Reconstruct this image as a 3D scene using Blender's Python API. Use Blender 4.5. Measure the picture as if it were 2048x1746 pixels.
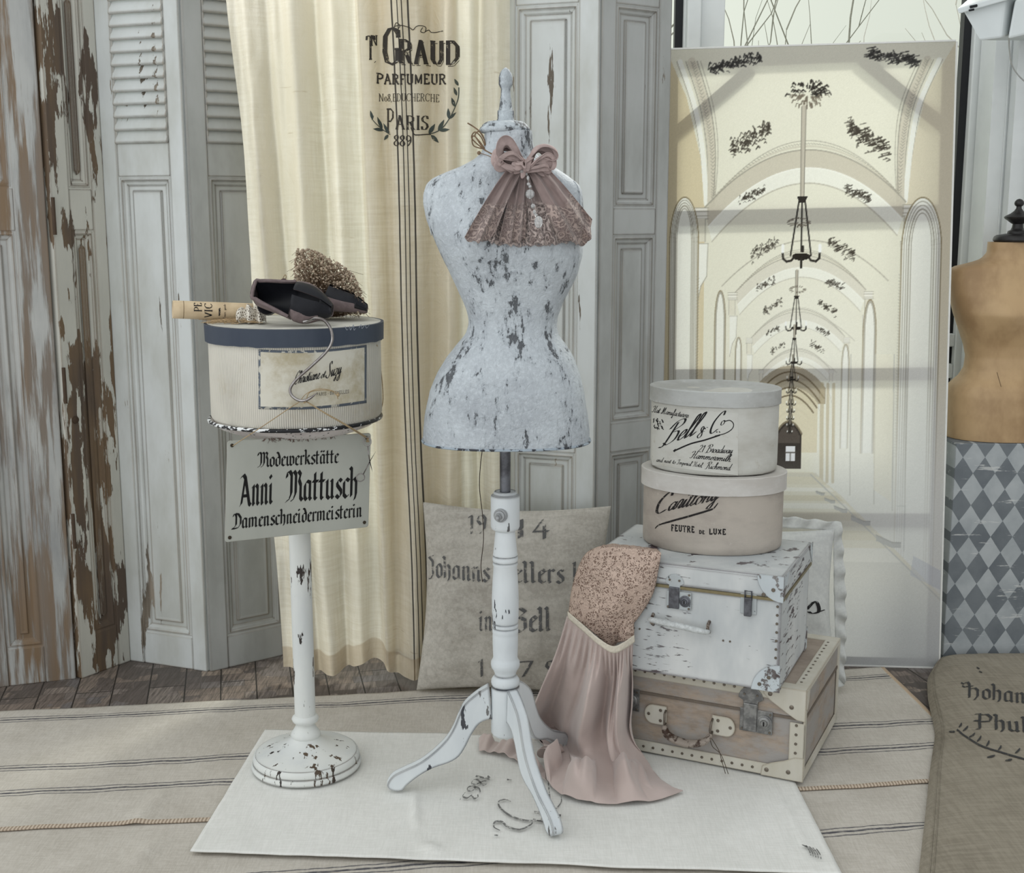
import bpy, math, random
import numpy as np
from math import sin, cos, pi, atan, tan, radians, hypot, exp, sqrt
from mathutils import Vector, Matrix, noise

for o in list(bpy.data.objects): bpy.data.objects.remove(o)
random.seed(7)
S = bpy.context.scene
COL = S.collection

# ---------------------------------------------------------------- camera
FPX, TH, CH = 2490.0, atan(443 / 2490), 1.40
cam = bpy.data.cameras.new('camera'); camo = bpy.data.objects.new('camera', cam); COL.objects.link(camo)
cam.sensor_width = 36; cam.lens = FPX / 2048 * 36; cam.clip_start = .05; cam.clip_end = 200
camo.location = (0, 0, CH); camo.rotation_euler = (pi / 2 - TH, 0, 0)
S.camera = camo
S.view_settings.view_transform = 'Standard'; S.view_settings.look = 'None'
S.view_settings.exposure = 0.20; S.view_settings.gamma = 1; S.view_settings.use_curve_mapping = False

# ---------------------------------------------------------------- daylight: overcast sky, brighter on the window side
W = bpy.data.worlds.new('sky'); S.world = W; W.use_nodes = True
nt = W.node_tree; nt.nodes.clear()
wo = nt.nodes.new('ShaderNodeOutputWorld'); bg = nt.nodes.new('ShaderNodeBackground')
tc = nt.nodes.new('ShaderNodeTexCoord'); sp = nt.nodes.new('ShaderNodeSeparateXYZ')
rp = nt.nodes.new('ShaderNodeValToRGB'); mr = nt.nodes.new('ShaderNodeMapRange')
nt.links.new(tc.outputs['Generated'], sp.inputs[0]); nt.links.new(sp.outputs['Y'], mr.inputs['Value'])
mr.inputs['From Min'].default_value = -1; mr.inputs['From Max'].default_value = 1
e = rp.color_ramp.elements
e[0].position = 0.0; e[0].color = (1.12, 1.15, 1.16, 1)
e[1].position = 1.0; e[1].color = (.93, .95, .86, 1)
x = e.new(.45); x.color = (.80, .825, .83, 1)
x = e.new(.75); x.color = (.86, .88, .85, 1)
nt.links.new(mr.outputs[0], rp.inputs[0]); zr_ = nt.nodes.new('ShaderNodeMapRange'); zr_.interpolation_type = 'SMOOTHSTEP'
for k_, v_ in (('From Min', -.25), ('From Max', .75), ('To Min', .85), ('To Max', .95)): zr_.inputs[k_].default_value = v_
nt.links.new(sp.outputs['Z'], zr_.inputs['Value'])
xr_ = nt.nodes.new('ShaderNodeMapRange'); xr_.interpolation_type = 'SMOOTHSTEP'      # the daylight behind the camera comes mostly from its left
for k_, v_ in (('From Min', -.9), ('From Max', .9), ('To Min', 1.42), ('To Max', .62)): xr_.inputs[k_].default_value = v_
nt.links.new(sp.outputs['X'], xr_.inputs['Value']); mm_ = nt.nodes.new('ShaderNodeMath'); mm_.operation = 'MULTIPLY'
nt.links.new(zr_.outputs[0], mm_.inputs[0]); nt.links.new(xr_.outputs[0], mm_.inputs[1]); nt.links.new(mm_.outputs[0], bg.inputs[1])
nt.links.new(rp.outputs[0], bg.inputs[0]); nt.links.new(bg.outputs[0], wo.inputs[0])
sun = bpy.data.lights.new('sun', 'SUN'); suno = bpy.data.objects.new('sun', sun); COL.objects.link(suno)
sun.energy = 2.5; sun.angle = radians(14); sun.color = (1, .97, .91)
sd = Vector((-.62, -1.0, -.80)); suno.rotation_euler = sd.to_track_quat('-Z', 'Y').to_euler()

# ---------------------------------------------------------------- measuring helpers
def ray(px, py):
    a = (px - 1024) / FPX; b = (873 - py) / FPX
    return Vector((a, cos(TH) + b * sin(TH), -sin(TH) + b * cos(TH)))
def fl(px, py, z=0.0):
    d = ray(px, py); return Vector((0, 0, CH)) + d * ((z - CH) / d.z)
def at(px, py, Y):
    d = ray(px, py); return Vector((0, 0, CH)) + d * (Y / d.y)
def Z(py, Y): return at(1024, py, Y).z
def R(hw, py, Y): return hw * (Y / ray(1024, py).y) / FPX

def lerp(a, b, t): return a + (b - a) * t
def crv(pts, n=12):
    """smooth curve through points (any dimension)"""
    P = [Vector(p) for p in pts]; out = []
    for i in range(len(P) - 1):
        p0 = P[max(i - 1, 0)]; p1 = P[i]; p2 = P[i + 1]; p3 = P[min(i + 2, len(P) - 1)]
        for k in range(n):
            t = k / n
            out.append(.5 * ((2 * p1) + (p2 - p0) * t + (2 * p0 - 5 * p1 + 4 * p2 - p3) * t * t + (3 * p1 - p0 - 3 * p2 + p3) * t ** 3))
    out.append(P[-1].copy()); return out
def samp(pts, t):
    """Catmull sample of tuples at t in 0..1"""
    n = len(pts) - 1; s = min(max(t, 0), 1) * n; i = min(int(s), n - 1); t = s - i
    p1 = Vector(pts[i]); p2 = Vector(pts[i + 1]); p0 = Vector(pts[max(i - 1, 0)]); p3 = Vector(pts[min(i + 2, n)])
    return .5 * ((2 * p1) + (p2 - p0) * t + (2 * p0 - 5 * p1 + 4 * p2 - p3) * t * t + (3 * p1 - p0 - 3 * p2 + p3) * t ** 3)
def itab(tab, x):
    """linear table lookup, tab = [(x, v...)]"""
    if x <= tab[0][0]: return tab[0][1:]
    for a, b in zip(tab, tab[1:]):
        if x <= b[0]:
            t = (x - a[0]) / (b[0] - a[0]); return tuple(lerp(p, q, t) for p, q in zip(a[1:], b[1:]))
    return tab[-1][1:]
def nz(x, y=0, z=0): return noise.noise(Vector((x, y, z)))

# ---------------------------------------------------------------- geometry collector
class G:
    def __init__(s, M=None): s.v = []; s.f = []; s.uv = {}; s.M = M or Matrix()
    def add(s, vs, fs, uvs=None):
        n = len(s.v); s.v += [s.M @ Vector(v) for v in vs]
        for k, f in enumerate(fs):
            if uvs: s.uv[len(s.f)] = [uvs[i] for i in f]
            s.f.append([i + n for i in f])
        return s
    def box(s, x0, x1, y0, y1, z0, z1):
        return s.add([(x0,y0,z0),(x1,y0,z0),(x1,y1,z0),(x0,y1,z0),(x0,y0,z1),(x1,y0,z1),(x1,y1,z1),(x0,y1,z1)],
                     [(0,3,2,1),(4,5,6,7),(0,1,5,4),(1,2,6,5),(2,3,7,6),(3,0,4,7)])
    def tube(s, pts, r, k=8, closed=False, flat=1.0):
        P = [Vector(p) for p in pts]; n = len(P); vs = []; up = Vector((0, 0, 1)); prev = None
        for i, p in enumerate(P):
            if closed: t = P[(i + 1) % n] - P[i - 1]
            else: t = P[min(i + 1, n - 1)] - P[max(i - 1, 0)]
            if t.length < 1e-9: t = Vector((0, 0, 1))
            t.normalize()
            if prev is None:
                a = t.cross(up)
                if a.length < .1: a = t.cross(Vector((0, 1, 0)))
            else: a = prev - t * prev.dot(t)
            a.normalize(); prev = a; b = t.cross(a); rr = r[i] if isinstance(r, (list, tuple)) else r
            for j in range(k):
                q = 2 * pi * j / k; vs.append(p + a * (rr * cos(q)) + b * (rr * flat * sin(q)))
        fs = []
        for i in range(n if closed else n - 1):
            for j in range(k):
                a0 = i * k + j; a1 = i * k + (j + 1) % k; b0 = ((i + 1) % n) * k + j; b1 = ((i + 1) % n) * k + (j + 1) % k
                fs.append((a0, a1, b1, b0))
        if not closed: fs += [tuple(range(k))[::-1], tuple(range((n - 1) * k, n * k))]
        return s.add(vs, fs)
    def lathe(s, prof, c=(0, 0), k=48, sy=1.0, rot=0.0, cap=True):
        vs = []; n = len(prof)
        for r, z in prof:
            for j in range(k):
                q = 2 * pi * j / k; x, y = r * cos(q), r * sy * sin(q)
                vs.append((c[0] + x * cos(rot) - y * sin(rot), c[1] + x * sin(rot) + y * cos(rot), z))
        fs = [(i * k + j, i * k + (j + 1) % k, (i + 1) * k + (j + 1) % k, (i + 1) * k + j) for i in range(n - 1) for j in range(k)]
        if cap: fs += [tuple(range(k))[::-1], tuple(range((n - 1) * k, n * k))]
        return s.add(vs, fs)
    def grid(s, fn, nu, nv, closed_u=False):
        vs = [fn(i / nu, j / nv) for j in range(nv + 1) for i in range(nu + 1)]
        uv = [(i / nu, j / nv) for j in range(nv + 1) for i in range(nu + 1)]
        m = nu + 1
        return s.add(vs, [(j * m + i, j * m + i + 1, (j + 1) * m + i + 1, (j + 1) * m + i) for j in range(nv) for i in range(nu)], uv)
    def prism(s, out, d):
        """extrude closed 3D outline by vector d"""
        n = len(out); d = Vector(d); vs = [Vector(p) for p in out] + [Vector(p) + d for p in out]
        return s.add(vs, [tuple(range(n))[::-1], tuple(range(n, 2 * n))] + [(i, (i + 1) % n, (i + 1) % n + n, i + n) for i in range(n)])
    def ball(s, c, r, u=10, v=7, sc=(1, 1, 1)):
        vs = [(c[0], c[1], c[2] - r * sc[2])]
        for i in range(1, v):
            a = -pi / 2 + pi * i / v
            for j in range(u):
                q = 2 * pi * j / u; vs.append((c[0] + r * sc[0] * cos(a) * cos(q), c[1] + r * sc[1] * cos(a) * sin(q), c[2] + r * sc[2] * sin(a)))
        vs.append((c[0], c[1], c[2] + r * sc[2])); L = len(vs) - 1
        fs = [(0, 1 + (j + 1) % u, 1 + j) for j in range(u)]
        for i in range(v - 2):
            for j in range(u): a = 1 + i * u; fs.append((a + j, a + (j + 1) % u, a + u + (j + 1) % u, a + u + j))
        a = 1 + (v - 2) * u; fs += [(L, a + j, a + (j + 1) % u) for j in range(u)]
        return s.add(vs, fs)
    def disc(s, c, nrm, r, h, k=16):
        """short cylinder starting at c along nrm"""
        nrm = Vector(nrm).normalized(); c = Vector(c)
        return s.tube([c, c + nrm * h * .7, c + nrm * h], [r, r, r * .8], k)

def make(name, g, mat, parent=None, smooth=True, bevel=0, thick=0, sub=0, autos=40):
    me = bpy.data.meshes.new(name); o = bpy.data.objects.new(name, me); COL.objects.link(o)
    if parent is not None:
        pm = WM[parent.name]; o.parent = parent
    else:
        if g.v:
            xs = [v.x for v in g.v]; ys = [v.y for v in g.v]; zs = [v.z for v in g.v]
            loc = Vector(((min(xs) + max(xs)) / 2, (min(ys) + max(ys)) / 2, min(zs)))
        pm = Matrix.Translation(loc); o.location = loc
    WM[o.name] = pm
    inv = pm.inverted(); me.from_pydata([inv @ v for v in g.v], [], g.f)
    if g.uv:
        ul = me.uv_layers.new(name='UVMap')
        for pi_, p in enumerate(me.polygons):
            u = g.uv.get(pi_)
            if u:
                for k, li in enumerate(p.loop_indices): ul.data[li].uv = u[k]
    me.materials.append(mat)
    if smooth:
        me.shade_smooth()
        if autos < 180: me.set_sharp_from_angle(angle=radians(autos))
    if bevel:
        b = o.modifiers.new('bevel', 'BEVEL'); b.width = bevel; b.segments = 2; b.limit_method = 'ANGLE'; b.harden_normals = False
    if thick:
        b = o.modifiers.new('solid', 'SOLIDIFY'); b.thickness = abs(thick); b.offset = 0 if thick > 0 else -1
    if sub:
        b = o.modifiers.new('sub', 'SUBSURF'); b.levels = b.render_levels = sub
    return o
WM = {}
def thing(name, label, cat, loc, rotz=0, group=None):
    o = bpy.data.objects.new(name, None); COL.objects.link(o); o.location = loc; o.rotation_euler = (0, 0, rotz); o.empty_display_size = .05
    WM[o.name] = Matrix.Translation(Vector(loc)) @ Matrix.Rotation(rotz, 4, 'Z')
    return tag(o, label, cat, group)
def tag(o, label, cat, group=None):
    o['label'] = label; o['category'] = cat
    if group: o['group'] = group
    return o
def struct(name, g, mat, parent=None, **k):
    o = make(name, g, mat, parent, **k)
    if parent is None: o['kind'] = 'structure'
    return o

# ---------------------------------------------------------------- material helpers
def srgb(r, g, b):
    return tuple(((c / 255) / 12.92 if c / 255 <= .04045 else ((c / 255 + .055) / 1.055) ** 2.4) for c in (r, g, b)) + (1,)
class N:
    def __init__(s, name):
        s.m = bpy.data.materials.new(name); s.m.use_nodes = True; s.t = s.m.node_tree; s.t.nodes.clear()
        s.out = s.n('ShaderNodeOutputMaterial'); s.p = s.n('ShaderNodeBsdfPrincipled'); s.l(s.p.outputs[0], s.out.inputs[0])
        s.tc = s.n('ShaderNodeTexCoord')
    def n(s, t, **k):
        x = s.t.nodes.new(t)
        for a, b in k.items(): setattr(x, a, b)
        return x
    def l(s, a, b): s.t.links.new(a, b)
    def set(s, i, v):
        if hasattr(v, 'links') or isinstance(v, bpy.types.NodeSocket): s.l(v, i)
        else: i.default_value = v
    def math(s, op, a, b=0.0, c=0.0, clamp=False):
        x = s.n('ShaderNodeMath', operation=op, use_clamp=clamp)
        s.set(x.inputs[0], a); s.set(x.inputs[1], b)
        if op in ('SMOOTH_MIN', 'MULTIPLY_ADD', 'COMPARE'): s.set(x.inputs[2], c)
        return x.outputs[0]
    def coord(s, scale=(1, 1, 1), loc=(0, 0, 0), rot=(0, 0, 0), src='Object'):
        m = s.n('ShaderNodeMapping'); m.inputs['Scale'].default_value = scale; m.inputs['Location'].default_value = loc; m.inputs['Rotation'].default_value = rot
        s.l(s.tc.outputs[src], m.inputs[0]); return m.outputs[0]
    def noise(s, sc=5, det=4, rough=.6, scale=(1, 1, 1), loc=(0, 0, 0), dist=0, src='Object'):
        x = s.n('ShaderNodeTexNoise'); x.inputs['Scale'].default_value = sc; x.inputs['Detail'].default_value = det
        x.inputs['Roughness'].default_value = rough; x.inputs['Distortion'].default_value = dist
        s.l(s.coord(scale, loc, src=src), x.inputs['Vector']); return x.outputs[0]
    def ramp(s, f, a, b, lo=0., hi=1.):
        x = s.n('ShaderNodeMapRange'); x.interpolation_type = 'SMOOTHSTEP'
        s.set(x.inputs['Value'], f); x.inputs['From Min'].default_value = a; x.inputs['From Max'].default_value = b
        x.inputs['To Min'].default_value = lo; x.inputs['To Max'].default_value = hi; return x.outputs[0]
    def mix(s, f, a, b, mode='MIX'):
        x = s.n('ShaderNodeMix', data_type='RGBA', blend_type=mode)
        s.set(x.inputs[0], f); s.set(x.inputs[6], a); s.set(x.inputs[7], b); return x.outputs[2]
    def bump(s, h, dist=.002, st=1.0):
        x = s.n('ShaderNodeBump'); x.inputs['Distance'].default_value = dist; x.inputs['Strength'].default_value = st
        s.l(h, x.inputs['Height']); s.l(x.outputs[0], s.p.inputs['Normal']); return x
    def wear(s, r=.004, k=1.0):
        """1 near edges"""
        b = s.n('ShaderNodeBevel', samples=4); b.inputs[0].default_value = r
        g = s.n('ShaderNodeNewGeometry'); d = s.n('ShaderNodeVectorMath', operation='DOT_PRODUCT')
        s.l(b.outputs[0], d.inputs[0]); s.l(g.outputs['Normal'], d.inputs[1])
        return s.math('MULTIPLY', s.math('SUBTRACT', 1.0, d.outputs['Value']), k)
    def uv(s):
        x = s.n('ShaderNodeSeparateXYZ'); s.l(s.tc.outputs['UV'], x.inputs[0]); return x.outputs[0], x.outputs[1]
    def base(s, c, rough=.7, metal=0., spec=.3):
        s.set(s.p.inputs['Base Color'], c); s.set(s.p.inputs['Roughness'], rough); s.p.inputs['Metallic'].default_value = metal
        s.p.inputs['Specular IOR Level'].default_value = spec; return s
def paint(name, col, under, amt=.4, st=(1, 1, .15), sc=40, edge=0., er=.004, ecol=None, tint=None, under2=None, rough=.6, big=3., bumpd=.001, sharp=.03, off=0):
    """chipped paint over an undercoat; amt is the noise level the chips start at (lower = more chips)"""
    m = N(name)
    f = m.noise(sc, 6, .62, st, (off, off, off)); b = m.noise(big, 3, .5, (1, 1, .5), (off + 3, 0, 0))
    v = m.math('ADD', f, m.math('MULTIPLY', m.math('SUBTRACT', b, .5), .45))
    chip = m.ramp(v, 1 - amt, 1 - amt + sharp)
    if edge:
        w = m.wear(er, edge); w = m.ramp(m.math('MULTIPLY', w, m.math('ADD', .15, m.noise(30, 4, .6, st))), .10, .22)
        chip = m.math('MAXIMUM', chip, w)  # worn edges, strengthened to paint in the dark shade along edges too
    u = under
    if under2: u = m.mix(m.ramp(m.noise(9, 4, .6, st), .4, .6), under, under2)
    c = m.mix(m.ramp(m.noise(5, 5, .6, (1, 1, .4), (7, 0, 0)), .35, .7, 0, 1), col, tint or tuple(x * .86 for x in col[:3]) + (1,))
    m.base(m.mix(chip, c, u), rough)
    h = m.math('SUBTRACT', m.math('MULTIPLY', m.noise(sc * 3, 3, .6, st), .35), chip)
    m.bump(h, bumpd, .7); return m.m
def cloth(name, col, col2=None, weave=900, trans=0., bumpd=.0006, big=.12, rough=.95, wr=14, wd=.004, spots=False):
    m = N(name); c2 = col2 or tuple(x * .8 for x in col[:3]) + (1,)
    th1 = m.noise(weave * .12, 3, .7, (1, .08, 1)); th2 = m.noise(weave * .12, 3, .7, (.08, 1, .25))
    t = m.math('ADD', m.math('MULTIPLY', th1, .5), m.math('MULTIPLY', th2, .5))
    g = m.noise(3, 5, .6); f = m.math('ADD', m.math('MULTIPLY', m.ramp(t, .38, .62), .6), m.math('MULTIPLY', m.ramp(g, .35, .7), .5), clamp=True)
    c = m.mix(f, col, c2)
    if spots: c = m.mix(m.ramp(m.noise(55, 2, .5), .76, .79), c, srgb(90, 84, 76))
    m.base(c, rough, spec=.1); m.c = c
    x = m.noise(wr, 4, .55, dist=.4)
    h = m.math('ADD', m.math('MULTIPLY', x, wd / bumpd), t); m.bump(h, bumpd, .8)
    if trans:
        tr = m.n('ShaderNodeBsdfTranslucent'); m.l(c, tr.inputs[0]); mx = m.n('ShaderNodeMixShader'); mx.inputs[0].default_value = trans
        m.l(m.p.outputs[0], mx.inputs[1]); m.l(tr.outputs[0], mx.inputs[2]); m.l(mx.outputs[0], m.out.inputs[0])
    return m.m
def plain(name, col, rough=.6, metal=0., spec=.3, var=.12, sc=60, bumpd=0):
    m = N(name); c = m.mix(m.ramp(m.noise(sc, 4, .6), .35, .65), col, tuple(x * (1 - var) for x in col[:3]) + (1,))
    m.base(c, rough, metal, spec)
    if bumpd: m.bump(m.noise(sc, 4, .6), bumpd)
    return m.m

# ---------------------------------------------------------------- lettering: pen strokes swept by a broad nib
BL = {  # blackletter, x-height 10
 'i': (4.4, '-.9,8.4 .6,9.7 .6,1.2 1.6,.2 2.6,1.2;0,13.8 1,12.6'), 'n': (7.2, '-.9,8.4 .6,9.7 .6,.9 1.2,.2;.6,8 2.8,9.9 4,8.8 4,1.2 4.9,.2 5.9,1.2'),
 'm': (11, '-.9,8.4 .6,9.7 .6,.9 1.2,.2;.6,8 2.8,9.9 4,8.8 4,.6;4,8 6.2,9.9 7.5,8.8 7.5,1.2 8.4,.2 9.4,1.2'),
 'u': (7.2, '-.9,8.4 .5,9.6 .5,1.4 2.2,.1 4,1.8;3.4,9.6 4.2,9.2 4.2,1.2 5,.2 5.9,1.2'),
 'a': (7, '4.1,9 1.8,9.8 .4,7.8 .4,1.6 1.6,.2 3.9,2;4.1,9.4 4.1,1.2 4.9,.2 5.8,1.2'),
 'o': (6.2, '2.3,9.8 .4,8 .4,1.8 2.2,.1 4.2,1.8 4.2,8 2.3,9.8'), 'e': (5.6, '4.5,1.6 2.6,.1 .5,1.6 .5,8 2.3,9.8 4,8.2 .8,5.2'),
 'c': (5.6, '4.4,1.6 2.4,.1 .5,1.6 .5,8.2 2.2,9.8 4.4,8.6'), 'd': (6.4, '1,14.4 2.6,13.4 4.3,9 4.3,1.8 2.2,.1 .4,1.8 .4,7.6 2,9.4 4,8.8'),
 'h': (7, '-.6,15.4 .6,14.4 .6,.6;.6,8 2.8,9.9 4.2,8.4 4.2,1.4 3.2,-1.2'), 'b': (6.6, '-.6,15.4 .6,14.4 .6,1.6 2.4,.1 4.2,1.8 4.2,8 2.6,9.8 .8,8'),
 'k': (6.6, '-.6,15.4 .6,14.4 .6,.4;.8,6 3.6,9.8 4.4,8.4 1.4,5.6;2.2,5.6 4.2,1.2 5.4,.4'), 'l': (4.2, '-.6,15.4 .6,14.4 .6,1.2 1.5,.2 2.5,1.2'),
 'r': (5.2, '-.9,8.4 .6,9.7 .6,1 1.4,.3;.8,8 2.6,9.8 3.8,8.6'), 's': (5.6, '4.2,8.6 2.6,9.8 .8,8.2 1,6.6 3.9,3.8 4,1.8 2.2,.1 .1,1.6'),
 't': (4.8, '.8,13.6 .8,1.2 1.8,.2 2.9,1.3;-1,9.4 3.2,9.4'), 'w': (9.6, '-.9,8.4 .5,9.6 .5,1.4 2,.1 3.7,1.8;3,9.6 3.9,9.2 3.9,1.4 5.4,.1 7.4,1.8 7.4,8 5.8,9.8 5,8.6'),
 'A': (9.4, '-.8,14 1.6,15.2 3.2,13.4 6.6,1 7.8,.2;3,14.2 0,1 -1.2,.4;1,5 5.4,5'), 'M': (13, '0,12 .2,14.4 2,15 3.4,13.4 3.4,4 2,1.2 -.4,0;3.4,13.4 5.2,15 6.6,13.4 6.6,4 5.2,1.2 3,0;6.6,13 8.4,15 10,13.2 9,10.4 10.2,8 10.2,1.6 11.6,.2'),
 'D': (10, '0,12.4 .4,14.6 2.2,14.6 3.2,12.4 3.2,4 1.4,1.6 -1.4,.2;2.2,15 5.4,14.4 8,10.6 8,4.4 5.4,.8 2.2,.2 -1.4,.2'), 'J': (6, '4,15 0,13.4 3,11 3,2 1,-1.6 -1.6,-2.4'),
 'K': (9, '-.6,14.4 1.2,15 1.2,0;1.2,8 5,14.4 6.4,13;2.4,9 5.6,1 7.4,0'), 'Z': (8, '-.4,13 2,15 5.4,12.6 1.8,9 5,7.2 5.4,2 2.4,-.4 -1,1.2'),
 'H': (10, '-1,13.6 1,15 2,13 2,0;2,8 5.4,10 7,8 7,2 5,-2;-1.4,10 4.4,12'), 'P': (9, '-1.4,14 1.2,15 1.2,0 -.8,-.6;1.2,14 5,15 7,12 6.4,8 1.2,7;-1.6,8 1,8'), 'W': (12, '-.6,14 .8,15 .8,2 3,0 5,2.6 5,15;5,2.6 7.4,0 10,4 10,11 8,14.6'),
 '.': (3, '.4,.8 1,.2'), '1': (5, '-.6,11.6 1.6,14 1.6,0'), '4': (8, '4,14.4 -.4,5 6.6,5;4.6,9.6 4.6,-.6'), '7': (7, '-.4,13.4 5.4,14 1.6,0'), '9': (7, '5,9 2.4,7 .4,10 1,13.4 3.4,14.4 5.2,11.6 4.6,4 1.6,0')}
SC = {  # round-hand script, x-height 6
 'a': (5.2, '3.7,5 2.2,6 .4,3.6 .9,.5 2.4,.4 3.9,5;4.1,6 3.7,1.4 4.4,.1 5.8,2'), 'b': (5, '0,2 2.2,11 1.7,13.6 .8,12 .6,1.6 1.6,0 3.4,1.4 3.8,5 2.8,6'), 'c': (4.2, '3.4,4.8 2.3,6 .6,4 .5,1.3 1.8,0 4.6,2'),
 'd': (5.4, '3.7,5 2.2,6 .4,3.6 .9,.5 2.4,.4 4,5;4.4,13.4 3.8,1.4 4.6,.1 6,2'), 'e': (3.9, '0,2 2.6,3.4 3,5.2 1.9,6 .5,3.6 .8,.7 2.1,0 4.2,2'), 'f': (3.4, '0,2 2.6,9 2.6,13.4 1.6,13.4 1.1,10 1,-4 .2,-5.6 -.4,-3 3.6,2'),
 'g': (5.2, '3.7,5 2.2,6 .4,3.6 .9,.5 2.4,.4 3.9,5;4,6 3.6,-4 2,-5.6 1,-4 5.4,2'), 'h': (5.4, '0,2 2.3,11 1.8,13.8 .8,12 .6,0;.6,2 2.6,6 3.5,4.8 3.4,1.2 4.2,.1 5.8,2'), 'i': (2.9, '0,2 1.1,6 .9,1.4 1.5,.1 3,2;1.3,9.2 1.5,8.6'),
 'k': (5, '0,2 2.3,11 1.8,13.8 .8,12 .6,0;.8,2.6 3,6 3.4,4.6 1.2,3.4 3.4,.4 5.2,2'), 'l': (3, '0,2 2.4,11 1.9,13.8 .9,12 .8,1.3 1.6,.1 3.1,2'), 'm': (8.4, '0,3.6 1,6 .8,0;.8,2 2.8,6 3.6,5 3.5,0;3.5,2 5.5,6 6.4,5 6.3,1.2 7.1,.1 8.6,2'),
 'n': (5.6, '0,3.6 1,6 .8,0;.8,2 2.8,6 3.6,5 3.5,1.2 4.3,.1 5.8,2'), 'o': (4.6, '2.4,6 .5,4.4 .6,1 2,0 3.7,1.6 3.7,4.8 2.4,6 3,4.6 4.8,4.4'), 'p': (5, '0,3 1.2,6 .8,-5.4;1,2.4 2.8,6 4,4.6 3.8,1 2.4,0 1.2,1'),
 'r': (3.8, '0,2 1.2,6.6 2.8,5.6 2.2,1.2 2.9,.1 4,2'), 's': (3.6, '0,2 1.8,6.4 2.6,3.4 2.4,.6 1,.1 .4,1;1.4,.1 4,2'), 't': (3.2, '0,2 1.6,10 1,1.4 1.7,.1 3.2,2;-.2,7.4 3,7.4'), 'u': (5.4, '0,2 1,6 .8,1.4 1.8,.1 3.6,5;3.8,6 3.6,1.4 4.4,.1 5.8,2'),
 'v': (5, '0,2 1,6 2.2,.2 4,5.6 5,5'), 'P': (8, '2.4,13 1.4,0 -1,-.4;-.6,10 1.6,13.8 5.4,14 6.2,10.6 4.4,7.6 2,7.6'),
 'w': (6.8, '0,2 1,6 .8,1.4 1.8,.1 3.2,3;3.4,6 3.3,1.4 4.4,.1 5.8,2.4 6,5.6 5.6,6;6,4.6 7,5'), 'x': (4.6, '.2,5 1.4,6 3,.4 4.8,2;3.8,6 .2,.2'), 'y': (5.2, '0,2 1,6 .8,1.6 1.9,.2 3.6,5;3.8,6 3.4,-4 1.8,-5.6 .8,-4 5.2,2'), 'z': (4.4, '.4,5 1.8,6 3.2,5 .6,.6 2.4,-.4 2.6,-3.6 1.4,-5 .8,-3.6 4.6,2'),
 'H': (8.6, '-1,10 .6,13 3,12.4 2,2 .6,0 -.6,1;6.8,14 5.4,2 6.2,0 8,2;1,6.6 6.4,7.4'), 'M': (9.8, '-1,2 .4,0 2.4,13.8 2.8,0;2.8,1 6,14 6,1.4 7.2,0 9,2;2.4,13.8 2.9,2'), 'B': (8, '2.4,13 1.4,0 -1,-.4;-.6,10 1.6,13.8 5.4,14 6.2,10.6 2,7.6 6,6.6 6.4,1.6 3,-.4 .6,1.6'),
 'C': (7.6, '6.4,11.4 6,14.2 3.6,13.2 .8,8 .8,2.4 2.8,-.2 6.4,2.2'), 'I': (5.4, '-.6,10.4 1,13.4 4.6,14;3.2,13.6 2.4,2 .6,-.2 -1,1'), 'R': (8.4, '2.4,13 1.4,0 -1,-.4;-.6,10 1.6,13.8 5.4,14 6,10.2 2.2,7.4 4.4,6.6 6.2,0 8.2,2'),
 'S': (6.8, '5.4,11.6 4.8,14.2 2.4,12.4 3.6,7.4 5,3.4 3,-.4 0,.6 -.6,2.6'), '&': (8, '6,8 4.6,9.6 4,6 4.6,1.6 2.4,-.4 .8,2 3.4,6 4,10 2.6,11.2 1.8,9 3,6 6.2,6;6.6,10 8,9.4'), '.': (2.4, '.4,.6 .7,.2'), ',': (2.4, '.6,.8 .2,-1.4'),
 '2': (6, '.4,10 2,12.6 4,11 3.6,7 0,.4 2,1.6 5,0'), '1': (3.4, '0,9 2,12 1.4,0'), '8': (6, '3,6.4 .8,9.6 2.6,12.4 4.4,10 1,4 1.6,.4 4.4,.6 4.8,4 3,6.4'), '6': (6, '4.6,12 1.6,9 .4,3 2,0 4.4,1.4 4.2,5 2,6 .6,4'), '3': (6, '.6,11 2.6,12.6 4.2,10.4 2,6.8 4.6,5 3.8,.6 .4,.6')}
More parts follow.
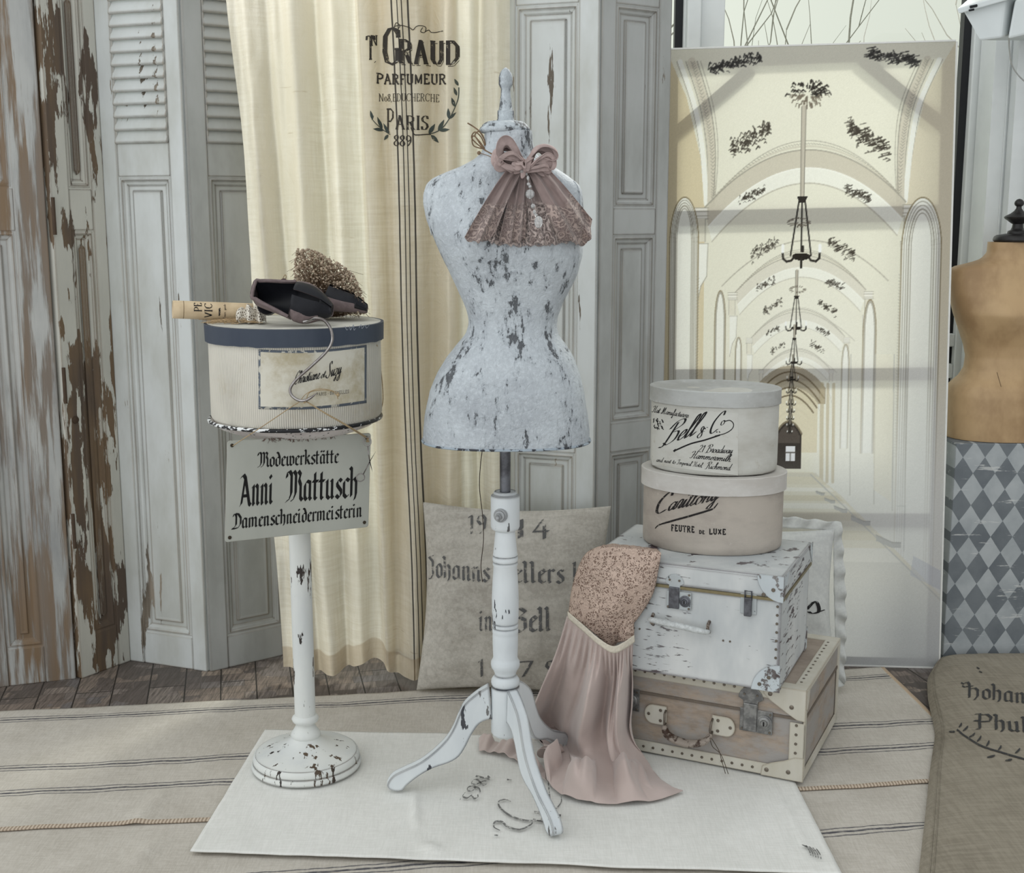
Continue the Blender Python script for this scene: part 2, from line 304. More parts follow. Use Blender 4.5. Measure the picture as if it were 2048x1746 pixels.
RO = {  # roman capitals with serifs, cap height 14
 'G': (13, '11.4,10.4 11,13.4;11,12 8.6,14 5,14 1.6,11 1.2,5 3,1 7,0 10.8,1.4 10.8,6;8.6,6 12.4,6'), 'I': (6, '2.6,14 2.6,0;.8,14 4.4,14;.8,0 4.4,0'), 'R': (12, '2.4,14 2.4,0;.6,14 6,14 8.8,12.4 8.8,9 6,7.4 2.4,7.2;5.6,7.2 9.4,0 11.4,0;.8,0 4.2,0'),
 'A': (12, '5.6,14 9.8,0;5.6,14 1.8,0;3,5 8,5;.4,0 3.6,0;8,0 11.6,0;4,14 6.4,14'), 'U': (12, '2.6,14 2.6,3 4.4,.4 7.2,.2 9.2,3 9.2,14;.8,14 4.6,14;7.6,14 10.8,14'), 'D': (12, '2.4,14 2.4,0;.8,14 6,14 9.8,10.6 9.8,3.6 6,0 .8,0'),
 'T': (11, '5,14 5,0;.4,11.6 .6,14 9.4,14 9.6,11.6;3.2,0 6.8,0'), 'N': (12, '2.2,14 2.2,0;2,14 9,0;9.2,14 9.2,0;.4,14 2.6,14;7.6,14 10.8,14;.6,0 3.8,0'), 'P': (10.4, '2.4,14 2.4,0;.6,14 6,14 8.8,12.4 8.8,8.8 6,6.6 2.4,6.6;.8,0 4.2,0'),
 'S': (9.4, '7.6,11 7,14 3.6,14 1.4,11.6 2,8.8 6.8,6 7.6,3 5.4,0 1.4,.2 1,3.4'), 'C': (11.4, '10,11.4 9.8,13.6 5,14 1.6,11 1.2,4.6 3.6,.6 6.6,0 10,2.6'), 'H': (12.4, '2.4,14 2.4,0;9.4,14 9.4,0;2.4,7 9.4,7;.8,14 4.2,14;.8,0 4.2,0;7.6,14 11,14;7.6,0 11,0'),
 'E': (10, '2.4,14 2.4,0;.8,14 8,14 8,11.4;2.4,7.2 6.6,7.2;.8,0 8.4,0 8.4,2.8'), 'O': (12, '5.8,14 2,11.6 1.2,6 3,1.2 5.8,0 8.8,1.2 10.4,7 9.4,12 5.8,14'), 'o': (8, '3.8,9 1.4,7 1.4,2 3.8,0 6.4,2 6.4,7 3.8,9'),
 '8': (8, '3.8,14 1.4,12 2,8.8 3.8,7.6 6.4,4 5.6,.8 3.8,0 1.6,.8 1,4 3.8,7.6 5.8,10 5.6,13 3.8,14'), '9': (8, '6,9 3.4,6.6 1.2,9 1.6,13 3.8,14 6.4,11.6 6,5 2.4,0'), '1': (5, '.6,12 2.4,14 2.4,0'), '.': (5, '1.4,1.2 2.2,.6'), ',': (4, '1.4,1 .8,-2'), '-': (7, '1,5.6 5.6,5.6')}
for c_ in 'FLXMBJVKWZ':
    RO[c_] = {'F': (9.6, '2.4,14 2.4,0;.8,14 8,14 8,11.4;2.4,7.2 6.6,7.2;.8,0 4.2,0'), 'L': (9.6, '2.4,14 2.4,0;.8,14 4.2,14;.8,0 8.4,0 8.4,3'), 'X': (11, '1.4,14 9,0;9,14 1.4,0'), 'M': (14, '2.2,0 2.2,14 6.6,2 11,14 11,0'),
              'B': (11, '2.4,14 2.4,0;.8,14 6,14 8,12.4 8,8.8 6,7.4 2.4,7.4;6,7.4 9,6 9,1.6 6.4,0 .8,0'), 'V': (11, '1,14 5.4,0 9.6,14'), 'J': (7, '4,14 4,2 1,-1'), 'K': (11, '2.4,14 2.4,0;9,14 2.6,6.4;5,8.6 9.6,0'), 'W': (14, '1,14 4,0 7,12 10,0 13,14'), 'Z': (10, '1,14 8,14 1,0 8.6,0')}[c_]

def strokes(text, font, smooth=True, gap=0.):
    out = []; x = 0
    for ch in text:
        if ch == ' ': x += 4.5; continue
        uml = ch == 'ä'
        if uml: ch = 'a'
        w, s = font[ch]
        for st in s.split(';'):
            P = [tuple(map(float, q.split(','))) for q in st.split()]
            if smooth and len(P) > 2: P = [tuple(p) for p in crv([Vector((a, b, 0)) for a, b in P], 5)]
            out.append([(p[0] + x, p[1]) for p in P])
        if uml:
            for dx in (.6, 3.2): out.append([(x + dx, 13.6), (x + dx + .9, 12.4)])
        x += w + gap
    return out, x
def letter(text, font, fn, nib=(1.6, 40), thin=.22, smooth=True, gap=0., shear=0., step=1.2, sx=1., g=None, raw=None):
    """fn maps glyph units -> world point; returns a G of ribbons"""
    g = g or G(); st, W_ = strokes(text, font, smooth, gap) if raw is None else raw
    a = radians(nib[1]); n = Vector((cos(a), sin(a))) * nib[0] / 2
    for P in st:
        Q = []
        for p, q in zip(P, P[1:]):
            L = hypot(q[0] - p[0], q[1] - p[1]); k = max(1, int(L / step))
            Q += [(lerp(p[0], q[0], i / k), lerp(p[1], q[1], i / k)) for i in range(k)]
        Q.append(P[-1])
        L = []; Rr = []
        for i, p in enumerate(Q):
            t = Vector((Q[min(i + 1, len(Q) - 1)][0] - Q[max(i - 1, 0)][0], Q[min(i + 1, len(Q) - 1)][1] - Q[max(i - 1, 0)][1]))
            if t.length < 1e-6: t = Vector((0, 1))
            t.normalize(); m = Vector((-t.y, t.x)); d = n.dot(m); d = max(abs(d), thin)
            along = n - m * n.dot(m)
            if n.dot(m) < 0: along = -along
            v = m * d + along * (.9 if abs(d) > thin else 0.)
            L.append(Vector(p) + v); Rr.append(Vector(p) - v)
        vs = [fn(q.x + q.y * shear, q.y) for q in L] + [fn(q.x + q.y * shear, q.y) for q in Rr]; k = len(Q)
        g.add(vs, [(i, i + 1, i + 1 + k, i + k) for i in range(k - 1)])
    return g
def textw(text, font, gap=0.): return sum(4.5 if c == ' ' else font['a' if c == 'ä' else c][0] + gap for c in text)
def inkmat(name, col, rough=.7, fade=0., under=None, sc=60):
    m = N(name)
    m.base(col, rough, spec=.2)
    if fade:
        tr = m.n('ShaderNodeBsdfTransparent'); mx = m.n('ShaderNodeMixShader')
        f = m.ramp(m.noise(sc, 5, .7), .62 - fade, .66 - fade + .12); m.l(f, mx.inputs[0])
        m.l(m.p.outputs[0], mx.inputs[1]); m.l(tr.outputs[0], mx.inputs[2]); m.l(mx.outputs[0], m.out.inputs[0])
    return m.m
# ================================================================ THE SETTING
# floor: worn patchwork boards
def floor_mat():
    m = N('patchwork_boards'); ang = radians(12.6)
    co = m.coord((1, 1, 1), rot=(0, 0, -ang - pi / 2))
    br = m.n('ShaderNodeTexBrick'); br.offset = .37; br.inputs['Scale'].default_value = 1; br.inputs['Brick Width'].default_value = .62; br.inputs['Row Height'].default_value = .105
    br.inputs['Mortar Size'].default_value = .0022; br.inputs['Color1'].default_value = (0, 0, 0, 1); br.inputs['Color2'].default_value = (1, 1, 1, 1); br.inputs['Mortar'].default_value = (.5, .5, .5, 1)
    m.l(co, br.inputs[0])
    b2 = m.n('ShaderNodeTexBrick'); b2.offset = .5; b2.inputs['Scale'].default_value = 1; b2.inputs['Brick Width'].default_value = .13; b2.inputs['Row Height'].default_value = .052
    b2.inputs['Mortar Size'].default_value = .001; b2.inputs['Color1'].default_value = (0, 0, 0, 1); b2.inputs['Color2'].default_value = (1, 1, 1, 1)
    m.l(m.coord((1, 1, 1), (.3, .1, 0), (0, 0, -ang)), b2.inputs[0])
    grain = m.noise(22, 6, .7, (6, .5, 1)); big = m.noise(6, 3, .6)
    r = m.n('ShaderNodeValToRGB'); e = r.color_ramp.elements; e[0].color = srgb(84, 78, 74); e[1].color = srgb(166, 150, 134)
    for p, c in ((.3, (116, 106, 100)), (.55, (142, 128, 116)), (.8, (122, 118, 118))): x = e.new(p); x.color = srgb(*c)
    sel = m.ramp(big, .47, .48)
    m.l(m.mix(sel, br.outputs[0], b2.outputs[0]), r.inputs[0])
    c = m.mix(m.ramp(grain, .3, .72), r.outputs[0], (.075, .062, .052, 1)); 
    c = m.mix(br.outputs['Fac'], c, (.03, .025, .02, 1))
    m.base(c, .55, spec=.35); m.bump(m.math('SUBTRACT', m.math('MULTIPLY', grain, .4), br.outputs['Fac']), .0015); return m.m
struct('floor', G().box(-2.6, 2.6, .6, 4.45, -.05, 0), floor_mat(), smooth=False)

white_paint = plain('white_paint', srgb(214, 218, 218), .45, var=.06, sc=8)
grey_paint = plain('grey_white_paint', srgb(196, 200, 200), .5, var=.08, sc=8)
black_seal = plain('black_seal', srgb(26, 28, 31), .5)
plaster = N('plaster'); plaster.base(plaster.mix(plaster.ramp(plaster.noise(6, 6, .7), .3, .7), srgb(206, 208, 206), srgb(190, 193, 192)), .9); plaster.bump(plaster.noise(70, 5, .7), .002, .6); plaster = plaster.m

# back wall: a run of windows above a low parapet
YW = 4.32
def win_glass():
    m = N('window_glass'); gl = m.n('ShaderNodeBsdfGlossy'); gl.inputs['Roughness'].default_value = .02
    tr = m.n('ShaderNodeBsdfTransparent'); tr.inputs[0].default_value = (.96, .98, .96, 1); mx = m.n('ShaderNodeMixShader')
    fr = m.n('ShaderNodeFresnel'); fr.inputs[0].default_value = 1.3; m.l(fr.outputs[0], mx.inputs[0]); m.l(tr.outputs[0], mx.inputs[1]); m.l(gl.outputs[0], mx.inputs[2])
    m.l(mx.outputs[0], m.out.inputs[0]); return m.m
glass = win_glass()
struct('wall_back', G().box(-2.6, 2.6, YW, YW + .12, -.02, .30), plaster, smooth=False)
def window(n, x0, x1, zs, stripl=False, stripr=False):
    g = G(); w = .05
    g.box(x0, x0 + w, YW - .02, YW + .08, .30, 2.5); g.box(x1 - w, x1, YW - .02, YW + .08, .30, 2.5)
    for z, h in zs: g.box(x0 + w, x1 - w, YW - .015, YW + .075, z, z + h)
    o = struct('window_%d' % n, g, white_paint, smooth=False, bevel=.004)
    s = G()
    for z, h in zs: s.box(x0 + w, x1 - w, YW + .015, YW + .035, z - .012, z)
    s.box(x0 + w, x0 + w + .018, YW + .01, YW + .05, .36, 2.5); s.box(x1 - w - .026, x1 - w, YW + .01, YW + .05, .36, 2.5)
    make('window_seal', s, black_seal, o, smooth=False)
    make('window_pane', G().box(x0 + w, x1 - w, YW + .025, YW + .03, .34, 2.5), glass, o, smooth=False)
    return o
window(1, -2.60, -1.55, [(.30, .05), (.86, .06)])
window(2, -1.55, -.62, [(.30, .05), (.86, .06)])
window(3, -.62, .20, [(.30, .05), (.86, .06)])
window(4, .20, .62, [(.30, .05), (.86, .06)])
window(5, .64, 1.585, [(.30, .05), (.84, .05), (.95, .045)])
g = G().box(.575, .62, YW - .07, YW - .02, .3, 2.5).box(.62, .70, YW - .05, YW - .02, .3, 2.5)
struct('trim_1', g, white_paint, smooth=False, bevel=.004)
g = G().box(1.555, 1.61, YW - .16, YW - .03, 0, 2.5).box(1.61, 1.665, YW - .21, YW - .03, 0, 2.5).box(1.60, 1.604, YW - .165, YW - .16, 0, 2.5)
struct('trim_2', g, white_paint, smooth=False, bevel=.004)
struct('wall_right', G().box(1.665, 2.6, YW - .24, YW + .1, -.02, 2.5), plaster, smooth=False)

# outside: snowy garden with bare shrubs
def snow():
    m = N('snow'); m.base(m.mix(m.ramp(m.noise(1.2, 5, .7), .4, .62), srgb(226, 232, 226), srgb(168, 176, 160)), .9); return m.m
gg = G().grid(lambda u, v: (lerp(-14, 14, u), lerp(YW + .3, 26, v), -.35 + .12 * nz(u * 9, v * 9)), 40, 40)
o = make('snowy_ground', gg, snow()); o['kind'] = 'structure'
twig = plain('bare_twig', srgb(150, 146, 134), .9)
twig2 = plain('pale_twig', srgb(196, 190, 180), .9)
green = plain('evergreen_leaf', srgb(120, 150, 90), .8, var=.4)
def bush(seed, x, y, z0, h, spread, n, mat, label, r=.006, cat='shrub'):
    rnd = random.Random(seed); g = G()
    def br(p, d, L, rr, dep):
        q = [p]; 
        for i in range(4):
            d = (d + Vector((rnd.uniform(-.3, .3), rnd.uniform(-.3, .3), rnd.uniform(-.1, .25)))).normalized(); p = p + d * L / 4; q.append(p)
            if dep and i: br(p, (d + Vector((rnd.uniform(-1, 1), rnd.uniform(-.6, .6), rnd.uniform(-.2, .7)))).normalized(), L * rnd.uniform(.35, .6), rr * .6, dep - 1)
        g.tube(q, [rr * (1 - .17 * k) for k in range(5)], 4)
    for i in range(n):
        a = rnd.uniform(0, 2 * pi); br(Vector((x + rnd.uniform(-1, 1) * spread, y + rnd.uniform(-1, 1) * spread * .5, z0)), Vector((cos(a) * .35, sin(a) * .35, 1)).normalized(), h * rnd.uniform(.6, 1), r, 2)
    return tag(make('garden_shrub', g, mat), label, cat)
bush(1, 1.15, 7.0, -.3, 1.95, .3, 7, twig, 'bare branching shrub outside the window, tips showing above the left of the arcade picture', .012)
bush(2, 2.55, 6.6, -.3, 2.0, .30, 26, twig2, 'dense pale bare shrub outside the window, beside the right edge of the arcade picture', .010)
bush(3, .62, 5.6, -.3, 2.7, .10, 9, twig, 'bare shrub seen through the narrow pane left of the arcade picture', .007)
g = G(); rnd = random.Random(5)
for i in range(900):
    c = Vector((-1.95 + rnd.gauss(0, .22), 5.3 + rnd.gauss(0, .2), .35 + rnd.gauss(0, .33))); d = Vector((rnd.gauss(0, 1), rnd.gauss(0, 1), rnd.gauss(0, 1))).normalized() * .035
    e_ = d.cross(Vector((0, 0, 1))).normalized() * .014; g.add([c - d, c + e_, c + d, c - e_], [(0, 1, 2, 3)])
g.tube([(-1.95, 5.3, -.35), (-1.93, 5.3, 0), (-1.95, 5.32, .7)], .02, 6)
tag(make('garden_shrub', g, green), 'green leafy shrub outside, glimpsed through the gap in the weathered shutters', 'shrub')

# ================================================================ SHUTTERS
P_wh = paint('old_white_paint', srgb(202, 206, 205), srgb(92, 84, 74), .36, (1, 1, .12), 26, edge=4, er=.009, tint=srgb(178, 180, 174), sharp=.02, under2=srgb(150, 140, 126))
P_wh2 = paint('shaded_white_paint', srgb(170, 172, 170), srgb(92, 84, 74), .31, (1, 1, .12), 26, edge=4, er=.009, tint=srgb(146, 148, 144), sharp=.02, off=4, under2=srgb(140, 132, 120))  # darker copy of the white paint, the leaves' shade mixed into its colour
P_wd = paint('weathered_shutter_paint', srgb(176, 177, 174), srgb(124, 104, 82), .57, (1, 1, .07), 34, edge=3, er=.008, tint=srgb(140, 142, 142), under2=srgb(122, 112, 102), sharp=.14, bumpd=.002, big=4, off=9)
P_wd2 = paint('flaking_shutter_paint', srgb(192, 191, 182), srgb(108, 90, 70), .47, (1, 1, .16), 18, edge=5, er=.008, tint=srgb(176, 176, 168), under2=srgb(86, 74, 64), sharp=.012, bumpd=.003, big=5, off=14)
def raised(g, x0, x1, z0, z1, prof, y0=0.):
    """nested rectangles: prof = [(inset, depth)]"""
    rings = [[(x0 + i, y0 + d, z0 + i), (x1 - i, y0 + d, z0 + i), (x1 - i, y0 + d, z1 - i), (x0 + i, y0 + d, z1 - i)] for i, d in prof]
    vs = [p for r in rings for p in r]; fs = [(k * 4 + j, k * 4 + (j + 1) % 4, k * 4 + 4 + (j + 1) % 4, k * 4 + 4 + j) for k in range(len(prof) - 1) for j in range(4)]
    fs.append(tuple(range(len(vs) - 4, len(vs)))); g.add(vs, fs); return g
PROF = [(-.004, .004), (0, .004), (.004, .005), (.010, .003), (.014, .009), (.022, .012), (.026, .016), (.040, .016), (.043, .010), (.046, .010), (.052, .011)]
def shutter(label, A, B, mat, stl, str_, rails, fills, top=2.12, th=.036, z0=.0, rmats=None, group=None):
    """A, B floor points of the front face left and right; rails [(z0,z1)], fills [('panel'|'louvre', z0, z1)]"""
    d = Vector(B) - Vector(A); w = d.length; rz = math.atan2(d.y, d.x)
    t = thing('shutter_leaf', label, 'shutter', (A[0], A[1], z0), rz, group); M = WM[t.name]
    nb = dict(bevel=.003, smooth=False)
    make('stile', G(M).box(0, stl, 0, th, 0, top), mat, t, **nb); make('stile', G(M).box(w - str_, w, 0, th, 0, top), mat, t, **nb)
    x0, x1 = stl, w - str_
    for a, b in rails: make('rail', G(M).box(x0, x1, .002, th - .002, a, b), mat, t, **nb)
    for f in fills:
        if f[0] == 'panel': make('raised_panel', raised(G(M), x0, x1, f[1], f[2], PROF), mat, t, smooth=False)
        else:
            g = G(M); n = max(1, int((f[2] - f[1]) / .0345)); s = (f[2] - f[1]) / n
            for i in range(n):
                za = f[1] + i * s
                o = [(x0, -.002, za - .006), (x0, -.008, za - .001), (x0, -.005, za + .008), (x0, .012, za + s + .006), (x0, .018, za + s + .002)]
                g.prism(o, (x1 - x0, 0, 0))
            make('louvre_slats', g, mat, t, bevel=.0015, smooth=False)
            g = G(M); g.box(x0, x0 + .006, -.002, .01, f[1], f[2]); g.box(x1 - .006, x1, -.002, .01, f[1], f[2]); make('louvre_bead', g, mat, t, **nb)
    return t, M, w
sA, sB = Z(283, 3.72), Z(353, 3.72)
# far left, weathered
p1r = fl(152, 1358); p1l = p1r + (fl(0, 1375) - p1r).normalized() * .40
t, M, w = shutter('stripped bare-wood shutter leaf at the far left edge with bluish paint remains', p1l, p1r, P_wd, .21, .085, [(0, .115), (1.355, 1.475), (2.05, 2.12)], [('panel', .115, 1.355), ('panel', 1.475, 2.05)])
t, M, w = shutter('narrow flaking cream shutter leaf with brown bare foot, second from the left', fl(164, 1358), fl(262, 1322), P_wd2, .062, .045, [(0, .13), (1.355, 1.475), (2.05, 2.12)], [('panel', .13, 1.355), ('panel', 1.475, 2.05)])
hinm = plain('rusty_iron', srgb(84, 70, 58), .8, .3)
for z in (.42, .86, 1.35): make('hinge', G(M).tube([(0, -.006, z - .006), (0, -.006, z + .10)], .0055, 8), hinm, t, autos=60)
iron = plain('rusty_iron_knob', srgb(76, 62, 50), .7, .4)
make('key_hole', G(M).disc((.034, .001, .80), (0, -1, 0), .011, .006), iron, t)
L3 = ([(0, .104), (sB, sA), (2.05, 2.12)], [('panel', .104, sB), ('louvre', sA, 2.05)])
c3 = fl(257, 1321); c4 = fl(415, 1344)
shutter('pale grey louvred shutter leaf with a long raised panel, third from the left', c3, c4, P_wh, .060, .052, *L3, group=None)
d4 = (fl(540, 1318) - fl(425, 1344)).normalized()
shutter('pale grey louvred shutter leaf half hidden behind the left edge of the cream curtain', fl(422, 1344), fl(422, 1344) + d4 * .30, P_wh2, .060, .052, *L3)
# right pair of panelled leaves
zb = [Z(y, 3.68) for y in (12, 416, 470, 842, 900)]
R5 = ([(0, .12), (zb[4], zb[3]), (zb[2], zb[1]), (zb[0], 2.12)], [('panel', .12, zb[4]), ('panel', zb[3], zb[2]), ('panel', zb[1], zb[0])])
j5 = Vector((.243, 3.60, 0)); a5 = Vector((-.045, 3.70, 0))
shutter('panelled off-white shutter leaf behind the blue-white dress form, with three raised panels', a5, j5, P_wh, .058, .060, *R5)
shutter('panelled grey shutter leaf with painted-in shade standing left of the arcade picture, with three raised panels', j5 + Vector((.008, .004, 0)), Vector((.462, 3.745, 0)), P_wh2, .05, .046, *R5)

# ================================================================ CURTAIN
def cY(x, z):
    """front surface of the hanging linen: soft folds keyed on fixed fold lines"""
    h = (z - .04) / 2.0
    px = x
    y = 3.635 + .012 * sin(px * 31 + .5 + .6 * h) + .008 * sin(px * 57 + 1.2 - .8 * h)
    for xb, xt, dp, w_ in ((-.640, -.745, -.030, .020), (-.600, -.690, .022, .016), (-.545, -.62, -.034, .028), (-.50, -.555, .026, .018), (-.455, -.50, -.018, .02), (-.345, -.37, .024, .02), (-.295, -.31, -.020, .022), (-.235, -.235, .022, .02), (-.19, -.185, -.018, .022), (-.10, -.095, .026, .014), (-.05, -.045, -.022, .02)):
        t = (px - lerp(xb, xt, h) - .006 * sin(h * 5 + xb * 40)) / w_; y += dp * 1.5 * exp(-t * t)
    y += .018 * nz(px * 4.5, z * .5, 3) + .006 * nz(px * 14, z * 3, 8) + .0025 * nz(px * 40, z * 14, 2)
    xf = -.425 + .015 * (1 - h)
    t = px - lerp(-.385, -.433, h); y -= .060 / (1 + exp(-max(min(t * 260, 40), -40))) * exp(-max(t, 0) * 4)
    t = px - lerp(-.150, -.158, h); y += .045 / (1 + exp(-max(min(t * 260, 40), -40))) * exp(-max(t, 0) * 8)
    if px < -.52: y += .006 * nz(px * 22, z * 4, 11) + .004 * nz(px * 50, z * 9, 12)
    return y
def cxl(z): h = (z - .04) / 2.0; return lerp(-.700, -.800, min(max(h, 0), 1)) + .008 * sin(z * 5)
def cxr(z): return -.006
def cbot(x): return .028 + .012 * sin(x * 26 + 1) + .03 * exp(-((x + .415) / .05) ** 2)
def cpt(u, v):
    z0 = cbot(lerp(-.70, 0, u)); z = lerp(z0, 2.12, v); x = lerp(cxl(z), cxr(z), u); return (x, cY(x, z), z)
def curtain_mat():
    m = N('linen_curtain'); u, v = m.uv()
    th1 = m.noise(90, 3, .75, (1, 1, .05)); th2 = m.noise(110, 3, .75, (.05, .05, 1)); t = m.math('MULTIPLY', m.math('ADD', th1, th2), .5)
    c = m.mix(m.ramp(t, .35, .65), srgb(242, 238, 226), srgb(228, 222, 206))
    c = m.mix(m.ramp(m.noise(3, 4, .6, (1, 1, .4)), .4, .65), c, srgb(232, 226, 210))
    slub = m.noise(60, 2, .5, (.12, .12, 1)); c = m.mix(m.math('MULTIPLY', m.ramp(slub, .72, .76), .35), c, srgb(186, 170, 140))
    # woven stripes, four lines on one fold
    sp_ = m.n('ShaderNodeSeparateXYZ'); m.l(m.tc.outputs['UV'], sp_.inputs[0]); uu = m.math('ADD', sp_.outputs[0], m.math('MULTIPLY', m.math('SUBTRACT', m.noise(4, 3, .6), .5), .004))
    lines = None
    for k, (c0, hw) in enumerate(((.588, .0034), (.609, .0020), (.624, .0020), (.645, .0034))):
        d = m.math('ABSOLUTE', m.math('SUBTRACT', uu, c0)); q = m.ramp(d, hw * .6, hw * 1.3, 1, 0); lines = q if lines is None else m.math('MAXIMUM', lines, q)
    c = m.mix(m.math('MULTIPLY', lines, .93), c, srgb(58, 56, 58))
    # darker double hem
    hem = m.ramp(sp_.outputs[1], .030, .0335, 1, 0); c = m.mix(m.math('MULTIPLY', hem, .45), c, srgb(176, 152, 118))
    m.base(c, .95, spec=.05); wr = m.noise(16, 5, .6, dist=.8); m.bump(m.math('ADD', m.math('MULTIPLY', wr, 9.0), t), .0011, 1.0)
    tr = m.n('ShaderNodeBsdfTranslucent'); m.l(c, tr.inputs[0]); mx = m.n('ShaderNodeMixShader'); mx.inputs[0].default_value = .5
    m.l(m.p.outputs[0], mx.inputs[1]); m.l(tr.outputs[0], mx.inputs[2]); m.l(mx.outputs[0], m.out.inputs[0]); return m.m
cb_ = N('shade_layer_linen'); cb_.base(srgb(222, 208, 180), .95, spec=.05); tr = cb_.n('ShaderNodeBsdfTranslucent'); tr.inputs[0].default_value = srgb(228, 216, 190); mx = cb_.n('ShaderNodeMixShader'); mx.inputs[0].default_value = .4
cb_.l(cb_.p.outputs[0], mx.inputs[1]); cb_.l(tr.outputs[0], mx.inputs[2]); cb_.l(mx.outputs[0], cb_.out.inputs[0])
cur = make('linen_curtain', G().grid(cpt, 340, 240), curtain_mat(), autos=180)
tag(cur, 'long cream linen curtain with four dark woven stripes and printed lettering, hanging between shutters', 'curtain')
back = G().grid(lambda u, v: (lerp(lerp(-.375, -.423, v), lerp(-.155, -.163, v), u), cY(lerp(lerp(-.375, -.423, v), lerp(-.155, -.163, v), u), lerp(.09, 2.1, v)) + .022, lerp(.09, 2.1, v)), 60, 80)  # extra sheet added behind the curtain to dim the daylight through this panel
make('added_shade_layer', back, bpy.data.materials['shade_layer_linen'], cur, autos=180)
ink = inkmat('curtain_print', srgb(58, 54, 50), fade=.06); leaf_ink = inkmat('wreath_print', srgb(70, 78, 74), fade=.04)
CY0 = 3.56
def on_cur(px, py):
    p = at(px, py, CY0); y = cY(p.x, p.z); p = at(px, py, y); return Vector((p.x, cY(p.x, p.z) - .0022, p.z))
def cur_text(text, font, x0, x1, yb0, yb1, capx, bow=0., nib=(2.6, 0), thin=.42, smooth=False, cap=14, x0c=None, g=None):
    Wd = textw(text, font)
    def fn(x, y):
        s = x / Wd; return on_cur(lerp(x0, x1, s), lerp(yb0, yb1, s) + bow * 4 * (s - .5) ** 2 - capx * y / cap)
    return letter(text, font, fn, nib, thin, smooth, g=g)
ct = G()
cur_text('G', RO, 766, 801, 129, 129, 72, 0, (3.6, 0), .4, g=ct); cur_text('RAUD', RO, 796, 921, 127, 130, 46, -2, (3.2, 0), .45, g=ct)
sh = G()
cur_text('RAUD', RO, 801, 925, 131, 134, 46, -2, (.3, 0), .2, g=ct)
cur_text('T', RO, 733, 752, 119, 119, 46, 0, (2.6, 0), .4, g=ct); cur_text('N', RO, 742, 757, 92, 92, 20, 0, (2.0, 0), .6, g=ct); cur_text('.', RO, 748, 756, 126, 126, 16, 0, (3.4, 0), 1.6, g=ct)
cur_text('PARFUMEUR', RO, 753, 893, 168, 169, 19, -1.5, (2.6, 20), 1.15, g=ct)
cur_text('No8,BDUCHERCHE'.replace('B', 'E'), RO, 758, 879, 202, 203, 15, 1, (1.7, 0), .42, g=ct)
cur_text('ARIS', RO, 790, 859, 258, 260, 27, 0, (2.6, 0), .45, g=ct); cur_text('P', RO, 772, 788, 264, 264, 46, 0, (2.2, 0), .5, g=ct)
cur_text('889', RO, 787, 824, 291, 293, 21, 0, (2.0, 0), .6, smooth=True, g=ct)
def cur_line(pts, hw, g, n=10):
    P = crv([Vector((a, b, 0)) for a, b in pts], n); L = []; Rr = []
    for i, p in enumerate(P):
        t = (P[min(i + 1, len(P) - 1)] - P[max(i - 1, 0)]).normalized(); m_ = Vector((-t.y, t.x, 0)) * hw; L.append(on_cur(p.x + m_.x, p.y + m_.y)); Rr.append(on_cur(p.x - m_.x, p.y - m_.y))
    k = len(P); g.add(L + Rr, [(i, i + 1, i + 1 + k, i + k) for i in range(k - 1)])
cur_line([(787, 60), (792, 46), (800, 52), (793, 60), (788, 54), (800, 51), (818, 55), (826, 60), (832, 54), (840, 52), (852, 56), (850, 66), (842, 64), (846, 56)], .8, ct)
cur_line([(850, 66), (858, 61), (864, 65), (886, 62)], .8, ct)
cur_line([(822, 255), (828, 268), (836, 270), (862, 269)], 1.1, ct)
make('printed_lettering', ct, ink, cur, smooth=False)
wg = G()
cur_line([(918, 175), (916, 200), (902, 232), (882, 258), (858, 269)], 1.0, wg); cur_line([(741, 225), (746, 240), (764, 258), (780, 269)], .8, wg)
def leafp(x, y, a, L, wd):
    a = radians(a); q = []
    for i in range(9):
        t = i / 8; q.append((x + L * t * cos(a), y - L * t * sin(a), wd * sin(pi * t ** .8)))
    nx, ny = sin(a), cos(a); k = 9
    wg.add([on_cur(p[0] + nx * p[2], p[1] + ny * p[2]) for p in q] + [on_cur(p[0] - nx * p[2], p[1] - ny * p[2]) for p in q], [(i, i + 1, i + 1 + k, i + k) for i in range(k - 1)])
for a in ((858, 268, 60, 24, 4), (862, 270, -45, 22, 4), (876, 262, 62, 26, 4), (878, 261, 5, 22, 3.6), (898, 238, 95, 22, 3.6), (898, 238, 40, 20, 3), (910, 214, 110, 20, 3.6), (914, 192, 110, 18, 3), (917, 172, 120, 16, 3),
          (777, 268, 115, 24, 3), (776, 269, -125, 14, 3), (768, 261, 172, 22, 3.4), (765, 258, 112, 26, 3.2), (746, 240, 105, 20, 3), (744, 240, 65, 10, 1.5)): leafp(*a)
make('printed_wreath', wg, leaf_ink, cur, smooth=False)
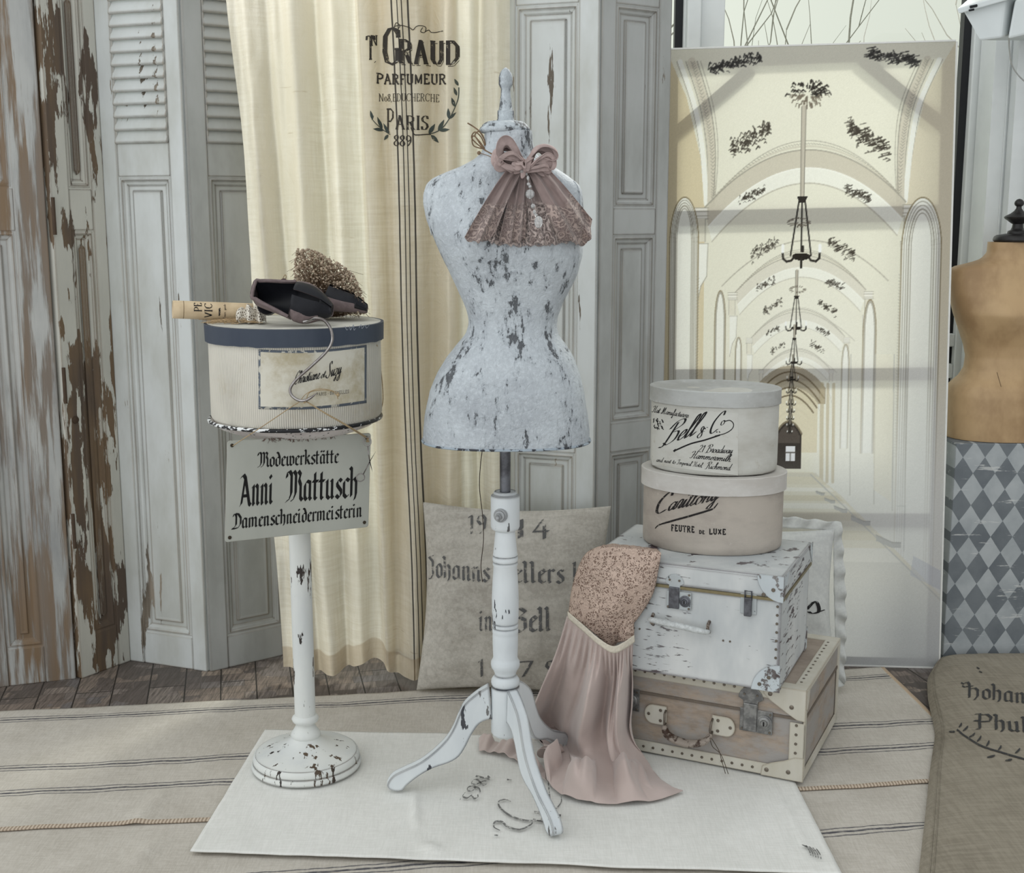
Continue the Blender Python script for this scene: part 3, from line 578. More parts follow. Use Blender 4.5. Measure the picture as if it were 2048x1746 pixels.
# ================================================================ RUGS
def stripe_cloth(name, bands, trim=None, side=None, col=srgb(198, 193, 184), col2=srgb(176, 170, 160)):
    """bands: list of v positions of triple stripes (UV v in metres), trim: v below which a crocheted edging runs"""
    m = N(name); u, v = m.uv()
    t = m.math('MULTIPLY', m.math('ADD', m.noise(300, 3, .7, (1, .1, 1)), m.noise(300, 3, .7, (.1, 1, 1))), .5)
    c = m.mix(m.math('ADD', m.math('MULTIPLY', m.ramp(t, .4, .6), .55), m.math('MULTIPLY', m.ramp(m.noise(4, 5, .6), .35, .7), .45)), col, col2)
    vw = m.math('ADD', v, m.math('MULTIPLY', m.math('SUBTRACT', m.noise(7, 4, .6), .5), .022)); q = None
    for b in bands:
        for dv, hw, k in ((-.016, .0024, .85), (0, .0042, .95), (.016, .0024, .85)):
            l_ = m.math('MULTIPLY', m.ramp(m.math('ABSOLUTE', m.math('SUBTRACT', vw, b + dv)), hw * .7, hw * 1.3, 1, 0), k); q = l_ if q is None else m.math('MAXIMUM', q, l_)
    if q: c = m.mix(m.math('MULTIPLY', q, m.ramp(m.noise(60, 3, .6), .25, .6, .65, 1)), c, srgb(78, 78, 84))
    if trim:
        w = m.n('ShaderNodeTexWave'); w.inputs['Scale'].default_value = 38; w.inputs['Distortion'].default_value = 2; m.l(m.coord((1, .6, 1)), w.inputs[0])
        c = m.mix(m.ramp(v, trim - .001, trim + .001, 1, 0), c, m.mix(w.outputs[0], srgb(200, 186, 168), srgb(146, 130, 114)))
    if side: c = m.mix(m.ramp(u, side - .0015, side - .0005), c, srgb(190, 170, 146))
    m.base(c, .95, spec=.05); m.bump(m.math('ADD', m.math('MULTIPLY', m.noise(11, 4, .6, dist=.4), 6), t), .0008, .9); return m.m
def sheet(name, TL, TR, BR, BL, mat, z=.003, amp=.002, nu=150, nv=60, edge=None, th=.003, folds=()):
    TL, TR, BR, BL = map(Vector, (TL, TR, BR, BL)); Lv = ((TL - BL).length + (TR - BR).length) / 2
    def fn(u, v):
        a = BL.lerp(BR, u); b = TL.lerp(TR, u); p = a.lerp(b, v)
        w = .006 * nz(p.x * 6, p.y * 6, z * 100); e_ = min(v, 1 - v) * Lv
        if edge: p += edge(u, v)
        zz = z + amp * (1 + nz(p.x * 5, p.y * 5, z * 31)) + amp * .6 * nz(p.x * 17, p.y * 17, 4)
        for f in folds: zz += f(p)
        return (p.x + w * .5 * nz(v * 9, u * 3), p.y + w, zz)
    g = G(); g.grid(fn, nu, nv); 
    for k, u_ in g.uv.items(): g.uv[k] = [(a, b * Lv) for a, b in u_]
    o = make(name, g, mat, autos=180, thick=-th); return o
def ridge(x0, y0, x1, y1, h, w):
    def f(p):
        dx, dy = x1 - x0, y1 - y0; L = dx * dx + dy * dy; t = min(max(((p.x - x0) * dx + (p.y - y0) * dy) / L, 0), 1)
        d = hypot(p.x - x0 - t * dx, p.y - y0 - t * dy); return h * sin(pi * min(t + .1, 1)) * exp(-(d / w) ** 2)
    return f
# under runner: reaches in front of the frame
a1 = radians(8.6); du = Vector((cos(a1), sin(a1), 0)); dv = Vector((-sin(a1), cos(a1), 0))
o1 = Vector((-1.50, 1.80, 0)); Lu = 2.86
m_r1 = stripe_cloth('striped_linen_a', [.511])
rg = sheet('striped_runner', o1 + dv * .85, o1 + dv * .85 + du * Lu, o1 + du * Lu, o1, m_r1, .0015, .0012, folds=[ridge(-.83, 2.50, -.79, 2.66, .010, .016), ridge(.93, 2.55, .99, 2.72, .008, .03)])
tag(rg, 'beige striped linen runner nearest the camera, its back edge under the other runner', 'rug', 'striped linen runners on the floor')
o2 = Vector((-1.62, 2.60, 0)); Lr = 2.82
m_r2 = stripe_cloth('striped_linen_b', [.205, .352, .690], trim=.016, side=.9965)
rg = sheet('striped_runner', fl(-60, 1431), fl(1768, 1339), Vector((1.225, 2.922, 0)), Vector((-1.30, 2.642, 0)), m_r2, .0065, .0018, nu=190, nv=80, folds=[ridge(-.88, 2.68, -.84, 2.9, .009, .02), ridge(-.1, 3.4, .1, 3.54, .004, .03)])
# its right end runs on under the sack
tag(rg, 'beige striped linen runner with a crocheted front edge, lying under the suitcases', 'rug', 'striped linen runners on the floor')
m_sh = cloth('pale_linen', srgb(228, 228, 224), srgb(212, 212, 207), 2200, wd=.004, wr=9)
shL, shR, shBR, shBL = Vector((-.675, 3.212, 0)), Vector((.70, 3.13, 0)), Vector((.705, 2.455, 0)), Vector((-.712, 2.552, 0))
def sh_z(p): return .0135 + .0018 * (1 + nz(p.x * 5, p.y * 5, 1.35 * .31)) + .002
sheet_o = sheet('linen_cloth', shL, shR, shBR, shBL, m_sh, .0135, .0018, nu=150, nv=80,
                folds=[ridge(-.237, 2.845, -.212, 2.60, .009, .007), ridge(-.2, 2.58, -.15, 2.53, .008, .02), ridge(.64, 2.9, .665, 2.45, .005, .006)])
tag(sheet_o, 'pale grey-white linen cloth with faint script print, spread beneath the dress form and column stand', 'cloth')
faint = inkmat('faded_print', srgb(112, 112, 110), fade=.16, sc=90)
def on_sheet(px, py):
    p = fl(px, py, .02); return Vector((p.x, p.y, .0215))
def px_line(pts, hw, g, on, n=10, taper=False):
    P = crv([Vector((a, b, 0)) for a, b in pts], n); L = []; Rr = []
    for i, p in enumerate(P):
        t = (P[min(i + 1, len(P) - 1)] - P[max(i - 1, 0)]); t = t.normalized() if t.length > 1e-9 else Vector((1, 0, 0)); h = hw * (.35 + .65 * sin(pi * i / (len(P) - 1))) if taper else hw
        m_ = Vector((-t.y, t.x, 0)) * h; L.append(on(p.x + m_.x, p.y + m_.y)); Rr.append(on(p.x - m_.x, p.y - m_.y))
    k = len(P); g.add(L + Rr, [(i, i + 1, i + 1 + k, i + k) for i in range(k - 1)])
g = G(); px_line([(1022, 1604), (1010, 1600), (998, 1604), (1000, 1616), (1020, 1632), (1050, 1642), (1080, 1640), (1108, 1622), (1122, 1606), (1122, 1594)], 2.0, g, on_sheet, taper=True)
px_line([(1000, 1662), (988, 1655), (990, 1645), (1004, 1645), (1016, 1655), (1040, 1660), (1062, 1650), (1064, 1644)], 2.2, g, on_sheet, taper=True)
px_line([(988, 1671), (996, 1672)], 1.4, g, on_sheet); px_line([(1068, 1625), (1122, 1632)], 2.2, g, on_sheet); px_line([(1066, 1640), (1120, 1652)], 2.0, g, on_sheet)
px_line([(1014, 1560), (1024, 1562)], 1.6, g, on_sheet); px_line([(1096, 1560), (1100, 1600)], 1.4, g, on_sheet)
wd_ = textw('1863.', SC)
letter('1863.', SC, lambda x, y: on_sheet(lerp(968, 931, x / wd_) + (y - 6) * 3.4 * .7, lerp(1552, 1606, x / wd_) + (y - 6) * .35), (1.5, 10), .35, g=g)
for k in range(5): px_line([(1604 + k * 7, 1690 + k * 2), (1616 + k * 6, 1698 + k * 3), (1622 + k * 5, 1712 + k * 2)], 1.2, g, on_sheet)
make('faded_lettering', g, faint, sheet_o, smooth=False)

# ================================================================ COLUMN STAND with enamel dish
SX, SY = -.524, 2.982
cream = paint('chipped_cream_paint', srgb(218, 220, 216), srgb(52, 46, 44), .385, (1, 1, .22), 40, edge=5, er=.009, tint=srgb(200, 204, 204), sharp=.012, under2=srgb(90, 76, 62), off=2, bumpd=.0008)
def rp_(py, hw): return (R(hw, py, SY), Z(py, SY))
st = thing('column_stand', 'white chipped round-based column stand holding the striped hatbox, left of the dress form', 'stand', (SX, SY, 0))
zb0 = .021
prof = [(.1, zb0), (R(107.5, 1528, SY), zb0), (R(108.5, 1528, SY), zb0 + .006), (R(107, 1528, SY), zb0 + .013), (R(105.5, 1528, SY), zb0 + .015), (R(104, 1528, SY), zb0 + .0165), (R(105, 1528, SY), zb0 + .019), (R(104.5, 1528, SY), zb0 + .027), (R(102.5, 1528, SY), zb0 + .033), (R(100.5, 1528, SY), zb0 + .034),
        (R(100, 1528, SY), zb0 + .0355), (R(80, 1510, SY), zb0 + .043), (R(60, 1510, SY), zb0 + .050), (R(42, 1505, SY), zb0 + .060), (R(31, 1500, SY), zb0 + .070), (R(26, 1490, SY), zb0 + .078), (R(23, 1480, SY), zb0 + .086)]
make('base', G().lathe(prof, (SX, SY), 64), cream, st, autos=50)
make('collar', G().lathe([(.02, zb0 + .08), rp_(1478, 22), rp_(1474, 26), rp_(1468, 30), rp_(1463, 28), rp_(1458, 24), rp_(1450, 19), rp_(1445, 19), rp_(1441, 25), rp_(1436, 27), rp_(1432, 25), rp_(1428, 20), (.02, Z(1427, SY))], (SX, SY), 48), cream, st, autos=180)
make('pole', G().lathe([rp_(1432, 20.5), rp_(1250, 21), rp_(1060, 21.5), rp_(880, 22), (R(30, 880, SY), .862), (.03, .870)], (SX, SY), 40), cream, st)
enamel = paint('white_enamel', srgb(214, 212, 208), srgb(34, 32, 34), .36, (1, 1, .6), 60, edge=0, sharp=.01, rough=.25, off=6, big=6, bumpd=.0002)
blk = paint('chipped_black_rim', srgb(30, 30, 33), srgb(226, 228, 228), .47, (1, 1, 2), 70, sharp=.02, rough=.35, off=1)
rr = R(169, 838, SY); zr = Z(835, SY)
def dish_mat():
    m = N('perforated_enamel'); c = m.mix(m.ramp(m.noise(12, 4, .6), .3, .7), srgb(212, 206, 204), srgb(186, 176, 174))
    x = m.n('ShaderNodeTexVoronoi'); x.inputs['Scale'].default_value = 1; m.l(m.coord((95, 95, 130)), x.inputs['Vector'])
    hole = m.math('MULTIPLY', m.ramp(x.outputs['Distance'], .20, .26, 1, 0), m.ramp(m.noise(14, 3, .5), .38, .46))
    m.base(m.mix(hole, c, srgb(36, 34, 34)), .3, spec=.5); return m.m
dp = [(0.0, zr - .048), (.05, zr - .047), (.10, zr - .040), (.15, zr - .028), (.185, zr - .014), (rr - .008, zr - .003), (rr - .002, zr)]
make('enamel_dish', G().lathe(dp + [(rr - .003, zr + .003)] + [(max(r - .003, 0), z + .003) for r, z in dp[::-1]], (SX, SY), 96, cap=False), dish_mat(), st, autos=60)
make('dish_rim', G().tube([(SX + rr * cos(2 * pi * i / 96), SY + rr * sin(2 * pi * i / 96), zr + .002) for i in range(96)], .0048, 8, closed=True), blk, st, autos=180)

# ---------------------------------------------------------------- striped hatbox
HX = SX + .004; hr = R(169, 760, SY); lr = R(176, 660, SY); hz0 = zr - .004; hz1 = Z(672, SY); lz0 = Z(676, SY); lz1 = Z(643, SY)
def hatstripe():
    m = N('ribbed_paper'); w = m.n('ShaderNodeTexWave'); w.inputs['Scale'].default_value = 1; w.wave_type = 'BANDS'
    at_ = m.n('ShaderNodeSeparateXYZ'); m.l(m.tc.outputs['Object'], at_.inputs[0]); a = m.math('ARCTAN2', at_.outputs[0], at_.outputs[1])
    s_ = m.math('SINE', m.math('MULTIPLY', a, 250)); k = m.math('ADD', .30, m.math('MULTIPLY', m.ramp(m.noise(5, 3, .5), .4, .6), .5))
    c = m.mix(m.math('MULTIPLY', m.ramp(s_, -.2, .6), k), srgb(212, 208, 196), srgb(150, 148, 142)); c = m.mix(m.math('MULTIPLY', m.ramp(m.noise(7, 5, .7), .5, .75), .5), c, srgb(170, 158, 132))
    m.base(c, .8); m.bump(s_, .0006, .6); return m.m
hb = thing('hatbox', 'round striped hatbox with a dark navy lid standing on the column stand', 'hatbox', (HX, SY, hz0))
make('body', G().lathe([(hr * .8, hz0), (hr - .010, hz0 + .001), (hr, hz0 + .018), (hr, hz1), (hr - .004, hz1)], (HX, SY), 128), hatstripe(), hb)
navy = paint('scuffed_navy', srgb(52, 60, 74), srgb(140, 140, 138), .27, (1, 1, .5), 40, edge=1.2, er=.002, tint=srgb(66, 74, 86), sharp=.04, off=3, rough=.6)
def navy_lid():
    g = G(); k = 128; q = [(lr, lz0 - .002 - .004 * nz(j * .3, 5)) for j in range(k)]
    vs = [(HX + lr * cos(2 * pi * j / k), SY + lr * sin(2 * pi * j / k), q[j][1]) for j in range(k)] + [(HX + (lr + .001) * cos(2 * pi * j / k), SY + (lr + .001) * sin(2 * pi * j / k), lz1) for j in range(k)]
    vs += [(HX + (lr - .006) * cos(2 * pi * j / k), SY + (lr - .006) * sin(2 * pi * j / k), lz1) for j in range(k)] + [(HX + (hr + .001) * cos(2 * pi * j / k), SY + (hr + .001) * sin(2 * pi * j / k), lz0) for j in range(k)]
    fs = []
    for a, b in ((3, 0), (0, 1), (1, 2)): fs += [(a * k + j, a * k + (j + 1) % k, b * k + (j + 1) % k, b * k + j) for j in range(k)]
    return g.add(vs, fs)
lid = make('lid', navy_lid(), navy, hb, autos=50)
make('lid_top', G().lathe([(lr - .003, lz1 - .006), (lr - .003, lz1 - .001), (lr - .006, lz1), (.001, lz1)], (HX, SY), 96), plain('pale_card', srgb(204, 202, 192), .8, var=.2, sc=20), lid)
def on_cyl(cx, cy, r, sy=1., rot=0., off=.0008):
    def f(px, py):
        d = ray(px, py); o = Vector((-cx, -cy, CH)); cr, sr = cos(-rot), sin(-rot)
        ox, oy = o.x * cr - o.y * sr, o.x * sr + o.y * cr; dx, dy = d.x * cr - d.y * sr, d.x * sr + d.y * cr
        oy /= sy; dy /= sy; A = dx * dx + dy * dy; B = 2 * (ox * dx + oy * dy); C = ox * ox + oy * oy - (r + off) ** 2; D = B * B - 4 * A * C
        t = (-B - sqrt(max(D, 0))) / (2 * A); return Vector((0, 0, CH)) + d * t
    return f
# paper label: a curved sheet
onb = on_cyl(HX, SY, hr, off=.0012)
def lab(u, v, i=0.):
    return onb(lerp(517 + i, 733 - i, u), lerp(lerp(818 - i, 699 + i, v), lerp(806 - i, 690 + i, v), u) + 6 * sin(pi * u) * 1.0)
lb = make('paper_label', G().grid(lambda u, v: lab(u, v), 40, 12), paint('worn_label_border', srgb(96, 104, 114), srgb(190, 188, 178), .45, (1, 1, 1), 60, sharp=.05, off=5), hb, autos=180, thick=.0006)
onb2 = on_cyl(HX, SY, hr, off=.0020)
def lab2(u, v): return onb2(lerp(521, 729, u), lerp(lerp(813, 704, v), lerp(801, 695, v), u) + 6 * sin(pi * u))
m = N('yellowed_paper'); m.base(m.mix(m.ramp(m.noise(9, 5, .7), .4, .7), srgb(206, 203, 190), srgb(172, 162, 136)), .85); 
make('label_paper', G().grid(lab2, 40, 12), m.m, lb, autos=180)
blackink = inkmat('black_ink', srgb(34, 33, 34), fade=.03); 
onb3 = on_cyl(HX, SY, hr, off=.0030)
def px_text(text, font, x0, x1, y0, y1, unit, on, nib=(1.6, 20), thin=.3, shear=.35, gap=0., cap=1, smooth=True, g=None, bow=0, step=1.2):
    Wd = textw(text, font, gap)
    def fn(x, y):
        s = x / Wd; return on(lerp(x0, x1, s), lerp(y0, y1, s) - unit * y + bow * 4 * (s - .5) ** 2)
    return letter(text, font, fn, nib, thin, smooth, gap, shear, step, g=g)
g = px_text('Christiane', SC, 588, 639, 769, 757, 1.75, onb3, (1.4, 15), .32, .3, gap=0)
px_text('et', SC, 641, 650, 757, 754, 1.2, onb3, (1.2, 15), .3, .3, g=g); px_text('Suzy', SC, 652, 682, 756, 747, 2.1, onb3, (1.4, 15), .32, .3, g=g)
px_text('PARIS - BRUXELLES', RO, 633, 699, 792, 786, .44, onb3, (1.3, 30), .7, 0, gap=2, smooth=False, g=g)
make('label_lettering', g, blackink, lb, smooth=False)
chalk = inkmat('chalk_scribble', srgb(150, 156, 166), fade=.12)
onl = on_cyl(HX, SY, lr, off=.0016); g = G()
px_line([(690, 652), (694, 660), (699, 652), (701, 660), (707, 650), (708, 660), (712, 656)], .6, g, onl); px_line([(718, 656), (722, 649), (724, 657), (730, 650), (733, 656), (740, 648)], .6, g, onl)
make('chalk_mark', g, chalk, lid, smooth=False)
# cord at the right side of the box
twine = plain('twine', srgb(170, 150, 118), .9, var=.3, sc=400)
tag(make('cord_loop', G().tube(crv([onb(754, 690), at(758, 715, 3.0), at(764, 760, 3.0), at(766, 800, 3.0), at(761, 822, 3.0)], 8), .0012, 6), twine), 'thin pale cord hanging down the right side of the striped hatbox', 'cord')

# ---------------------------------------------------------------- things on the striped hatbox
lt = lz1 + .0005
# rolled print
pa, pb = at(345, 612, 2.92), at(505, 624, 2.98); ax = (pb - pa).normalized(); pr = R(18, 612, 2.92)
pa.z = lt + pr + .012; pb.z = lt + pr + .001; ax = (pb - pa).normalized(); L = (pb - pa).length
e1 = ax.cross(Vector((0, 0, 1))).normalized(); e2 = e1.cross(ax)
def roll(u, v): 
    q = -u * 2 * pi * 2.6 + 1.0; r_ = pr * (1 - .05 * u); return pa + ax * (L * v) + e1 * (r_ * cos(q)) + e2 * (r_ * sin(q))
pm_ = N('kraft_paper'); sx_ = pm_.n('ShaderNodeSeparateXYZ'); pm_.l(pm_.tc.outputs['UV'], sx_.inputs[0])
pm_.base(pm_.mix(pm_.ramp(pm_.math('ABSOLUTE', pm_.math('SUBTRACT', sx_.outputs[1], .13)), .003, .006, 1, 0), pm_.mix(pm_.ramp(pm_.noise(14, 5, .6), .35, .7), srgb(212, 192, 160), srgb(188, 166, 134)), srgb(130, 110, 84)), .8)
rl = make('rolled_print', G().grid(roll, 120, 10), pm_.m, autos=180, thick=.0005)
tag(rl, 'rolled-up kraft paper print with black lettering, sticking out left of the hatbox lid', 'paper roll')
# text runs across the roll
def on_roll(s, q): r_ = pr + .0012; return pa + ax * s + e1 * (r_ * cos(q)) + e2 * (r_ * sin(q))
side = 1 if (e1.y < 0) else -1
def rtext(text, s, fs, q0, q1, g, font=RO, nib=(2.2, 0)):
    Wd = textw(text, font)
    letter(text, font, lambda x, y: on_roll(s - y / 14 * fs, lerp(q0, q1, x / Wd)), nib, .45, False, g=g)
qf = pi if e1.y > 0 else 0
g = G(); 
def qq(t): return (qf + t) if qf else -t
rtext('PE', .064, .017, qq(.10), qq(-1.0), g); rtext('VIC', .088, .017, qq(.75), qq(-.95), g); rtext('von', .107, .009, qq(.45), qq(-.4), g, SC); rtext('Pauer. guido', .119, .005, qq(.85), qq(-.9), g, SC, (1.4, 20))
make('printed_lettering', g, blackink, rl, smooth=False)
# lace scrap
lace_c = N('cream_lace'); vx = lace_c.n('ShaderNodeTexVoronoi', feature='DISTANCE_TO_EDGE'); vx.inputs['Scale'].default_value = 160; lace_c.l(lace_c.coord((1, 1, 1)), vx.inputs['Vector'])
hole = lace_c.ramp(vx.outputs['Distance'], .16, .22); lace_c.base(lace_c.mix(hole, srgb(222, 216, 204), srgb(120, 110, 98)), .95); lace_c.bump(vx.outputs['Distance'], -.002)
def lacef(u, v):
    p = at(lerp(472, 530, u), 630, 2.90 + .05 * v); h = .030 * sin(pi * min(v * 1.0, 1)) * (.6 + .6 * sin(pi * u)) + .006 * sin(u * 22 + v * 9)
    return (p.x, p.y - .012 * sin(u * 17), lt + .003 + max(h, 0) + .004 * abs(nz(u * 9, v * 9)))
tag(make('lace_scrap', G().grid(lacef, 50, 30), lace_c.m, autos=180, thick=.001), 'crumpled cream lace scrap between the rolled print and the dark shoes', 'lace')
# straw: dried stalks under the roll
g = G(); rnd = random.Random(3)
for i in range(60):
    p = at(rnd.uniform(428, 505), 640, rnd.uniform(2.885, 2.96)); a = rnd.uniform(-.5, .5); d = Vector((cos(a), sin(a) * .6, rnd.uniform(-.05, .1))) * rnd.uniform(.015, .04); p.z = lt + rnd.uniform(.002, .010)
    g.tube([p - d, p + Vector((0, 0, .003)), p + d], .0006, 4)
ds = make('dried_stalks', g, plain('dry_straw', srgb(186, 160, 124), .9, var=.4, sc=200)); ds['kind'] = 'stuff'; tag(ds, 'loose dried straw stalks on the hatbox lid under the paper roll', 'straw')

# court shoes
shoe_out = plain('taupe_suede', srgb(120, 106, 106), .75, var=.2, sc=90); shoe_in = plain('black_lining', srgb(28, 29, 35), .5, var=.2); shoe_blk = plain('black_leather', srgb(24, 24, 28), .35, var=.2)
def shoe(label, heel, toe, tilt, up=.0, s=1.0, flip=1):
    heel, toe = Vector(heel), Vector(toe); ax_ = (toe - heel); L = ax_.length; ax_.normalize(); sd_ = Vector((0, 0, 1)).cross(ax_).normalized(); upv = ax_.cross(sd_)
    ca, sa = cos(tilt), sin(tilt); S_ = sd_ * ca + upv * sa; U_ = upv * ca - sd_ * sa
    def wdt(t): return .032 * s * (sin(pi * (t * .93 + .05)) ** .45) * (.78 + .38 * exp(-((t - .7) / .25) ** 2))
    def hgt(t): return s * (.062 * (1 - t) ** 1.2 + .030 if t < .45 else lerp(.0605, .030, (t - .45) / .55) * (1 - .45 * max(t - .85, 0) / .15))
    def P(t, q, k=1.0, dz=0):  # q from -1..1 around the upper, 0 = toe centre line
        return heel + ax_ * (L * t) + S_ * (wdt(t) * k * q[0]) + U_ * (q[1] * hgt(t) + dz)
    t0 = thing('court_shoe', label, 'shoe', heel); 
    out = []
    def ring(t, k, dz):   # cross section from left top over sole to right top
        return [P(t, (cos(a) * 1.0, .5 + .5 * sin(a)), k, dz) for a in np.linspace(.45 * pi if t > .52 else .05 * pi, -1.45 * pi if t > .52 else -1.05 * pi, 18)]
    def loft(k, dz): 
        g = G(); T = [i / 26 for i in range(27)]; rs = [ring(max(.012, min(t, .992)), k, dz) for t in T]
        vs = [p for r in rs for p in r]; g.add(vs, [(i * 18 + j, i * 18 + j + 1, i * 18 + 19 + j, i * 18 + 18 + j) for i in range(26) for j in range(17)] + [tuple(range(18)), tuple(range(26 * 18, 27 * 18))[::-1]]); return g
    make('upper', loft(1, 0), shoe_out, t0, autos=180); make('lining', loft(.92, .004), shoe_in, t0, autos=180)
    top = [P(t, (1.0, .58)) for t in np.linspace(.5, .03, 10)] + [P(t, (-1.0, .58)) for t in np.linspace(.03, .5, 10)]
    make('edge_binding', G().tube(crv(top, 3), .0032 * s, 6), shoe_out, t0, autos=180)
    make('toe_cap', G().grid(lambda u, v: P(lerp(.86, .992, v), (cos(pi * u) * 1.015, .48 + .54 * sin(pi * u))), 16, 10), shoe_blk, t0, autos=180, thick=.001)
    q0 = P(.13, (0, 0)); make('heel', G().tube([q0 + U_ * .004, q0 - U_ * .006, q0 - U_ * .014], [.017 * s, .015 * s, .013 * s], 16), shoe_blk, t0)
    return t0
h1 = at(517, 640, 2.90); h1.z = lt + .046; t1 = at(668, 640, 2.885); t1.z = lt + .026
shoe('taupe court shoe with black lining tipped towards the camera on the hatbox lid', h1, t1, 1.0, s=1.45)
h2 = at(568, 640, 3.01); h2.z = lt + .036; t2 = at(736, 640, 3.0); t2.z = lt + .018
shoe('second taupe court shoe lying behind the first, its toe pointing right beneath the dried flowers', h2, t2, .25, s=1.05)
# silk ribbon bow standing on the shoe
g = G()
for (a, b, c, d) in (((548, 608), (556, 570), (570, 562), (560, 610)), ((560, 606), (572, 578), (586, 590), (575, 615)), ((548, 612), (530, 585), (518, 600), (520, 632))):
    g.tube(crv([at(*a, 2.91), at(*b, 2.905), at(*c, 2.91), at(*d, 2.92)], 8), .006, 6, flat=.3)
tag(make('ribbon_bow', g, plain('mauve_silk', srgb(140, 122, 124), .45, var=.15)), 'mauve silk ribbon loops rising behind the tipped shoe', 'ribbon')
tag(make('cord_loop', G().tube(crv([at(552, 605, 2.93), at(556, 585, 2.93), at(568, 552, 2.93), at(572, 556, 2.93), at(560, 582, 2.93)], 8) , .001, 6), twine), 'thin pale cord loop poking up above the dark shoes', 'cord')
# dried gypsophila
g = G(); gs = G(); rnd = random.Random(11); tuft = Vector((HX + .045, SY - .015, lt + .02))
def inside(px, py):
    T = [(498, 594, 622), (520, 590, 668), (545, 588, 704), (570, 588, 718), (600, 592, 728), (625, 620, 734)]
    l_, r_ = itab(T, py); return l_ < px < r_
bt = thing('dried_bouquet', 'bunch of dried brown gypsophila flowers lying behind the shoes on the hatbox', 'dried flowers', tuft)
base = at(655, 640, 3.06); base.z = lt + .004; cnt = 0
while cnt < 2100:
    px, py = rnd.uniform(586, 730), rnd.uniform(498, 628)
    if not inside(px, py): continue
    d = rnd.gauss(0, .035); p = at(px, py, 3.055 + max(-.075, min(.08, d))); 
    if p.z < lt + .008: p.z = lt + .008
    cnt += 1; r_ = rnd.uniform(.0016, .0036); g.ball(p, r_, 6, 4, (1, 1, rnd.uniform(.7, 1)))
    if cnt % 5 == 0:
        q = base.lerp(p, .55) + Vector((rnd.gauss(0, .008), rnd.gauss(0, .008), rnd.gauss(0, .004))); gs.tube([base, q, p], [.0009, .0007, .0004], 4)
    if cnt % 2 == 0:
        q = p + Vector((rnd.gauss(0, .010), rnd.gauss(0, .010), -.012)); q.z = max(q.z, lt + .002); gs.tube([q, p], .00045, 3)
for a in ((596, 508, 590, 540), (603, 500, 598, 540), (612, 500, 606, 530), (660, 512, 650, 545), (589, 520, 596, 560)):
    gs.tube([at(a[2], a[3], 3.06), at((a[0] + a[2]) / 2 + 2, (a[1] + a[3]) / 2, 3.06), at(a[0], a[1], 3.06)], .0006, 3)
fh = make('flower_heads', g, plain('dried_blossom', srgb(196, 176, 154), .9, var=.5, sc=120), bt); fh['kind'] = 'stuff'
s_ = make('stems', gs, plain('dried_stem', srgb(120, 98, 76), .9, var=.3), bt); s_['kind'] = 'stuff'

# ---------------------------------------------------------------- meat hook, sign, string, scissors
steel = N('steel'); steel.base(steel.mix(steel.ramp(steel.noise(30, 4, .6), .3, .7), srgb(170, 166, 164), srgb(120, 114, 112)), .25, 1.0); steel = steel.m
Yh = SY - hr - .016
pth = [(607, 644, SY - hr + .012), (618, 641, Yh + .02), (632, 636, Yh - .006), (650, 642, Yh - .006), (662, 660, Yh - .004), (664, 682, Yh), (652, 704, Yh), (622, 733, Yh), (594, 758, Yh), (581, 776, Yh), (583, 790, Yh), (596, 800, Yh - .002), (610, 801, Yh - .004), (622, 795, Yh - .006), (634, 786, Yh - .006)]
P = crv([at(*q) for q in pth], 8); n = len(P)
tag(make('s_hook', G().tube(P, [.0034 * (1 if i < n - 10 else (n - i) / 10 * .9 + .08) for i in range(n)], 10), steel, autos=180), 'polished steel S-hook over the lid of the striped hatbox, carrying the enamel sign', 'hook')
sTL, sTR, sBR, sBL = at(455, 882, 2.745), at(742, 866, 2.935), at(737, 1054, 2.935), at(450, 1085, 2.745)
sN = (sTR - sTL).cross(sTL - sBL).normalized()
if sN.y > 0: sN = -sN
def onS(s, t, off=0.): return sTL.lerp(sTR, s).lerp(sBL.lerp(sBR, s), t) + sN * off
signm = paint('old_enamel_plate', srgb(178, 180, 172), srgb(96, 84, 74), .20, (1, 1, 1), 30, edge=1.6, er=.003, tint=srgb(166, 168, 160), sharp=.03, rough=.45, off=8, bumpd=.0003)
def rc(s, t):  # rounded corners
    return s, t
out = []
for cs, ct_, a0 in ((.018, .03, pi), (.982, .03, 1.5 * pi), (.982, .97, 0), (.018, .97, .5 * pi)):
    for k in range(5): a = a0 + k * pi / 8; out.append(onS(cs + .018 * cos(a), ct_ + .03 * sin(a)))
sg = make('enamel_sign', G().prism(out, -sN * .003), signm, smooth=False, bevel=.0008)
tag(sg, 'tilted grey enamel plate sign with black gothic lettering hanging below the striped hatbox', 'sign')
ink2 = inkmat('sign_black', srgb(28, 28, 28), .4)
def stext(text, s0, s1, t0, t1, xh, g, nib=(2.0, 38)):
    Wd = textw(text, BL)
    return letter(text, BL, lambda x, y: onS(lerp(s0, s1, x / Wd), lerp(t0, t1, x / Wd) - y / 10 * xh, .0008), nib, .22, False, g=g)
g = G(); stext('Modewerkstätte', .205, .775, .278, .290, .098, g, (2.2, 38)); stext('Anni', .10, .325, .655, .652, .205, g, (2.4, 38)); stext('Mattusch', .405, .925, .648, .665, .205, g, (2.3, 38)); stext('Damenschneidermeisterin', .05, .955, .872, .880, .100, g, (2.3, 38))
make('gothic_lettering', g, ink2, sg, smooth=False)
scr = plain('tarnished_brass', srgb(70, 62, 52), .5, .7)
for s_, t_ in ((.030, .045), (.965, .045), (.030, .955), (.968, .945)): make('rivet', G().disc(onS(s_, t_), sN, .0042, .002, 14), scr, sg)
g = G(); rnd = random.Random(8)
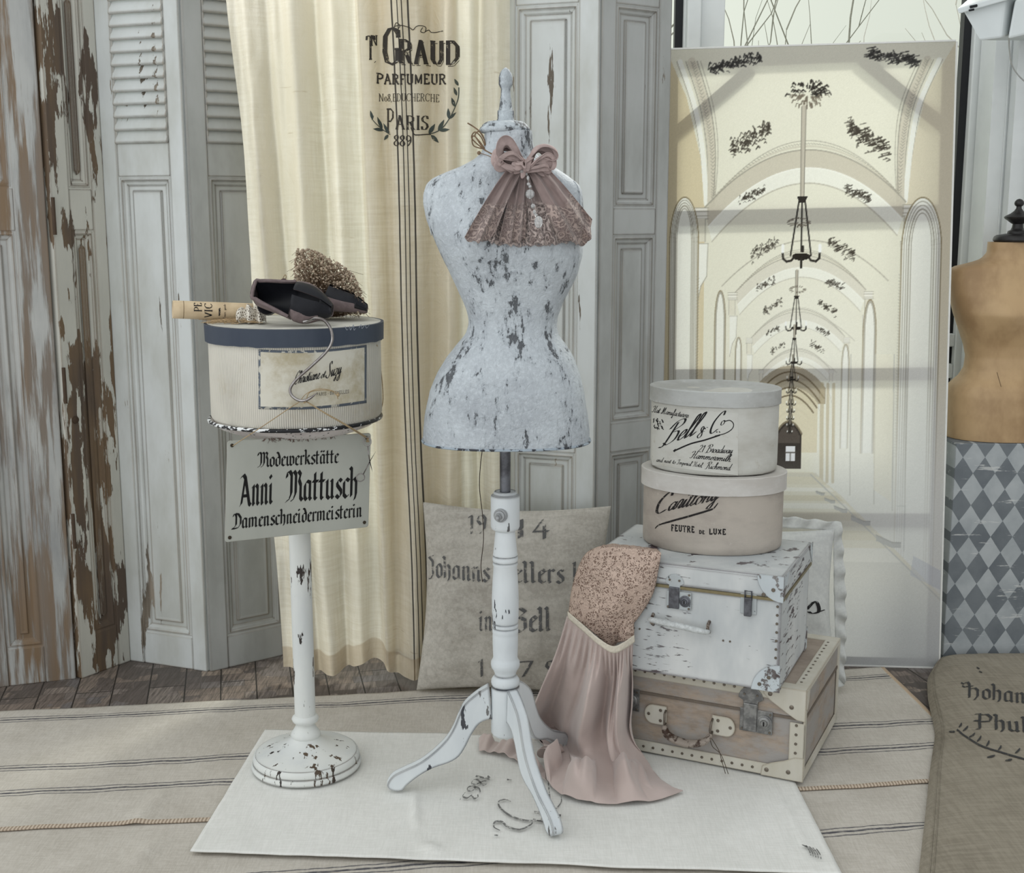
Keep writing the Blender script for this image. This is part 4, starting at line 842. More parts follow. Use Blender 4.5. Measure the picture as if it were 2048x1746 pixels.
for i in range(90):
    s_ = rnd.uniform(.24, .74); g.tube([onS(s_, -.004, .001), onS(s_ + rnd.uniform(-.03, .03), rnd.uniform(.01, .055) * (1 - abs(s_ - .45)), .001)], rnd.uniform(.0003, .0007), 3)
make('rust_scratches', g, plain('rust_brown', srgb(104, 84, 76), .9), sg)
g = G(); hk = at(600, 803, Yh); hk2 = at(613, 803, Yh)
g.tube(crv([onS(.030, .045, .005), onS(.030, .045, .005).lerp(hk, .5) + Vector((0, -.01, 0)), hk, at(608, 806, Yh - .006), hk2], 8), .0012, 6)
g.tube(crv([hk2, at(635, 817, Yh - .004), at(655, 829, 2.758), at(680, 843, 2.770), at(705, 858, 2.80), onS(.965, .045, .006)], 8), [.0014 + .0012 * i / 40 for i in range(41)], 6)
g.tube(crv([hk2 + Vector((0, -.004, 0)), at(618, 786, Yh - .01), at(640, 780, Yh - .014), at(662, 782, Yh - .012), at(673, 790, Yh - .01), at(676, 798, Yh - .01)], 8), .0011, 6)
g.tube(crv([hk, at(612, 788, Yh - .008), at(634, 778, Yh - .016), at(656, 779, Yh - .014), at(678, 786, Yh - .01)], 8), .0008, 6)
g.ball(at(676, 790, Yh - .010), .0042, 8, 6); g.ball(at(611, 803, Yh - .004), .003, 8, 6)
for i in range(5): g.tube(crv([onS(.955 + .006 * i, .03, .007), onS(.975 - .004 * i, .085, .009), onS(.96, .06, .006)], 5), .0011, 5)
tag(make('twine', g, twine, autos=180), 'knotted jute twine tying the enamel sign to the S-hook', 'string')
dark = plain('blued_steel', srgb(52, 48, 48), .3, .8); Ysc = 2.905
sc_ = thing('scissors', 'small open embroidery scissors hanging at the upper right corner of the enamel sign', 'scissors', at(740, 925, Ysc))
def ringp(px, py, rx, ry, a): return [at(px + rx * cos(t) * cos(a) - ry * sin(t) * sin(a), py + rx * cos(t) * sin(a) + ry * sin(t) * cos(a), Ysc) for t in np.linspace(0, 2 * pi, 20, endpoint=False)]
for (cx_, cy_, rx, ry, a), mid, tip in (((735, 883, 7.5, 9, 0), [(736, 892), (737, 908), (740, 925)], (745, 944)), ((721, 955, 8.5, 7.5, -.5), [(727, 948), (733, 936), (739, 924)], (752, 902))):
    make('handle', G().tube(ringp(cx_, cy_, rx, ry, a), .0012, 6, closed=True).tube([at(p[0], p[1], Ysc) for p in mid], .0014, 6), steel, sc_, autos=180)
    make('blade', G().tube([at(mid[-1][0], mid[-1][1], Ysc), at((mid[-1][0] + tip[0]) / 2, (mid[-1][1] + tip[1]) / 2, Ysc), at(tip[0], tip[1], Ysc)], [.0034, .0026, .0003], 6, flat=.3), dark, sc_, autos=180)
# ================================================================ BLUE-WHITE DRESS FORM
DX, DY = -.016, 2.86
def plaster_paint(name, c1, c2, thr=0.0):
    m = N(name); v1 = m.noise(54, 8, .76, (1, 1, .42), (21, 0, 0)); st1 = m.noise(13, 4, .6, (1.5, 1.5, .22), (5, 0, 0)); v = m.math('ADD', v1, m.math('MULTIPLY', m.math('SUBTRACT', st1, .5), .75))
    chip = m.ramp(v, .645 + thr, .675 + thr); soft = m.ramp(v, .53 + thr, .68 + thr, 0, .55)
    c = m.mix(m.ramp(m.noise(7, 5, .6), .3, .7), c1, c2); c = m.mix(m.ramp(m.noise(120, 3, .7), .45, .7, 0, .25), c, srgb(226, 234, 240)); c = m.mix(soft, c, srgb(128, 134, 140)); c = m.mix(chip, c, m.mix(m.noise(60, 3, .6), srgb(58, 60, 64), srgb(116, 120, 124)))
    m.base(c, .7); m.bump(m.math('SUBTRACT', m.math('ADD', m.math('MULTIPLY', m.noise(60, 4, .6, dist=1.2), 1.4), m.noise(16, 4, .6)), m.math('MULTIPLY', chip, .5)), .0028, .9); return m.m
plast = plaster_paint('blue_white_plaster', srgb(188, 195, 200), srgb(166, 172, 178), -.032)
plast2 = plaster_paint('blue_white_wood', srgb(184, 192, 197), srgb(160, 167, 172), -.10)
chalky = paint('chalk_white_wood', srgb(218, 223, 225), srgb(62, 64, 70), .36, (1, 1, .3), 34, edge=6, er=.010, tint=srgb(200, 206, 210), sharp=.012, under2=srgb(120, 118, 116), off=30, bumpd=.0008)
FS = 1.0
# silhouette table: photo row, left, right, front depth, back depth (m)
TR_ = [(262, 970, 1064, .052, .052), (285, 967, 1066, .054, .054), (305, 963, 1070, .057, .057), (318, 950, 1082, .062, .062), (332, 924, 1104, .070, .070), (346, 888, 1128, .074, .076), (356, 866, 1142, .073, .078), (368, 853, 1158, .074, .078), (385, 848, 1165, .080, .080),
       (405, 847, 1167, .090, .082), (440, 853, 1168, .108, .088), (475, 866, 1167, .122, .092), (510, 882, 1165, .125, .093), (545, 900, 1156, .116, .090), (580, 916, 1140, .103, .085), (610, 929, 1124, .094, .081), (632, 936, 1115, .090, .078), (650, 937, 1113, .090, .078), (668, 931, 1117, .093, .082),
       (690, 913, 1132, .102, .092), (715, 893, 1148, .114, .106), (745, 874, 1160, .126, .120), (780, 860, 1168, .134, .130), (820, 851, 1174, .138, .134), (855, 847, 1178, .139, .135), (880, 846, 1179, .139, .135)]
TZ = sorted([(Z(r[0], DY),) + ((at(r[1], r[0], DY).x + at(r[2], r[0], DY).x) / 2, (at(r[2], r[0], DY).x - at(r[1], r[0], DY).x) / 2, r[3], r[4]) for r in TR_])
def smooth_tab(z):
    a = itab(TZ, z - .006); b = itab(TZ, z + .006); c = itab(TZ, z); return tuple((p + q + 2 * r) / 4 for p, q, r in zip(a, b, c))
zbust = Z(470, DY)
def body(a, z):
    cx, hw, f, b = smooth_tab(z); nexp = 2.35; ca, sa = cos(a), sin(a)
    r = (abs(ca) ** nexp + abs(sa) ** nexp) ** (-1 / nexp); x = hw * r * ca; yy = r * sa
    y = yy * (f if sa < 0 else b)
    if sa < 0:
        for bx in (-.062, .070): y -= .026 * exp(-((x - bx) / .048) ** 2 - ((z - zbust) / .055) ** 2) * min(1, -yy * 1.5)
    # arm holes: flattened discs at the shoulders
    return Vector((cx + x, DY + y, z))
def front_y(x, z):
    cx, hw, f, b = smooth_tab(z); q = min(abs((x - cx) / hw), .97); yy = (1 - q ** 2.35) ** (1 / 2.35); y = -yy * f
    for bx in (-.062, .070): y -= .026 * exp(-((x - cx - bx) / .048) ** 2 - ((z - zbust) / .055) ** 2) * min(1, yy * 1.5)
    return DY + y
df = thing('dress_form', 'blue-white distressed female dress form on a turned tripod stand, wearing a dusty pink jabot', 'dress form', (DX, DY, 0))
g = G(); zt, zbm = Z(262, DY), Z(880, DY); nzv = 150; ku = 96
vs = []; 
for j in range(nzv + 1):
    z = lerp(zbm, zt, j / nzv)
    for i in range(ku):
        p = body(2 * pi * i / ku, z); q = (p - Vector((DX, DY, z))); q.z = 0
        if q.length > 0: p += q.normalized() * (.0018 * nz(p.x * 16, p.y * 16, z * 16) + .0007 * nz(p.x * 60, p.y * 60, z * 60))
        vs.append(p)
g.add(vs, [(j * ku + i, j * ku + (i + 1) % ku, (j + 1) * ku + (i + 1) % ku, (j + 1) * ku + i) for j in range(nzv) for i in range(ku)] + [tuple(range(ku))[::-1], tuple(range(nzv * ku, nzv * ku + ku))])
torso = make('torso', g, plast, df, autos=70)
# armhole edge seam on the viewer's left shoulder
g = G(); hemp = [body(2 * pi * i / 96, zbm + .001) for i in range(96)]
g.tube([p + (p - Vector((DX, DY, p.z))).normalized() * .0008 for p in hemp], .0028, 6, closed=True); make('hem_edge', g, paint('worn_hem', srgb(160, 172, 182), srgb(58, 60, 66), .5, (1, 1, 1), 50, off=5), df, autos=180)
g = G(); 
for k in range(14):
    a = pi + .25 + k * (pi - .5) / 13; p = body(a, zbm + .012); n_ = (p - Vector((DX, DY, p.z))).normalized(); make('nail', G().disc(p - n_ * .001, n_, .0028, .0016, 10), plast, torso)
g = G()
for sgn, px0 in ((-1, 851), (1, 1166)):
    q = []
    for i in range(24):
        t = i / 23; z = lerp(Z(362, DY), Z(470, DY), t); cx, hw, f, b = smooth_tab(z); xx = cx + sgn * hw * (.995 - .10 * (sin(pi * t) * .35 + .25 * (1 - t))); q.append(Vector((xx, front_y(xx, z) - .0004, z)))
    g.tube(q, .0011, 5)
make('armhole_seam', g, plast, df, autos=180)
def rpd(py, hw): return (R(hw, py, DY), Z(py, DY))
make('neck_cap', G().lathe([rpd(266, 46), rpd(263, 49.5), rpd(259, 51), rpd(255, 49), rpd(253, 46), rpd(250, 45), rpd(246, 40), rpd(243, 34), (.003, Z(241, DY))], (DX, DY), 64), plast2, df, autos=50)
make('finial', G().lathe([rpd(244, 18), rpd(240, 18), rpd(238, 16.5), rpd(222, 16.5), rpd(220, 14), rpd(215, 13), rpd(206, 12), rpd(190, 10), rpd(178, 9.5), rpd(175, 11), rpd(172, 12.5), rpd(169, 14), rpd(164, 14), rpd(155, 13.8), rpd(146, 11.5), rpd(139, 7), (.001, Z(135, DY))], (DX + .002, DY), 48), plast2, df, autos=50)
make('socket_cup', G().lathe([rpd(884, 34), rpd(888, 24), rpd(896, 15), rpd(902, 12.5)], (DX, DY), 40), plain('chalk_cup', srgb(206, 208, 208), .6), df, autos=60)
zinc = N('zinc'); zinc.base(zinc.mix(zinc.ramp(zinc.noise(22, 5, .7), .35, .65), srgb(120, 122, 128), srgb(84, 84, 88)), .5, .85); zinc = zinc.m
make('steel_rod', G().lathe([rpd(896, 11), rpd(990, 10.6)], (DX, DY), 28), zinc, df)
make('clamp_collar', G().lathe([rpd(984, 12), rpd(982, 21), rpd(985, 23.5), rpd(988, 24), rpd(990, 28), rpd(993, 29), rpd(1052, 29), rpd(1057, 27), rpd(1060, 22), rpd(1062, 18)], (DX, DY), 48), chalky, df, autos=40)
kn = at(998, 1031, DY - R(29, 1030, DY)); kd = Vector((-.32, -1, .0)).normalized(); g = G(); kn2 = Vector((DX, DY, kn.z)) + kd * R(27, 1030, DY)
make('clamp_screw', G().disc(kn2, kd, .0165, .009, 24).disc(kn2 + kd * .008, kd, .012, .006, 20).disc(kn2 + kd * .014, kd, .0062, .016, 14), chalky, df, autos=50)
col_ = [rpd(1058, 19), rpd(1064, 20), rpd(1085, 22), rpd(1106, 24.2), rpd(1109, 25), rpd(1111, 24), rpd(1113, 25.2), rpd(1117, 25.6), rpd(1121, 25.2), rpd(1123, 24), rpd(1126, 25), rpd(1129, 25), rpd(1132, 23.5), rpd(1160, 25.5), rpd(1195, 27), rpd(1225, 26.8), rpd(1243, 25.8), rpd(1245, 24.8), rpd(1247, 25.8), rpd(1252, 26), rpd(1254, 25), rpd(1256, 26), rpd(1264, 26), rpd(1267, 25), rpd(1269, 25.6),
        rpd(1290, 25.4), rpd(1314, 24.4), rpd(1318, 26), rpd(1322, 28.6), rpd(1328, 29), rpd(1334, 27.6), rpd(1339, 24), rpd(1345, 21.5), rpd(1349, 21), rpd(1353, 24.5), rpd(1358, 28), rpd(1363, 28.6), rpd(1368, 27.6), rpd(1370, 26), rpd(1372, 28)]
make('column', G().lathe(col_, (DX, DY), 56), chalky, df, autos=45)
make('hub_block', G().lathe([rpd(1370, 24), rpd(1372, 28), rpd(1376, 28.6), rpd(1462, 28.6), rpd(1468, 25), rpd(1472, 14)], (DX, DY), 56), chalky, df, autos=45)
LO = [(978, 1396), (955, 1409), (930, 1430), (918, 1452), (908, 1476), (893, 1500), (868, 1524), (840, 1544), (808, 1558), (788, 1568), (777, 1582), (778, 1592), (790, 1598), (806, 1597), (814, 1588), (838, 1570), (866, 1555), (898, 1545), (918, 1533), (932, 1512), (942, 1492), (958, 1470), (976, 1462), (984, 1462)]
pl = [(at(a, b, DY)) for a, b in LO]; rz_ = [(DX - p.x, p.z) for p in pl]; zmin = min(z for r, z in rz_); rz_ = [(r, z - zmin + .021) for r, z in rz_]
oc = crv([(r, z, 0) for r, z in rz_], 3)
for ang in (radians(184), radians(-65.5), radians(57.5)):
    d_ = Vector((cos(ang), sin(ang), 0)); n_ = Vector((-sin(ang), cos(ang), 0)); w_ = .0135
    g = G(); K = len(oc)
    vs = []; 
    for off in (-w_, w_): vs += [Vector((DX, DY, 0)) + d_ * p.x + Vector((0, 0, p.y)) + n_ * off for p in oc]
    g.add(vs, [tuple(range(K))[::-1], tuple(range(K, 2 * K))] + [(i, (i + 1) % K, (i + 1) % K + K, i + K) for i in range(K)])
    make('leg', g, chalky, df, bevel=.003, autos=35)
# thin cord hanging from the form
tag(make('thin_cord', G().tube(crv([at(966, 890, DY - .09), at(961, 930, DY - .09), at(959, 975, DY - .09), at(965, 1030, DY - .09), at(967, 1080, DY - .09), at(962, 1130, DY - .09), at(965, 1164, DY - .09)], 8), .0010, 5), plain('dark_cord', srgb(58, 48, 42), .8)), 'thin dark cord hanging from under the blue-white dress form', 'cord')

# ---------------------------------------------------------------- jabot
def chiffon(name, col, lace0, lacec, sc=170, alpha=0.):
    m = N(name); u, v = m.uv(); vx = m.n('ShaderNodeTexVoronoi', feature='DISTANCE_TO_EDGE'); vx.inputs['Scale'].default_value = sc; m.l(m.coord(), vx.inputs['Vector'])
    ns_ = m.n('ShaderNodeTexNoise'); ns_.inputs['Scale'].default_value = 70; m.l(m.tc.outputs['Object'], ns_.inputs['Vector']); va_ = m.n('ShaderNodeVectorMath', operation='MULTIPLY_ADD'); m.l(ns_.outputs[1], va_.inputs[0]); va_.inputs[1].default_value = (.014,) * 3; m.l(m.tc.outputs['Object'], va_.inputs[2])
    v2 = m.n('ShaderNodeTexVoronoi', feature='SMOOTH_F1'); v2.inputs['Scale'].default_value = 46; m.l(va_.outputs[0], v2.inputs['Vector'])
    ring_ = m.ramp(m.math('SINE', m.math('MULTIPLY', v2.outputs['Distance'], 30)), .25, .7)
    thread = m.math('MAXIMUM', m.math('MULTIPLY', m.ramp(vx.outputs['Distance'], .06, .12, 1, 0), .55), ring_)
    lz = m.ramp(m.math('ADD', v, m.math('MULTIPLY', m.math('SUBTRACT', m.noise(30, 3, .5), .5), .25)), lace0 - .02, lace0 + .05); lc = m.mix(thread, tuple(x * .74 for x in col[:3]) + (1,), lacec)
    c = m.mix(lz, m.mix(m.ramp(m.noise(40, 4, .6, (1, 1, .3)), .3, .7), col, tuple(x * .86 for x in col[:3]) + (1,)), lc)
    m.base(c, .85, spec=.15); m.p.inputs['Sheen Weight'].default_value = .3
    m.bump(m.math('ADD', m.math('MULTIPLY', m.math('MULTIPLY', thread, lz), 1.5), m.math('MULTIPLY', m.noise(60, 3, .6), .6)), .0012, .8)
    tr = m.n('ShaderNodeBsdfTranslucent'); m.l(c, tr.inputs[0]); mx = m.n('ShaderNodeMixShader'); mx.inputs[0].default_value = .3
    m.l(m.p.outputs[0], mx.inputs[1]); m.l(tr.outputs[0], mx.inputs[2])
    if alpha:
        tp = m.n('ShaderNodeBsdfTransparent'); m2 = m.n('ShaderNodeMixShader')
        m.set(m2.inputs[0], m.math('MULTIPLY', m.math('SUBTRACT', 1.0, thread), m.math('MULTIPLY', lz, alpha))); m.l(mx.outputs[0], m2.inputs[1]); m.l(tp.outputs[0], m2.inputs[2]); m.l(m2.outputs[0], m.out.inputs[0])
    else: m.l(mx.outputs[0], m.out.inputs[0])
    return m.m
jb_m = chiffon('dusty_pink_chiffon', srgb(164, 146, 142), .50, srgb(200, 182, 174)); jb_s = chiffon('sheer_pink_lace', srgb(170, 154, 150), .45, srgb(204, 190, 184), alpha=.7)
jb_p = plain('pink_silk', srgb(172, 153, 149), .8, var=.22, sc=45, bumpd=.0016)
knot = at(1042, 338, 2.76)
jt = thing('jabot', 'dusty pink chiffon and lace jabot tied at the neck of the blue-white dress form', 'neckpiece', (knot.x, knot.y, knot.z - .02))
def tail(topL, topR, hem, layer, nf, mat, amp=.006, name='tail', bulge=0., ph=0.):
    """hem: list of px points left to right"""
    def fn(u, v):
        h = samp([Vector((a, b, 0)) for a, b in hem], u); tx = lerp(topL[0], topR[0], u); ty = lerp(topL[1], topR[1], u)
        w = v ** .9; px = lerp(tx, h.x, w); py = lerp(ty, h.y, v ** 1.05)
        px += 3.2 * w * sin(u * nf * 2 * pi + 1.3 + ph); py += (2.2 * sin(u * nf * 4 * pi) + 1.5 * nz(u * 30, ph)) * max(v - .9, 0) * 10
        p = at(px, py, 2.75); y = front_y(p.x, p.z); p = at(px, py, y - .01); y = front_y(p.x, p.z)
        y = min(y, DY - .035); y -= layer + .012 * (1 - v) + bulge * sin(pi * min(v, 1)) + amp * (.4 + .6 * v) * (1 + sin(u * nf * 2 * pi + ph)) + .002 * nz(u * 12, v * 8, ph)
        return at(px, py, y)
    return make(name, G().grid(fn, 90, 60), mat, jt, autos=180, thick=.0006)
tail((1030, 332), (1062, 334), [(948, 476), (985, 487), (1030, 492), (1080, 492), (1120, 488), (1160, 482)], .004, 6, jb_s, .005, 'lace_underlayer', ph=.4)
tail((1022, 330), (1052, 338), [(929, 470), (938, 482), (962, 484), (985, 470), (1000, 440)], .014, 2.5, jb_m, .010, 'lace_tail', bulge=.018, ph=1.)
tail((1034, 338), (1058, 338), [(998, 484), (1018, 487), (1035, 485), (1050, 478)], .014, 2.5, jb_m, .008, 'lace_tail', bulge=.008, ph=2.)
tail((1046, 338), (1066, 336), [(1064, 487), (1088, 490), (1108, 488), (1128, 482)], .013, 2.5, jb_s, .008, 'lace_tail', bulge=.008, ph=3.)
tail((1050, 336), (1086, 330), [(1118, 478), (1150, 487), (1166, 490), (1184, 470), (1182, 440)], .016, 2.3, jb_m, .011, 'lace_tail', bulge=.022, ph=4.)
def puff(pts, w, name='bow_loop', nf=3.5, seed=0, tw=0.):
    """a gathered loop of silk: pts = (px, py, forward) along the loop, w = widest width"""
    P = [Vector(at(a, b, DY - d)) for a, b, d in pts]
    def fn(u, v):
        c = samp(P, u); t = (samp(P, min(u + .02, 1)) - samp(P, max(u - .02, 0))).normalized(); wd = Vector((.25, -.75, .35)) + Vector((0, 0, tw)); wd = (wd - t * wd.dot(t)).normalized(); nr = t.cross(wd)
        ww = w * (.22 + .78 * sin(pi * u) ** .7); s_ = (v - .5) * 2
        p = c + wd * (s_ * ww * .5) + nr * (.0040 * sin(v * nf * 2 * pi + seed + u * 4 + 2 * nz(u * 4, v * 2, seed)) * (.6 + .4 * abs(cos(pi * u))) + .016 * nz(u * 3.5, v * 2.2, seed) - .006 * s_ * s_ * sin(pi * u)) + Vector((0, 0, .012 * nz(u * 4, v * 2, seed + 9)))
        return p
    return make(name, G().grid(fn, 60, 36), jb_p, jt, autos=180, thick=.0008)
puff([(1046, 334, .100), (1018, 326, .108), (998, 316, .108), (1000, 298, .104), (1016, 296, .100), (1036, 316, .100), (1048, 332, .104)], .052, nf=4.5, seed=1)
puff([(1046, 336, .112), (1022, 334, .118), (1002, 332, .118), (1004, 320, .118), (1022, 314, .118), (1046, 330, .112)], .036, nf=4, seed=2)
puff([(1046, 332, .104), (1062, 312, .106), (1082, 303, .104), (1100, 316, .100), (1092, 326, .100), (1066, 328, .102), (1048, 334, .104)], .048, nf=4.5, seed=3)
puff([(1048, 336, .112), (1070, 326, .116), (1092, 326, .112), (1098, 338, .108), (1076, 340, .112), (1050, 338, .112)], .034, nf=4, seed=5)
puff([(1030, 322, .118), (1040, 336, .126), (1050, 340, .128), (1058, 330, .124), (1062, 318, .116)], .022, 'knot', seed=4)
# tie cord round the neck with loops at the back left
brown = plain('brown_cord', srgb(128, 106, 84), .8, var=.3)
g = G(); neck = []
for i in range(30):
    a = lerp(-.55 * pi, -1.55 * pi, i / 29); z = lerp(Z(318, DY), Z(296, DY), min(i / 10, 1)); cx, hw, f, b = smooth_tab(z); neck.append(Vector((cx + (hw + .003) * cos(a), DY + (f + .003) * sin(a), z)))
g.tube(neck, .0018, 6)
lp = at(968, 298, 2.84)
for q in ([(968, 299), (950, 284), (943, 274), (950, 264), (962, 274), (970, 292)], [(968, 299), (955, 280), (950, 270), (957, 263), (966, 272), (971, 290)], [(968, 298), (948, 292), (944, 278), (948, 272), (960, 284), (969, 297)]):
    g.tube(crv([at(a, b, 2.83) for a, b in q], 8), .0016, 6)
g.tube(crv([at(969, 280, 2.83), at(960, 264, 2.83), at(948, 254, 2.83), at(935, 246, 2.83)], 6), .0018, 6)
g.tube(crv([at(990, 318, 2.785), at(975, 311, 2.80), at(959, 306, 2.825)], 6), .0009, 5); g.ball(at(958, 306, 2.825), .0045, 8, 6)
make('neck_cord', g, brown, jt, autos=180)
# crystal drop
cry = N('crystal'); cry.base((.9, .92, .92, 1), .02, spec=.8); cry.p.inputs['Transmission Weight'].default_value = .75; cry.p.inputs['IOR'].default_value = 1.6
pend = at(1050, 345, 2.70)
pt = thing('crystal_pendant', 'chain of clear crystal drops pinned on the pink jabot', 'pendant', pend); ch = []
for (px, py, r, e_) in ((1044, 341, 5, 1.3), (1052, 348, 3.6, 1), (1056, 356, 3, 1.6), (1057, 368, 3.6, 1), (1060, 373, 3.4, 1), (1060, 388, 9.2, 1.05), (1066, 412, 4.6, 1.1), (1069, 424, 3.4, 1.4), (1072, 430, 3.4, 1), (1077, 444, 8.5, 1.45)):
    p = at(px, py, 2.75); y = front_y(p.x, p.z) - .048; p = at(px, py, y); r_ = R(r, py, y); ch.append(p + Vector((0, .002, 0)))
    g = G(); g.ball(p, r_, 8, 5, (1, .6, e_)); make('crystal', g, cry.m, pt, smooth=False)
make('silver_chain', G().tube(crv(ch, 4), .0010, 5), steel, pt, autos=180)

# ================================================================ SUITCASES
def frame(bl, ang):
    return Matrix.Translation(bl) @ Matrix.Rotation(ang, 4, 'Z')
# lower: tan and cream leather trunk
A1 = radians(-25.4); W1, D1, H1 = .60, .425, .236; z1 = .021
c1 = Vector((.717, 2.881, z1)) - Vector((cos(A1), sin(A1), 0)) * W1
lea = N('tan_leather'); lea.base(lea.mix(lea.ramp(lea.noise(6, 6, .72, (1, 1, 2)), .38, .62), lea.mix(lea.ramp(lea.noise(14, 5, .7, (1, 1, 3), (4, 0, 0)), .35, .65), srgb(166, 150, 134), srgb(142, 129, 116)), srgb(154, 150, 146)), .6, spec=.3); lea.bump(lea.noise(40, 6, .7, (.6, .6, 2.4)), .0016, .7); lea = lea.m
lea_top = N('taupe_leather'); lea_top.base(lea_top.mix(lea_top.ramp(lea_top.noise(5, 5, .7), .35, .65), srgb(160, 148, 136), srgb(134, 122, 112)), .65); lea_top.bump(lea_top.noise(60, 5, .7), .0012, .6); lea_top = lea_top.m
hide = paint('cream_rawhide', srgb(200, 197, 187), srgb(150, 138, 118), .36, (1, 1, 1), 16, edge=2.5, er=.006, tint=srgb(182, 177, 162), sharp=.12, rough=.55, off=41, bumpd=.0007)
rivm = plain('aged_rivet', srgb(120, 112, 102), .4, .7)
t1_ = thing('suitcase', 'tan and cream trunk suitcase with riveted rawhide edges, the lower of the two suitcases', 'suitcase', c1, A1, 'stacked vintage suitcases'); M = WM[t1_.name]
make('body', G(M).box(.004, W1 - .004, .004, D1 - .004, .004, .158), lea, t1_, bevel=.004, smooth=False)
make('lid', G(M).box(.001, W1 - .001, .001, D1 - .001, .160, H1 - .004), lea, t1_, bevel=.005, smooth=False)
make('lid_top_panel', G(M).box(.03, W1 - .03, .03, D1 - .03, H1 - .006, H1 - .0015), lea_top, t1_, bevel=.001, smooth=False)
def bars(M, segs, mat, par, name='edge_strip', bev=.002):
    for s in segs: make(name, G(M).box(*s), mat, par, bevel=bev, smooth=False)
e1_ = .0022; bw = .034
bars(M, [(-e1_, W1 + e1_, -e1_, .003, H1 - bw, H1), (-e1_, W1 + e1_, -e1_, .003, 0, .030), (-e1_, W1 + e1_, -e1_, bw, H1 - .003, H1 + .0012), (-e1_, W1 + e1_, D1 - bw, D1 + e1_, H1 - .003, H1 + .0012),
         (W1 - bw, W1 + e1_, -e1_, D1 + e1_, H1 - .003, H1 + .0010), (-e1_, bw, -e1_, D1 + e1_, H1 - .003, H1 + .0010), (W1 - .036, W1 + e1_, -e1_, .004, .03, .150), (-e1_, .036, -e1_, .004, .03, .150),
         (W1 - .003, W1 + e1_, -e1_, .016, .0, H1), (W1 - .003, W1 + e1_, D1 - .02, D1 + e1_, 0, H1), (W1 - .003, W1 + e1_, 0, D1, 0, .024), (W1 - .003, W1 + e1_ * .8, 0, D1, H1 - .014, H1)], hide, t1_)
make('lid_lip', G(M).box(-.001, W1 + .001, -.0012, .002, .157, .164).box(W1 - .002, W1 + .0012, 0, D1, .157, .164), plain('dark_lip', srgb(110, 100, 90), .6), t1_, smooth=False)
def cornerplate(pts, th, M, par, mat):
    make('corner_patch', G(M).prism(pts, (0, -th, 0)), mat, par, bevel=.002, smooth=False)
yq = -e1_
cornerplate([(W1 + .003, yq, H1 + .001), (W1 - .105, yq, H1 + .001), (W1 - .103, yq, H1 - .022), (W1 - .085, yq, H1 - .038), (W1 - .040, yq, H1 - .066), (W1 - .018, yq, H1 - .078), (W1 + .003, yq, H1 - .080)], .003, M, t1_, hide)
cornerplate([(W1 + .003, yq, -.001), (W1 + .003, yq, .062), (W1 - .020, yq, .060), (W1 - .045, yq, .048), (W1 - .078, yq, .036), (W1 - .100, yq, .024), (W1 - .103, yq, -.001)], .003, M, t1_, hide)
g = G(M); g.prism([(W1 + e1_, -.002, H1 + .001), (W1 + e1_, .03, H1 + .001), (W1 + e1_, .022, H1 - .03), (W1 + e1_, .008, H1 - .05), (W1 + e1_, -.002, H1 - .05)], (.003, 0, 0)); make('corner_patch', g, hide, t1_, bevel=.001, smooth=False)
rv = [(x, H1 - .017) for x in np.arange(.03, W1 - .12, .0262)] + [(x, .015) for x in np.arange(.03, W1 - .12, .0262)] + [(W1 - .019, z) for z in (.072, .096, .12, .144)] + [(W1 - .086, H1 - .020), (W1 - .032, H1 - .046), (W1 - .088, .016), (W1 - .034, .020), (.019, .1), (.019, .07), (.019, .13)]
inv1 = M
for x_, z_ in rv:
    big_ = x_ > W1 - .11 and (z_ > H1 - .05 or z_ < .03); p0 = M @ Vector((x_, -e1_ - (.003 if big_ else 0) + .0005, z_)); nn = M.to_3x3() @ Vector((0, -1, 0)); make('rivet', G().disc(p0, nn, .0055 if big_ else .0036, .0028, 10), rivm, t1_)
for k in range(13):
    p0 = M @ Vector((W1 - .022, .05 + k * .027, H1 + .0005)); make('rivet', G().disc(p0, (0, 0, 1), .0034, .002, 8), rivm, t1_)
def handle(M, par, xc, z, w, mat_h, mat_p, plates=True, wire=False):
    if plates:
        for s in (-1, 1):
            x0_ = xc + s * (w / 2); o = []
            for k in range(13): a = -pi / 2 + pi * k / 12; o.append((x0_ + s * (.036 + .022 * cos(a)), -.0005, z + .026 * sin(a)))
            o += [(x0_ - s * .002, -.0005, z + .026), (x0_ - s * .002, -.0005, z - .026)]
            pp = make('handle_plate', G(M).prism(o if s > 0 else o[::-1], (0, -.0028, 0)), mat_p, par, bevel=.001, smooth=False)
            for dx_, dz_ in ((.046, 0), (.014, .014), (.014, -.014)):
                make('rivet', G().disc(M @ Vector((x0_ + s * dx_, -.003, z + dz_)), M.to_3x3() @ Vector((0, -1, 0)), .0042, .0025, 10), rivm, pp)
            make('handle_ring', G(M).tube([(x0_ + .0, -.003, z + .016), (x0_, -.014, z + .010), (x0_ - s * .002, -.020, z - .010), (x0_, -.012, z - .026), (x0_, -.003, z - .018)], .0028, 8), rivm, pp, autos=180)
    q = crv([(xc - w / 2, -.014, z - .020), (xc - w * .38, -.026, z - .040), (xc, -.032, z - .050), (xc + w * .38, -.026, z - .040), (xc + w / 2, -.014, z - .020)], 8); n = len(q)
    make('handle', G(M).tube(q, [0.004 + .0085 * sin(pi * i / (n - 1)) ** .5 for i in range(n)], 12, flat=.7), mat_h, par, autos=180)
whand = paint('worn_handle_leather', srgb(150, 140, 130), srgb(66, 50, 42), .48, (1, 1, 1), 60, sharp=.1, rough=.5, off=3)
xh = W1 - .292; zh = .108
handle(M, t1_, xh, zh, .124, whand, hide)
